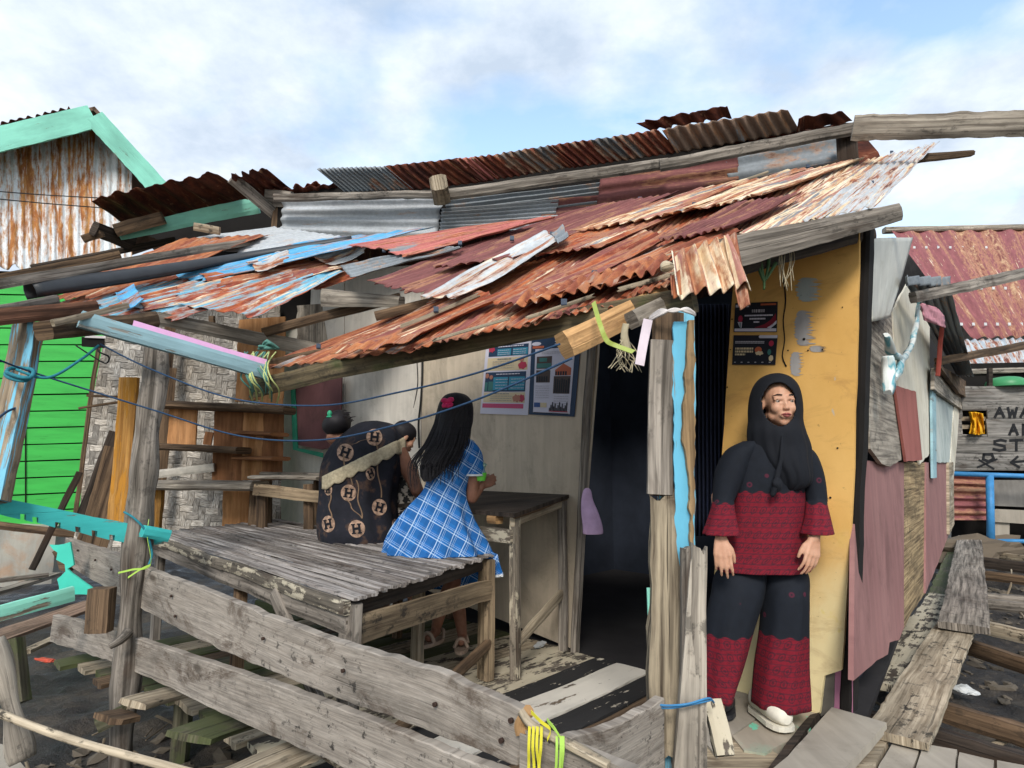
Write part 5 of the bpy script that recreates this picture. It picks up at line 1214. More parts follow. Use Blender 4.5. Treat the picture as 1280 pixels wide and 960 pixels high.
flat(p4, 'card', W1, .010, ((917, 419), (972, 419), (969, 456), (915, 456)), (fm['black'], [
 ('title_pill', fm['white'], [R_(.62, .0, 1.0, .10), E_(.62, .05, .03, .05)], 1), ('red_picture', fm['red'], [E_(.88, .28, .055, .10)], 2), ('orange_picture', fm['orange'], [E_(.60, .50, .08, .11)], 2), ('cream_picture', fm['cream'], [E_(.63, .61, .09, .07, jit=.2), E_(.9, .78, .05, .1, jit=.1)], 3), ('teal_picture', fm['tealg'], [E_(.85, .57, .04, .10)], 2),
 ('print_lines', fm['lgrey'], T_(.05, .72, (.20, .25), .03, 41, .006)+T_(.05, .9, (.90,), .03, 47, .12), 1), ('print_words', fm['cream'], T_(.06, .48, (.42, .52), .065, 43, .012)+T_(.06, .3, (.62,), .06, 44, .012), 1)]))

# lilac cloth bag hanging at the jamb
m_lil = plain('lilac_cloth', '#c7a8c9', .85, .25, 10)
bm = bmesh.new(); c0 = W1.px(736, 640, .10)
def WP(x, y, o=.1): return W1.px(x, y, o)
ux = W1.u*.001
rings = []
for y, cx, hw in ((610, 734, 2), (614, 734, 5), (625, 734, 7), (640, 737, 10), (655, 740, 11.5), (666, 741, 11.5), (668, 741, 9)):
    c = WP(cx, y, .07); k_ = c.y/FPX; rings.append((c, V((1, 0, 0))*hw*k_, V((0, 1, 0))*.014*min(1, hw/8)))
loft(bm, rings, n=26, fold=.18, ff=5); tag(link('cloth_bag', bm, m_lil), 'lilac cloth bag hanging on the left door jamb', 'bag')
# floor scraps by the table
crumple('paper_scrap', onz(674, 806, .02), .035, m_lw, 'crumpled white paper on the porch floor between the table legs', sq=(1.4, .7, .4), sd=4)
crumple('dark_rag', onz(655, 770, .08), .10, plain('rag_grey', '#6a625c', .9, .3, 12), 'grey rag heap under the table by the wall', sq=(1.3, .8, .6), sd=6)

# ================================================================ right background
BG = Wall((4.2, 9.4), (9.6, 9.0))
bh = thing('timber_shed', 'grey plank shed with black hand painted letters behind the walkway', 'shed', BG.px(1240, 690))
r_ = random.Random(9)
m_shed = [wood('shed_plank_%d' % i, a, b, mould=.7, stain=.4) for i, (a, b) in enumerate((('#5a5752', '#94908a'), ('#4a4844', '#86827c')))]
def bgp(name, px, off, t, mat, par=bh, **k): return slab(name, [BG.px(x, y, off) for x, y in px], BG.n, t, mat, par, **k)
m_shedw = wallmat('shed_wood', '#5d5b57', '#8f8b85', stain='#3a3835', samt=.6)
ys = [482, 502, 523, 546, 566, 588]
for i in range(5):
    y0, y1 = ys[i]+.8, ys[i+1]
    if i in (1, 2):
        segs = [(1180, 1202 if i == 1 else 1202, y0, y1), (1233, 1420, y0, y1)]
        if i == 1: segs.append((1202, 1233, y0, 513))
        if i == 2: segs.append((1202, 1233, 543, y1))
    else: segs = [(1180, 1420, y0, y1)]
    for a, b, c, d in segs:
        A = BG.px(a, (c+d)/2, 0); B = BG.px(b, (c+d)/2, 0); wz = BG.px(a, c).z-BG.px(a, d).z
        plank('wall_board', A, B, wz*.97, .03, m_shed[i % 2], bh, side=(0, 0, 1), seg=24, warp=.003)
bgp('window_dark', [(1200, 511), (1235, 511), (1235, 545), (1200, 545)], -.15, .02, m_black)
for y in (521, 531): bgp('window_slat', [(1200, y), (1235, y), (1235, y+5), (1200, y+5)], -.04, .02, m_tan)
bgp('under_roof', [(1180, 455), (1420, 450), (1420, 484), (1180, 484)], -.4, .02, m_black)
bgp('post', [(1236, 460), (1241, 460), (1241, 486), (1236, 486)], .0, .05, m_dark)
bgp('lower_panel', [(1238, 600), (1420, 600), (1420, 640), (1238, 632)], -.1, .02, m_shedw)
bgp('lower_panel', [(1238, 636), (1420, 644), (1420, 664), (1238, 652)], -.05, .03, m_thr)
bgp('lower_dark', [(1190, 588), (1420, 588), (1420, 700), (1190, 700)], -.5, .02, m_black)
bgp('lower_panel', [(1236, 652), (1262, 652), (1262, 676), (1236, 676)], -.1, .02, m_thr)
P = [BG.px(1188, 594, .02), BG.px(1236, 596, .02), BG.px(1236, 650, .02), BG.px(1188, 650, .02)]
sheet('lower_sheet', P, 6, .03, r_farroof, bh, rag=(0, .02))
m_bluef = plain('frame_blue', '#3f86bd', .5, .25, 8)
fr = thing('blue_frame', 'blue metal pipe frame standing in front of the grey plank shed', 'frame', BG.px(1238, 690, .4))
def bt(name, a, b, r): tube(name, [BG.px(*a, .35), BG.px(*b, .35)], r, m_bluef, fr, n=10, sub=1)
bt('top_bar', (1190, 592), (1420, 600), .035); bt('upright', (1237, 594), (1239, 692), .05); bt('lower_bar', (1240, 676), (1420, 679), .03); bt('upright', (1400, 600), (1400, 700), .05)
# painted letters: AWAS / ADA / STOP and marks
m_pt = plain('black_paint', '#16171a', .7, .2, 10, bump=0)
def stroke(bm, pts, w=3.4):
    P = [V((x, y, 0)) for x, y in pts]
    for i in range(len(P)-1):
        d = (P[i+1]-P[i]).normalized(); n = V((-d.y, d.x, 0))*w/2; a = P[i]-d*w*.4; b = P[i+1]+d*w*.4
        add_slab(bm, [BG.px(p.x, p.y, .019+.0015*(i % 2)) for p in (a+n, b+n, b-n, a-n)], BG.n, .001)
def letters(txt, x, y, h, w, gap):
    G = {'A': [[(0, 1), (.5, 0), (1, 1)], [(.2, .62), (.85, .6)]], 'W': [[(0, 0), (.22, 1), (.5, .3), (.75, 1), (1, 0)]], 'S': [[(1, .1), (.6, 0), (.1, .12), (.1, .38), (.9, .6), (.95, .9), (.5, 1), (0, .88)]],
         'T': [[(0, .05), (1, 0)], [(.5, 0), (.5, 1)]], 'O': [[(.5, 0), (.05, .3), (.05, .75), (.5, 1), (.95, .7), (.95, .3), (.5, 0)]], 'D': [[(.1, 0), (.1, 1), (.7, .9), (.95, .5), (.7, .1), (.1, 0)]], 'P': [[(.1, 1), (.1, 0), (.8, .1), (.85, .4), (.1, .55)]]}
    for ch in txt:
        bm = bmesh.new()
        for s in G[ch]: stroke(bm, [(x+a*w, y+b*h) for a, b in s])
        link('painted_letter', bm, m_pt, bh); x += w+gap
letters('AWAS', 1244, 510, 11, 11, 5)
letters('ADA', 1262, 531, 12, 10, 6)
letters('STOP', 1242, 550, 13, 15, 6)
bm = bmesh.new(); stroke(bm, [(1264, 578), (1284, 576)], 3); stroke(bm, [(1272, 571), (1264, 578), (1274, 584)], 3); link('painted_arrow', bm, m_pt, bh)
bm = bmesh.new(); stroke(bm, [(1222, 584), (1246, 574)], 2.4); stroke(bm, [(1224, 575), (1242, 586)], 2.4); stroke(bm, [(1230, 568), (1240, 568), (1242, 573), (1236, 577), (1229, 574), (1230, 568)], 3.4); link('painted_skull', bm, m_pt, bh)
o = cloth_px('yellow_cloth', [[(1211, 515), (1220, 515), (1229, 517)], [(1214, 530), (1222, 530), (1230, 532)], [(1211, 542), (1222, 544), (1231, 542)]], lambda x, y: BG.px(x, y, .08), plain('yellow_cloth', '#e0a81c', .8, .2, 6), wob=.2, seed=2); tag(o, 'bright yellow cloth hanging in the small shed window', 'cloth')
bm = bmesh.new(); c = BG.px(1258, 484, -.1)
rs = [(c+V((0, 0, z)), V((r, 0, 0)), V((0, r, 0))) for z, r in ((0, .27), (.05, .265), (.10, .24), (.14, .18), (.16, .08))]
loft(bm, rs, n=28, fold=0); tag(link('green_basin', bm, plain('basin_green', '#3f8a58', .4, .1, 5)), 'upturned green basin on top of the grey plank wall', 'basin')
# roofs on the right
rr = thing('far_house', 'house with a ribbed maroon metal roof beyond the lettered shed', 'house', at(1240, 460, 10.5))
P = [at(1110, 285, 14), at(1212, 423, 10.6), at(1440, 416, 10.3), at(1440, 281, 13.5)]
bm = None
o = sheet('roof_sheet', P, 13, .035, r_farroof, rr, rag=(0, 0), nu=20, bump=.01)
plank('ridge_cap', at(1105, 288, 13.9), at(1440, 282, 13.4), .12, .2, m_greyl, rr, side=(0, 0, 1))
P = [at(1190, 425, 10.5), at(1218, 464, 9.6), at(1440, 458, 9.2), at(1440, 420, 10.2)]
sheet('porch_roof_sheet', P, 26, .02, r_farzinc, rr, rag=(0, 0), nu=14)
plank('roof_edge', at(1200, 465, 9.6), at(1440, 458, 9.2), .08, .08, m_grey, rr)
slab('wall', [at(1120, 300, 14.5), at(1500, 300, 14.5), at(1500, 600, 14.5), at(1120, 600, 14.5)], (0, -1, 0), .1, m_shedw, rr)
for i in range(3):
    for j in range(11):
        x = 1128+j*15+i*6; y = (309, 360, 405)[i]
        if x > 1290: continue
        dd = {0: 13.2, 1: 11.8, 2: 10.9}[i]; p = at(x+(18 if i == 1 else 32 if i == 2 else 0), y, dd-.12)
        bm = bmesh.new(); add_slab(bm, [p+V((a*.025, 0, b*.025)) for a, b in ((-1, -1), (1, -1), (1, 1), (-1, 1))], (0, -.7, .7), .01)
        link('roof_screw', bm, m_lw, rr)
crumple('rubble_heap', BG.px(1205, 680, .3)+V((0, 0, -.1)), .35, wood('rubble', '#4a4036', '#857866', mould=.8), 'heap of rubble at the far end of the walkway', 'rubble', sq=(2.2, .8, .6), sd=3)

# ================================================================ left background: green house
GW = Wall(tuple(at(-60, 500, 6.6))[:2], tuple(at(260, 500, 7.6))[:2])
gh = thing('green_house', 'bright green plank house with a rusty white metal gable and mint roof boards', 'house', GW.px(60, 640))
def gp(name, px, off, t, mat, **k): return slab(name, [GW.px(x, y, off) for x, y in px], GW.n, t, mat, gh, **k)
r_ = random.Random(6)
for i in range(15):
    y0 = 345+i*21.4; y1 = y0+21.4; k0 = .5+.5*r_.random()
    def sl(y): return 344+(y-344)*.945+5     # boards converge towards the right
    o = slab('wall_board', [GW.px(x, (y0+(sl(y0)-y0)*(x+90)/240)+(.9+.3*k0)+.5*fbm((x*.03, i, 0)), .0) for x in (-90, -40, 10, 60, 110, 150)]+[GW.px(x, (y1+(sl(y1)-y1)*(x+90)/240)-.6+.5*fbm((x*.03, i, 4)), .0) for x in (150, 110, 60, 10, -40, -90)], GW.n, .02, m_green, gh)
gp('wall_back', [(-90, 335), (155, 345), (150, 655), (-90, 660)], -.03, .01, m_black)
gp('wall_seam', [(31, 400), (32.5, 400), (32.5, 650), (31, 650)], .015, .004, m_black)
P = [GW.px(-90, 120, .12), GW.px(-90, 330, .12), GW.px(165, 345, .12), GW.px(165, 120, .12)]
def gable():
    c = P; sd = 4.4; nv, nu = 26*6, 60; bm = bmesh.new(); uvl = bm.loops.layers.uv.verify(); G = []
    Lv = (c[3]-c[0]).length
    for i in range(nu+1):
        row = []
        for j in range(nv+1):
            u, v = i/nu, j/nv; x = -90+255*v
            ytop = (138 if x > 118 else 138+(118-x)*.27)+ (max(0, x-118)*1.1)+8
            yb = 336+4*math.sin(v*70)+4*fbm((v*9, 2, 2), 2, 3)-(2 if x < 20 else 0)
            y = ytop+(yb-ytop)*u; row.append(bm.verts.new(GW.px(x, y, .12+.014*math.cos(2*math.pi*v*26))))
        G.append(row)
    for i in range(nu):
        for j in range(nv):
            f = bm.faces.new((G[i][j], G[i+1][j], G[i+1][j+1], G[i][j+1])); f.smooth = True
            for lp, (si, sj) in zip(f.loops, ((i, j), (i+1, j), (i+1, j+1), (i, j+1))): lp[uvl].uv = (si/nu*2.0, sj/nv*Lv)
    o = link('gable_sheet', bm, r_gable, gh); solid(o, .003)
gable()
# bargeboards and roof slopes with soffits
apx = GW.px(117, 146, .5); lft = GW.px(-90, 194, .5); rgt = GW.px(203, 240, .5)
plank('bargeboard', lft+V((0, 0, -.02)), apx, .27, .03, m_tealg, gh, side=(0, 0, 1), seg=30)
plank('bargeboard', apx, rgt, .22, .03, m_tealg, gh, side=(0, 0, 1), seg=24)
back = -GW.n*5
for a, b in ((lft, apx), (apx, rgt)):
    n_ = (b-a).cross(back).normalized(); n_ = n_ if n_.z > 0 else -n_
    slab('roof_slope', [a+V((0, 0, .13)), b+V((0, 0, .13)), b+back+V((0, 0, .13)), a+back+V((0, 0, .13))], n_, .04, plain('soffit_brown', '#6a5648', .9, .3, 6), gh)
sheet('roof_sheet', [lft+V((0, 0, .17)), lft+back+V((0, 0, .17)), apx+back+V((0, 0, .17)), apx+V((-.3, 0, .13))], 16, .014, r_dark, gh, nmul=-1)
gp('side_wall', [(150, 345), (260, 330), (260, 680), (140, 680)], -.3, .02, m_black)
for y0, y1 in ((250, 262), (240, 275)):
    pass
for a, b in (((-30, 246, 6.0), (160, 262, 6.0)), ((-30, 237, 6.0), (135, 248, 6.0))):
    o = tube('power_line', [at(*a), at((a[0]+b[0])/2, (a[1]+b[1])/2+1, 6.0), at(*b)], .006, m_cab, None, n=5); tag(o, 'thin black wire in front of the rusty gable, %s one' % ('lower' if a[1] > 240 else 'upper'), 'wire')
o = slab('stone_base', [GW.px(x, y, .25) for x, y in ((-90, 655), (70, 658), (64, 730), (-90, 738))], GW.n, .4, m_stone, None, sub=.1, jit=.015); tag(o, 'low plastered stone base below the green house wall', 'wall')
o = pplank('base_beam', (-40, 652, 5.9), (95, 668, 6.3), 9, .08, m_brown, None); tag(o, 'brown sill beam between the green wall and the stone base', 'beam')
# ================================================================ people
def skin_mat(name, a, b):
    k = NT(name); co = k.coords('Object', rnd=False); n = k.noise(co, (1, 1, 1), 5, .6, 0, 22)
    c = k.ramp(n, [(.3, srgb(a)), (.7, srgb(b))]); k.b.inputs['Subsurface Weight'].default_value = .12; k.b.inputs['Subsurface Radius'].default_value = (.02, .008, .005)
    k.b.inputs['Subsurface Scale'].default_value = .5
    return k.fin(c, k.noise(co, (1, 1, 1), 3, .6, 0, 160), .12, .001, .55)
m_skin = skin_mat('skin_tan', '#b28469', '#c99c82'); m_skin2 = skin_mat('skin_brown', '#7d5644', '#946a56')
def ell(bm, c, r, M=None):
    T = Matrix.Translation(c) @ (M.to_4x4() if M else Matrix.Identity(4)) @ Matrix.Diagonal((*r, 1))
    bmesh.ops.create_uvsphere(bm, u_segments=20, v_segments=14, radius=1, matrix=T)
def cap(bm, a, ra, b, rb):
    """closed tapered capsule"""
    a = V(a); b = V(b); d = (b-a).normalized(); u = d.orthogonal().normalized(); w_ = d.cross(u); n = 16; rs = []
    for k_ in range(-5, 1): t = k_*math.pi/12; rs.append((a+d*(ra*math.sin(t)), ra*math.cos(t)))
    for k_ in range(0, 6): t = k_*math.pi/12; rs.append((b+d*(rb*math.sin(t)), rb*math.cos(t)))
    R = [[bm.verts.new(c+(u*math.cos(2*math.pi*j/n)+w_*math.sin(2*math.pi*j/n))*r) for j in range(n)] for c, r in rs]
    for p, q in zip(R, R[1:]):
        for j in range(n): bm.faces.new((p[j], p[(j+1) % n], q[(j+1) % n], q[j]))
    bm.faces.new(R[0][::-1]); bm.faces.new(R[-1])
def chain(bm, pts):
    for (a, ra), (b, rb) in zip(pts, pts[1:]): cap(bm, a, ra, b, rb)
def head(bm, c, M, s=1.0):
    def L(x, y, z): return c+M @ V((x*s, y*s, z*s))
    def e(p, r): ell(bm, L(*p), tuple(q*s for q in r), M)
    e((0, .012, .03), (.073, .09, .083)); e((0, -.018, -.035), (.056, .064, .072)); e((0, -.056, -.09), (.024, .022, .02)); e((0, -.030, -.030), (.054, .050, .080))
    for q in (-1, 1):
        e((q*.034, -.05, -.024), (.026, .03, .028)); e((q*.010, -.088, -.027), (.008, .008, .007)); e((q*.076, .012, -.002), (.009, .018, .03)); e((q*.045, -.02, -.062), (.02, .03, .025))
        cap(bm, L(q*.046, -.066, .018), .006*s, L(q*.018, -.078, .020), .006*s); cap(bm, L(q*.044, -.066, .0), .0055*s, L(q*.02, -.074, -.002), .005*s)
        cap(bm, L(q*.045, -.060, .034), .009*s, L(q*.012, -.074, .032), .009*s)
        cap(bm, L(0, -.087, -.050), .0065*s, L(q*.019, -.078, -.054), .0045*s); cap(bm, L(0, -.084, -.063), .0075*s, L(q*.016, -.076, -.060), .005*s)
    chain(bm, [(L(0, -.074, .022), .008*s), (L(0, -.083, -.006), .008*s), (L(0, -.092, -.023), .010*s)])
    e((0, -.075, -.055), (.03, .012, .02))
def hand(bm, wrist, down, side, s=1.0, curl=.25):
    """down: towards the fingertips; side: towards the thumb"""
    d = V(down).normalized(); t = V(side); t = (t-d*t.dot(d)).normalized(); n = d.cross(t)   # n: palm normal
    if n.dot(-V((0, 1, 0))) > 0: n = -n          # palm faces away from camera/back
    for i, (o, L1, Lk) in enumerate(((.030, .040, .078), (.010, .044, .082), (-.010, .041, .079), (-.028, .032, .072))):
        k = wrist+d*(Lk*s)+t*(o*s); cap(bm, wrist+t*(o*.5*s)+d*.01, .015*s, k, .0115*s); p = k; a = curl*.5*(1+.25*i); r = .0092*s
        for j, f in enumerate((1, .62, .5)):
            q = p+(d*math.cos(a)+n*math.sin(a)+t*(.12*(1.5-i)/3))*(L1*f*s); cap(bm, p, r, q, r*.88); p = q; r *= .88; a += curl*1.1
    p = wrist+d*.02*s+t*.016*s; q = p+(d*.72+t*.55+n*.25)*(.04*s); r_ = q+(d*.9+t*.25+n*.3)*(.03*s); u = r_+(d+n*.35)*(.024*s)
    chain(bm, [(p, .014*s), (q, .0115*s), (r_, .0095*s), (u, .008*s)])
def finish_body(bm, mat, par, vox=.0045):
    o = link('body', bm, mat, par); m = o.modifiers.new('skin', 'REMESH'); m.mode = 'VOXEL'; m.voxel_size = vox; m.use_smooth_shade = True
    s = o.modifiers.new('soft', 'SMOOTH'); s.factor = .5; s.iterations = 6; return o
m_eyew = plain('eye_white', '#94877e', .3, .05, 3, bump=0); m_iris = plain('eye_dark', '#1a1210', .25, .05, 3, bump=0); m_brow = plain('brow_hair', '#231b18', .9, .2, 40); m_lip = plain('lip_rose', '#8e4c48', .5, .15, 60)
def face_parts(c, M, s, par):
    def L(x, y, z): return c+M @ V((x*s, y*s, z*s))
    for q in (-1, 1):
        bm = bmesh.new(); ell(bm, L(q*.031, -.0625, .009), (.0125*s,)*3); e = link('eye', bm, m_eyew, par, smooth=True)
        bm = bmesh.new(); ell(bm, L(q*.031+.0015, -.0705, .009), (.0058*s, .0052*s, .0058*s)); link('iris', bm, m_iris, e, smooth=True)
        bm = bmesh.new(); chain(bm, [(L(q*.049, -.066, .036), .0018*s), (L(q*.034, -.078, .041), .0028*s), (L(q*.018, -.084, .038), .0026*s)]); link('eyebrow', bm, m_brow, par, smooth=True)
        bm = bmesh.new(); chain(bm, [(L(q*.046, -.068, .0145), .0014*s), (L(q*.034, -.0745, .0185), .002*s), (L(q*.020, -.076, .014), .0013*s)]); link('eyelash', bm, m_brow, par, smooth=True)
    bm = bmesh.new(); chain(bm, [(L(-.021, -.080, -.055), .0035*s), (L(-.008, -.0905, -.051), .005*s), (L(.008, -.0905, -.051), .005*s), (L(.021, -.080, -.055), .0035*s)])
    chain(bm, [(L(-.019, -.079, -.058), .003*s), (L(0, -.089, -.0625), .0062*s), (L(.019, -.079, -.058), .003*s)]); link('lips', bm, m_lip, par, smooth=True)

# ---------------- the standing woman
DW = 2.80
def PW(x, y, dd=0): return at(x, y, DW+dd)
def hw(px, d=DW): return px*d/FPX/1.0
z_red = PW(960, 614).z; z_hem = PW(960, 712).z; z_tr = PW(950, 790).z
def batik(name, ztop):
    k = NT(name); co = k.coords('Object', rnd=False); sep = k.n('ShaderNodeSeparateXYZ'); k.l(co, sep.inputs[0]); uv = k.coords('UV', rnd=False); su = k.n('ShaderNodeSeparateXYZ'); k.l(uv, su.inputs[0])
    blk = k.mix(1.0, srgb('#141922'), k.ramp(k.noise(co, (1, 1, 1), 4, .6, 0, 30), [(.3, .8), (.7, 1.1)]), 'MULTIPLY')
    # tiny red flowers on the black
    vo = k.n('ShaderNodeTexVoronoi'); vo.inputs['Scale'].default_value = 9; vo.inputs['Randomness'].default_value = .8; k.l(co, vo.inputs['Vector'])
    fl_ = k.ramp(vo.outputs['Distance'], [(.04, 0.0), (.06, 1.0), (.10, 1.0), (.12, 0.0)]); blk = k.mix(k.math('MULTIPLY', fl_, .6), blk, srgb('#5e1f34'))
    red = k.mix(k.noise(uv, (60, 60, 1), 3), srgb('#560a18'), srgb('#841428'))
    z = k.math('MULTIPLY', k.math('SUBTRACT', ztop, sep.outputs[2]), 1.0)
    # horizontal bands
    st = k.ramp(k.math('FRACT', k.math('MULTIPLY', z, 23.0)), [(.0, 1.0), (.10, 1.0), (.13, 0.0), (.42, 0.0), (.45, .8), (.55, .8), (.58, 0.0)]); c = k.mix(k.math('MULTIPLY', st, .55), red, srgb('#2a1a28'))
    # rows of medallions: every other band
    cx = k.math('SUBTRACT', k.math('FRACT', k.math('MULTIPLY', su.outputs[0], 24.0)), .5); cz = k.math('SUBTRACT', k.math('FRACT', k.math('MULTIPLY', z, 19.0)), .5)
    cr = k.math('SQRT', k.math('ADD', k.math('MULTIPLY', cx, cx), k.math('MULTIPLY', cz, cz)))
    ring = k.ramp(cr, [(.0, 1.0), (.10, 1.0), (.14, 0.0), (.22, 0.0), (.26, .9), (.33, .9), (.37, 0.0)]); c = k.mix(k.math('MULTIPLY', ring, .6), c, srgb('#241723'))
    v2 = k.n('ShaderNodeTexVoronoi'); v2.inputs['Scale'].default_value = 70; k.l(uv, v2.inputs['Vector']); c = k.mix(k.ramp(v2.outputs['Distance'], [(.2, .45), (.3, 0.0)]), c, srgb('#2b1824'))
    edge = k.math('ADD', z, k.math('MULTIPLY', k.math('SINE', k.math('MULTIPLY', su.outputs[0], 90.0)), .006))
    msk = k.ramp(k.math('MULTIPLY', edge, 10.0), [(.0, 0.0), (.03, 1.0)])
    return k.fin(k.mix(msk, blk, c), k.noise(co, (1, 1, 1), 3, .6, 0, 200), .15, .001, .85)
m_tun = batik('batik_tunic', z_red); m_slv = batik('batik_sleeve', PW(905, 628).z); m_trs = batik('batik_trousers', z_tr)
def scarf():
    k = NT('scarf_black'); co = k.coords('Object', rnd=False); n = k.noise(co, (1, 1, 1), 3, .5, 0, 200);     return k.fin(srgb('#12151c'), n, .1, .001, .85)
m_scf = scarf()
per = thing('person', 'standing woman in black headscarf and red and black patterned suit by the doorway', 'person', onz(948, 888, 0))
hM = Matrix.Rotation(math.radians(-3), 3, 'Z') @ Matrix.Rotation(math.radians(2), 3, 'X'); hc = PW(974, 505, -.025)
bm = bmesh.new(); head(bm, hc, hM, .95)
chain(bm, [(PW(970, 520, .01), .05), (PW(966, 555, .02), .055)])
chain(bm, [(PW(963, 575), .09), (PW(958, 650), .085), (PW(955, 690, .02), .08)]); cap(bm, PW(930, 574), .04, PW(998, 575), .04)
for sx, (wx, wy), (tx, ty), th in ((-1, (901, 666), (905, 712), 1), (1, (1018, 666), (1013, 715), -1)):
    sh_ = PW(964+sx*34, 574); el_ = PW(wx+sx*2, 622, .02); wr = PW(wx, 672, -.13)
    chain(bm, [(sh_, .048), (el_, .036), (PW(wx, 650, -.08), .031), (wr, .023)])
    hand(bm, wr, PW(tx, ty, -.17)-wr, V((th, -.35, 0)), .98, .3)
for kx, ax in ((925, 896), (980, 976)):
    chain(bm, [(PW(kx, 712, .03), .055), (PW((kx+ax)/2, 790), .055), (PW(ax, 868, -.0), .034), (PW(ax, 884, -.02), .034)])
    chain(bm, [(PW(ax, 882, .03), .03), (PW(ax, 890, -.07), .03)])
finish_body(bm, m_skin, per)
face_parts(hc, hM, .95, per)
def ring(x, y, w, dep, dd=0, f=PW, D=DW, tilt=0): return (f(x, y, dd), V((w*D/FPX*1.0, 0, tilt)), V((0, dep, 0)))
bm = bmesh.new(); loft(bm, [ring(*r) for r in ((968, 545, 14, .05, .01), (966, 553, 34, .075), (964, 566, 40, .09), (962, 595, 41, .10), (960, 635, 43, .10), (957, 675, 48, .11), (955, 700, 52, .115), (954, 713, 54, .12))], n=56, sub=6, fold=.05, ff=7, seed=2, cap1=False)
o = link('tunic', bm, m_tun, per); solid(o, .004)
for pts in (((941, 552, 12, .05), (926, 564, 18, .07), (914, 590, 19, .07), (905, 622, 13, .05, -.02), (904, 630, 12.5, .05, -.04), (903, 650, 16, .06, -.08), (902, 668, 20, .07, -.11)), ((989, 554, 12, .05), (1001, 567, 16, .07), (1011, 592, 16, .07), (1020, 622, 12, .05, -.02), (1020, 630, 11.5, .05, -.04), (1021, 650, 14, .06, -.08), (1021, 667, 17, .07, -.11))):
    bm = bmesh.new(); loft(bm, [ring(*r) for r in pts], n=36, sub=6, fold=.10, ff=6, seed=pts[0][0], cap1=False, foldf=lambda s: s**2)
    o = link('sleeve', bm, m_slv, per); solid(o, .003)
for pts, sd in ((((934, 700, 20, .06, .03), (926, 718, 30, .09, .01), (921, 745, 30, .105), (911, 785, 28, .105), (902, 830, 24, .105), (895, 870, 17, .11)), 1), (((974, 700, 20, .06, .03), (980, 718, 27, .09, .01), (981, 745, 25, .11), (980, 785, 26, .11), (977, 830, 29, .11), (976, 880, 31, .115)), 4)):
    bm = bmesh.new(); loft(bm, [ring(*r) for r in pts], n=48, sub=6, fold=.07, ff=6, seed=sd, cap1=False)
    o = link('trouser_leg', bm, m_trs, per); solid(o, .004)
fc = PW(974.5, 504, -.05)
def keep(p):
    if p.y > DW-.035: return True
    q = p-CAMP; # seen through an oval face opening
    a = math.atan2(q.x, q.y); b = math.atan2(q.z, math.hypot(q.x, q.y)); qf = fc-CAMP; a0 = math.atan2(qf.x, qf.y); b0 = math.atan2(qf.z, math.hypot(qf.x, qf.y))
    da = (a-a0)*FPX*1.10; db = (b-b0)*FPX*1.02
    return ((da+1)/19.5)**2+(db/(27 if db < 0 else 24))**2 > 1
bm = bmesh.new(); loft(bm, [ring(*r) for r in ((968, 468.5, 2, .01, 0), (968, 469.5, 8, .045, 0), (968.5, 474, 17, .08, 0), (969, 483, 24.5, .103, 0), (969, 496, 29, .112, .005), (969, 512, 31, .11, .005), (969, 526, 31, .105, .0), (970, 540, 33, .11, -.01), (974, 558, 35, .11, -.01), (978, 576, 31, .11, -.02), (985, 592, 25, .10, -.03), (987, 603, 21, .09, -.03), (985, 610, 14, .07, -.03), (984, 613, 6, .05, -.03))], n=110, sub=9, fold=.11, ff=13, seed=1, keep=keep, foldf=lambda s: max(0, s-.42)*1.6)
o = link('headscarf', bm, m_scf, per); solid(o, .005, -1)
bm = bmesh.new(); ell(bm, PW(971, 606, -.155), (.022, .02, .03)); chain(bm, [(PW(971, 598, -.15), .012), (PW(976, 575, -.15), .008), (PW(978, 545, -.125), .004)])
for v in bm.verts: v.co += V((1, 1, 1))*.006*fbm(v.co*40, 1, 2)
chain(bm, [(PW(970, 606, -.155), .016), (PW(966, 618, -.15), .011)]); link('scarf_knot', bm, m_scf, per, smooth=True)
# clogs
m_clog = plain('clog_white', '#d5cfbf', .5, .12, 30); m_clogd = plain('clog_dark', '#2a2a2e', .5, .1, 20)
def shoe(x, y, yaw, mat, sc=1.0):
    b = onz(x, y, .03); M = Matrix.Translation(b) @ Matrix.Rotation(yaw, 4, 'Z') @ Matrix.Scale(sc, 4)
    bm = bmesh.new()
    rs = [(-.128, .016, .014, .022), (-.118, .034, .028, .03), (-.095, .046, .038, .036), (-.06, .052, .048, .042), (-.02, .047, .056, .048), (.04, .04, .055, .045), (.09, .037, .05, .038), (.115, .02, .03, .03)]
    loft(bm, [(V((0, yy, zz+.012)), V((w_, 0, 0)), V((0, 0, h_))) for yy, w_, h_, zz in rs], n=28, sub=5, fold=0)
    for v in bm.verts:
        if v.co.z < .006: v.co.z = .006
    add_slab(bm, [V((w_*1.08*s, yy*1.03, .012)) for s, rr in ((1, rs), (-1, rs[::-1])) for yy, w_, h_, zz in rr], (0, 0, 1), .02)
    bm.transform(M); o = link('clog', bm, mat, per); 
    bm = bmesh.new()
    for i in range(7): ell(bm, V(((i % 3-1)*.02+(.009 if i > 4 else 0), -.085+.020*(i//3), .083+.004*(i//3)-.006*abs(i % 3-1))), (.005, .005, .004))
    bm.transform(M); link('clog_holes', bm, m_clogd, o)
shoe(961, 897, math.radians(12), m_clog); shoe(905, 884, math.radians(-25), m_clogd)

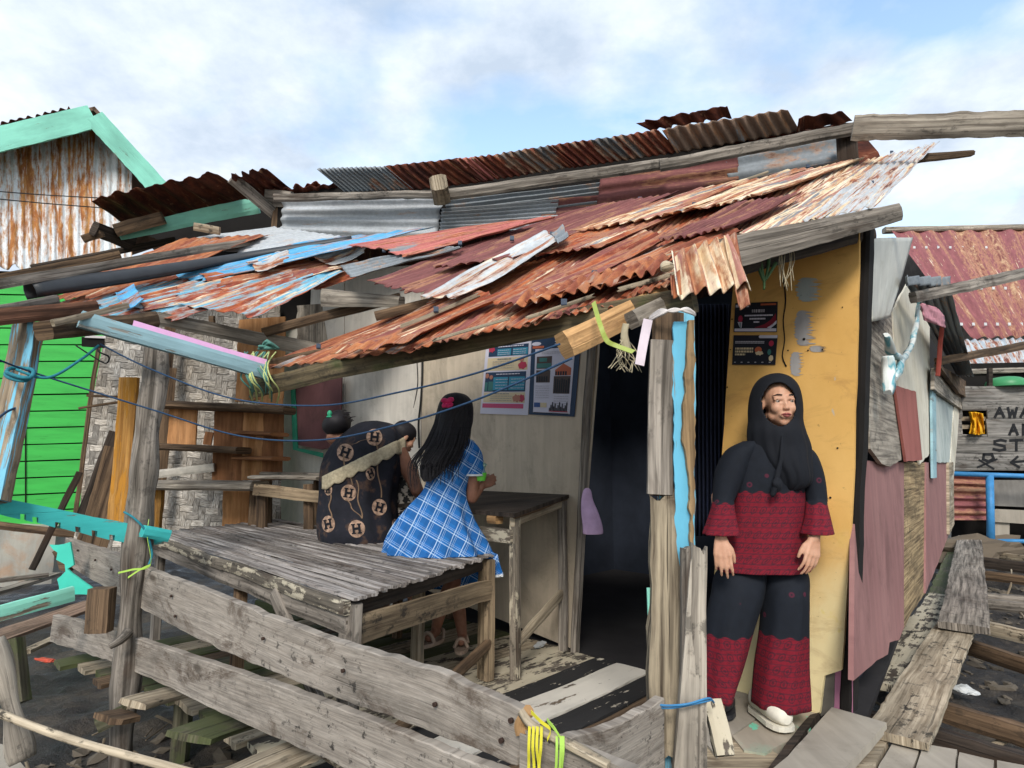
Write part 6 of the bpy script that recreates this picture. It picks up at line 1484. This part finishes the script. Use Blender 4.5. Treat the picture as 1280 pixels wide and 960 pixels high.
# ---------------- projection of flat motifs on to a curved garment
def bvh_of(o):
    return BVHTree.FromPolygons([v.co.copy() for v in o.data.vertices], [tuple(q.vertices) for q in o.data.polygons])
def cast(bv, x, y, off=.004):
    r = ray(x, y).normalized(); h = bv.ray_cast(CAMP, r)
    return (h[0]+(h[1] if h[1].dot(r) < 0 else -h[1])*off) if h[0] else None
def pgrid(bm, bv, f, nu, nv, off):
    uvl = bm.loops.layers.uv.verify(); G = [[cast(bv, *f(i/nu, j/nv), off) for j in range(nv+1)] for i in range(nu+1)]
    Vv = [[bm.verts.new(p) if p else None for p in r] for r in G]
    for i in range(nu):
        for j in range(nv):
            q = (Vv[i][j], Vv[i+1][j], Vv[i+1][j+1], Vv[i][j+1])
            if all(q) and max((a.co-b.co).length for a in q for b in q) < .09:
                fc_ = bm.faces.new(q); fc_.smooth = True
    for v in [v for v in bm.verts if not v.link_faces]: bm.verts.remove(v)

# ---------------- person in the dark medallion dress, seen from behind
DD = 4.0
def PD(x, y, dd=0): return at(x, y, DD+dd)
dk = thing('person', 'seated person in dark dress with round letter medallions and a lace band, bent forward', 'person', PD(450, 672))
m_dd = NT('dress_dark'); _co = m_dd.coords('Object', rnd=False); m_dd = m_dd.fin(m_dd.ramp(m_dd.noise(_co, (1, 1, 1), 5, .6, 0, 9), [(.3, srgb('#101219')), (.56, srgb('#1c1d26')), (.66, srgb('#4a382e'))]), None, rough=.85)
bm = bmesh.new(); dM = Matrix.Rotation(math.radians(150), 3, 'Z') @ Matrix.Rotation(math.radians(30), 3, 'X'); dc = PD(420, 537, .12)
head(bm, dc, dM, .98); chain(bm, [(dc+V((.02, 0, -.06)), .05), (PD(445, 556, .08), .06)])
chain(bm, [(PD(450, 655), .14), (PD(452, 600), .13), (PD(456, 565, .05), .11)]); cap(bm, PD(425, 570, .03), .06, PD(492, 562, .03), .06)
ar = PD(514, 640, .10); chain(bm, [(PD(498, 565, .04), .06), (PD(516, 600, .06), .045), (PD(521, 612, .07), .043), (PD(527, 622, .2), .035), (PD(532, 617, .36), .026)]); hand(bm, PD(532, 617, .36), V((.3, 1, .05)), V((-1, 0, 0)), .95, .3)
chain(bm, [(PD(425, 570, .04), .055), (PD(408, 610, .15), .043), (PD(425, 622, .42), .028)]); hand(bm, PD(425, 622, .42), V((.2, 1, 0)), V((1, 0, 0)), .95, .3)
for sx in (-1, 1): chain(bm, [(PD(450+sx*20, 665), .09), (PD(455+sx*22, 668, .38), .07), (PD(457+sx*22, 760, .40), .045), (PD(457+sx*22, 785, .42), .035)]); 
finish_body(bm, m_skin2, dk, .006)
def ringd(x, y, w, dep, dd=0, tilt=0): return (PD(x, y, dd), V((w*DD/FPX, 0, tilt)), V((0, dep, 0)))
bm = bmesh.new(); loft(bm, [ringd(*r) for r in ((450, 676, 49, .21, .02), (449, 664, 50, .21, .02), (447, 645, 48, .19, .02), (448, 620, 46, .17, .01), (451, 595, 47.5, .165, 0, .01), (455, 572, 49, .16, .02, .02), (459, 552, 45, .15, .06, .03), (464, 538, 34, .12, .09, .02), (468, 529, 20, .08, .11), (469, 526, 4, .02, .12))], n=64, sub=6, fold=.075, ff=7, seed=5, foldf=lambda s: .6+.4*math.sin(3*s))
dr = link('dress', bm, m_dd, dk); 
bm = bmesh.new(); loft(bm, [(PD(455, 668, .1), V((.24, 0, 0)), V((0, 0, .085))), (PD(457, 668, .3), V((.22, 0, 0)), V((0, 0, .09))), (PD(457, 676, .46), V((.21, 0, 0)), V((0, 0, .09))), (PD(457, 720, .50), V((.2, 0, 0)), V((0, .08, .03))), (PD(457, 745, .50), V((.2, 0, 0)), V((0, .09, 0)))], n=40, fold=.06, cap1=False); link('dress_skirt', bm, m_dd, dk)
bv = bvh_of(dr)
m_med = plain('medallion_tan', '#ab8d78', .85, .75, 38); m_lace = plain('lace_cream', '#b5a88c', .9, .35, 60); m_bk = plain('print_black', '#15151b', .9, .1, 20)
for (cx, cy, r_m, tilt, sx) in ((468, 547, 10, .1, 1), (432, 566, 10.5, .35, 1), (463, 592, 8, -.5, .7), (436, 616, 10, .15, 1), (411, 612, 7, 0, .7), (474, 634, 10, .25, .95), (411, 655, 10, -.2, .8), (446, 661, 10.5, -.1, 1), (493, 655, 6, .2, .6)):
    bm = bmesh.new(); pgrid(bm, bv, lambda u, v: (cx+sx*r_m*v*math.cos(2*math.pi*u), cy+r_m*v*math.sin(2*math.pi*u)*1.05), 20, 4, .004); md = link('medallion', bm, m_med, dk)
    bm = bmesh.new(); ct, st_ = math.cos(tilt), math.sin(tilt)
    for x0, x1, y0, y1 in ((-.5, -.22, -.55, .55), (.22, .5, -.55, .55), (-.25, .25, -.14, .14), (-.62, -.1, -.6, -.45), (.1, .62, -.6, -.45), (-.62, -.1, .45, .6), (.1, .62, .45, .6)):
        def f(u, v): 
            a = (x0+(x1-x0)*u)*r_m; b = (y0+(y1-y0)*v)*r_m; return (cx+sx*(a*ct-b*st_), cy+a*st_+b*ct)
        pgrid(bm, bv, f, 3, 3, .008)
    link('letter_print', bm, m_bk, md)
bm = bmesh.new()
def band(u, v):
    x = 404+(508-404)*u; y = 604-(604-553)*u-5*math.sin(math.pi*u)*.0; lo = 7+3.5*abs(math.sin(u*math.pi*7)); return (x, y-8+v*(8+lo))
pgrid(bm, bv, band, 90, 6, .010); o = link('lace_band', bm, m_lace, dk); solid(o, .004)
bm = bmesh.new()
for A, B_ in (((425, 560), (440, 606)), ((446, 600), (452, 648)), ((432, 624), (452, 648)), ((470, 555), (476, 622)), ((440, 556), (462, 548)), ((413, 615), (414, 650))):
    pgrid(bm, bv, lambda u, v: (A[0]+(B_[0]-A[0])*u+(v-.5)*1.6+1.5*math.sin(u*9), A[1]+(B_[1]-A[1])*u), 16, 1, .005)
link('chain_print', bm, plain('chain_print', '#7a6450', .9, .3, 40), dk)
m_hair = NT('hair_black'); _co = m_hair.coords('UV', rnd=False); _n = m_hair.noise(_co, (90, 2, 1), 4, .6); m_hair = m_hair.fin(m_hair.ramp(_n, [(.3, srgb('#0e0d0f')), (.7, srgb('#242126'))]), _n, .8, .004, .62)
bm = bmesh.new(); ell(bm, dc+V((.0, .0, .035)), (.093, .10, .088))
for v in bm.verts: v.co += (v.co-dc).normalized()*.03*fbm(v.co*9, 1, 4)
r_ = random.Random(8)
for q in range(46):
    a = r_.uniform(0, 6.28); e = r_.uniform(.2, 1.4); b0 = dc+V((.085*math.cos(a)*math.cos(e), .09*math.sin(a)*math.cos(e), .035+.08*math.sin(e))); d_ = (b0-dc).normalized()
    add_tube(bm, [b0-d_*.01, b0+d_*.012+V((.02, -.005, .005)), b0+V((.045, -.01, .012))*r_.uniform(.6, 1.5)], lambda s: .005*(1-.85*s), n=5, sub=3, caps=False)
link('hair', bm, m_hair, dk, smooth=True)
bm = bmesh.new(); ell(bm, PD(412, 517, .02), (.016, .012, .022)); ell(bm, PD(412, 521, .02), (.022, .014, .008)); link('hair_clip', bm, plain('clip_green', '#2f9a72', .5), dk, smooth=True)

# ---------------- child between them
DC = 4.12
def PC(x, y, dd=0): return at(x, y, DC+dd)
ch = thing('person', 'small child with cropped dark hair looking down beside the girl in blue', 'person', PC(505, 665))
cM = Matrix.Rotation(math.radians(120), 3, 'Z') @ Matrix.Rotation(math.radians(28), 3, 'X'); cc = PC(505, 548, 0)
bm = bmesh.new(); head(bm, cc, cM, .86); chain(bm, [(cc+V((-.01, 0, -.05)), .04), (PC(501, 575, .03), .045)])
chain(bm, [(PC(503, 590, .05), .08), (PC(504, 655, .05), .10)]); 
for sx in (-1, 1):
    chain(bm, [(PC(503+sx*12, 588, .03), .04), (PC(503+sx*20, 618, .1), .03), (PC(512+sx*8, 612, .3), .022)]); hand(bm, PC(512+sx*8, 612, .3), V((0, 1, 0)), V((-sx, 0, 0)), .75, .3)
    chain(bm, [(PC(504+sx*9, 660, .08), .06), (PC(506+sx*9, 664, .36), .05), (PC(506+sx*9, 735, .38), .035), (PC(506+sx*9, 770, .38), .028)])
finish_body(bm, m_skin, ch, .005)
bm = bmesh.new(); ell(bm, cc+cM @ V((0, .018, .036)), (.074, .088, .076), cM)
for v in bm.verts: v.co += (v.co-cc).normalized()*.006*fbm(v.co*22, 1, 3)
link('hair', bm, m_hair, ch, smooth=True)
face_parts(cc, cM, .86, ch)
m_shirt = NT('shirt_print'); _co = m_shirt.coords('Object', rnd=False); m_shirt = m_shirt.fin(m_shirt.ramp(m_shirt.noise(_co, (1, 1, 1), 3, .6, 0, 28), [(.46, srgb('#b5aa9c')), (.52, srgb('#2c2a2a'))]), None, rough=.9)
bm = bmesh.new(); loft(bm, [(PC(x, y, .05), V((w_*DC/FPX, 0, 0)), V((0, dp, 0))) for x, y, w_, dp in ((503, 574, 8, .04), (503, 580, 18, .07), (504, 600, 21, .09), (505, 640, 23, .11), (505, 668, 25, .12))], n=36, fold=.05); link('shirt', bm, m_shirt, ch)

# ---------------- girl in the blue checked dress
DG = 3.46
def PG(x, y, dd=0): return at(x, y, DG+dd)
gl = thing('person', 'girl with long black hair and blue checked dress sitting on the platform edge', 'person', PG(548, 690))
def plaid():
    k = NT('plaid_blue'); co0 = k.coords('Object', rnd=False); s0 = k.n('ShaderNodeSeparateXYZ'); k.l(co0, s0.inputs[0]); cb_ = k.n('ShaderNodeCombineXYZ'); k.l(k.math('ADD', s0.outputs[0], k.math('MULTIPLY', s0.outputs[1], .35)), cb_.inputs[0]); k.l(s0.outputs[2], cb_.inputs[1]); co = cb_.outputs[0]
    m = k.n('ShaderNodeMapping'); m.inputs['Rotation'].default_value = (0, 0, math.radians(30)); k.l(co, m.inputs[0]); s = k.n('ShaderNodeSeparateXYZ'); k.l(m.outputs[0], s.inputs[0])
    def lines(o, fr, stops): return k.ramp(k.math('FRACT', k.math('MULTIPLY', k.math('ADD', o, 40.0), fr)), stops, 'CONSTANT')
    base = srgb('#2878b8'); c = k.mix(k.noise(co, (9, 9, 1), 3), srgb('#15539a'), srgb('#2574b8'))
    for o in (s.outputs[0], s.outputs[1]):
        dk_ = lines(o, 13.0, [(0, 0.0), (.5, .4), (.95, 0.0)]); c = k.mix(dk_, c, srgb('#164a80'))
    for o in (s.outputs[0], s.outputs[1]):
        wl = lines(o, 14.0, [(0, .75), (.055, 0.0), (.2, .55), (.235, 0.0), (.32, .45), (.345, 0.0)]); c = k.mix(wl, c, srgb('#b5cbe0'))
    return k.fin(c, k.noise(co, (60, 60, 1), 3), .2, .001, .85)
m_pl = plaid(); m_trim = plain('trim_white', '#d5d8da', .8, .1, 20)
bm = bmesh.new(); gM = Matrix.Rotation(math.radians(172), 3, 'Z') @ Matrix.Rotation(math.radians(18), 3, 'X'); gc = PG(570, 520, .04)
head(bm, gc, gM, .95); chain(bm, [(gc+V((0, 0, -.07)), .045), (PG(571, 560, .02), .05)])
chain(bm, [(PG(568, 575), .08), (PG(556, 615), .075), (PG(548, 665), .12)]); cap(bm, PG(552, 564), .045, PG(590, 564), .045)
wr = PG(602, 607, .04); chain(bm, [(PG(591, 566), .043), (PG(592, 598, .0), .036), (PG(590, 622, .02), .034), (wr, .024)]); hand(bm, wr, V((.16, .10, .08)), V((-.2, .2, .9)), .85, .5)
chain(bm, [(PG(552, 566), .043), (PG(540, 600, .1), .036), (PG(560, 617, .35), .024)]); hand(bm, PG(560, 617, .35), V((.3, 1, 0)), V((1, 0, 0)), .85, .3)
chain(bm, [(PG(530, 675, .02), .085), (PG(568, 690, .22), .06), (PG(566, 728, .16), .048), (PG(550, 764, .16), .04), (PG(545, 786, .18), .028)]); chain(bm, [(PG(546, 789, .18), .026), (PG(536, 797, .10), .024)])
chain(bm, [(PG(562, 675, .02), .085), (PG(562, 690, .24), .06), (PG(566, 728, .24), .048), (PG(574, 765, .24), .04), (PG(578, 794, .24), .028)]); chain(bm, [(PG(578, 798, .24), .026), (PG(577, 802, .15), .024)])
finish_body(bm, m_skin2, gl, .005)
def ringg(x, y, w, dep, dd=0, tilt=0): return (PG(x, y, dd), V((w*DG/FPX, 0, tilt)), V((0, dep, 0)))
bm = bmesh.new(); loft(bm, [ringg(*r) for r in ((572, 546, 9, .045, .02), (571, 552, 22, .065, .01), (570, 562, 26, .085), (566, 580, 26, .09), (560, 600, 26, .09), (555, 615, 27.5, .095), (549, 632, 37, .13), (544, 655, 51, .17), (545, 675, 61, .20), (547, 690, 65, .22, .0))], n=96, sub=7, fold=.10, ff=11, seed=3, foldf=lambda s: max(0, s-.45)*1.9)
gd = link('dress', bm, m_pl, gl)
bm = bmesh.new(); loft(bm, [ringg(*r) for r in ((588, 556, 8, .045), (591, 566, 11, .055), (592, 580, 12.5, .06), (593, 594, 13.5, .06))], n=26, sub=5, fold=.03, cap1=False); sl_ = link('sleeve', bm, m_pl, gl); solid(sl_, .003)
bm = bmesh.new(); loft(bm, [ringg(*r) for r in ((593, 592.5, 13.3, .062), (593, 593.5, 13.4, .062), (593, 595, 13.4, .062))], n=26, sub=3, cap0=False, cap1=False); o = link('trim', bm, m_trim, sl_); solid(o, .003)
def cl(name, grid, mat, sd, par=gl, wob=.02, dep=None):
    return cloth_px(name, grid, dep or (lambda x, y: PG(x, y, .06-.0022*(y-690 if y > 690 else 0))), mat, par, wob=wob, seed=sd)
cl('skirt_fold', [[(560, 640), (575, 655), (588, 672)], [(560, 690), (590, 686), (612, 688)], [(575, 697), (600, 693), (622, 694)]], m_pl, 3, dep=lambda x, y: PG(x, y, -.14+.0014*(x-560)))
cl('skirt_fold', [[(598, 688), (612, 689), (622, 693)], [(602, 700), (615, 704), (625, 706)], [(602, 716), (616, 719), (629, 718)]], m_pl, 4, dep=lambda x, y: PG(x, y, -.06))
cl('trim', [[(602, 716), (616, 719), (629, 718)], [(602, 719), (616, 722), (629, 721)]], m_trim, 4, dep=lambda x, y: PG(x, y, -.062))
cl('skirt_back', [[(528, 712), (560, 708), (600, 704)], [(530, 725), (555, 722), (598, 726)], [(540, 736), (562, 738), (600, 742)]], m_pl, 6, dep=lambda x, y: PG(x, y, .20))
hr = [(570, 491, 3, .02, .04), (570, 494, 13, .07, .04), (570, 502, 20, .095, .04), (569, 515, 23, .105, .035), (566, 532, 24, .105, .02), (559, 550, 23, .085, -.02), (551, 568, 21, .06, -.05), (543, 583, 17, .04, -.07), (537, 594, 11, .03, -.09), (534, 602, 4, .02, -.10)]
bm = bmesh.new(); loft(bm, [ringg(*r) for r in hr], n=90, sub=7, fold=.06, ff=19, seed=8, foldf=lambda s: .25+.75*s); hb = link('hair', bm, m_hair, gl)
bm = bmesh.new(); r_ = random.Random(4)
for q in range(130):
    a = r_.uniform(-1, 1); x0 = 568+a*22; x1 = 543+a*27+r_.uniform(-5, 5); yb = 594-6*a+r_.uniform(-20, 16)*1.0
    add_tube(bm, [PG(x0, 520, -.07+.05*abs(a)), PG(x0*.6+x1*.4+a*3, 555, -.125+.07*a*a), PG(x1+a*2, 580, -.14+.05*a*a), PG(x1-1+r_.uniform(-3, 3), yb, -.155+.05*a*a)], lambda s: .004*(1-.8*s), n=5, sub=5, caps=False)
link('hair_strands', bm, m_hair, hb)
bm = bmesh.new()
for dx, dy in ((-4, -1), (4, -2), (-2, 4), (3, 4), (0, 0)): ell(bm, PG(559+dx, 502+dy, -.085), (.02, .014, .014))
for v in bm.verts: v.co += V((1, 1, 1))*.006*fbm(v.co*50, 1, 2)
link('hair_bow', bm, plain('bow_pink', '#d8306e', .5, .2, 60), gl, smooth=True)
m_sand = plain('sandal_cream', '#a89484', .6, .2, 30)
for x, y, dd, yw_ in ((540, 796, .12, -.5), (577, 803, .18, 0)):
    bm = bmesh.new(); b = PG(x, y, dd); M = Matrix.Translation(b) @ Matrix.Rotation(yw_, 4, 'Z')
    add_slab(bm, [V((math.cos(t)*.04, math.sin(t)*.105, -.02)) for t in [i*math.pi/12 for i in range(24)]], (0, 0, 1), .02)
    add_tube(bm, [V((-.038, -.03, -.02)), V((-.02, -.035, .018)), V((0, -.04, .03)), V((.02, -.035, .018)), V((.038, -.03, -.02))], .011, n=8, sub=4)
    add_tube(bm, [V((-.034, .06, -.02)), V((-.02, .085, .015)), V((0, .095, .02)), V((.02, .085, .015)), V((.034, .06, -.02))], .009, n=8, sub=4)
    bm.transform(M); link('sandal', bm, m_sand, gl)
# green plastic cup and bag in her hand
gcup = thing('plastic_cup', 'lime green plastic cup with clear film held by the girl at the table', 'cup', PG(600, 602, -.02))
bm = bmesh.new(); c = PG(601, 601, -.01); loft(bm, [(c+V((0, 0, z)), V((r, 0, 0)), V((0, r, 0))) for z, r in ((0, .022), (.01, .026), (.03, .03), (.045, .032))], n=24, cap1=False); o = link('cup', bm, plain('cup_lime', '#6fd04a', .4, .1, 6), gcup); solid(o, .002)
k = NT('film_clear'); k.b.inputs['Transmission Weight'].default_value = .5; k.b.inputs['Alpha'].default_value = .7; m_film = k.fin(srgb('#bfe6c4'), None, rough=.3)
bm = bmesh.new(); loft(bm, [(c+V((0, 0, z)), V((r, 0, 0)), V((0, r*.6, 0))) for z, r in ((.045, .03), (.07, .022), (.09, .030), (.105, .012))], n=24, fold=.3); o = link('film', bm, m_film, gcup)
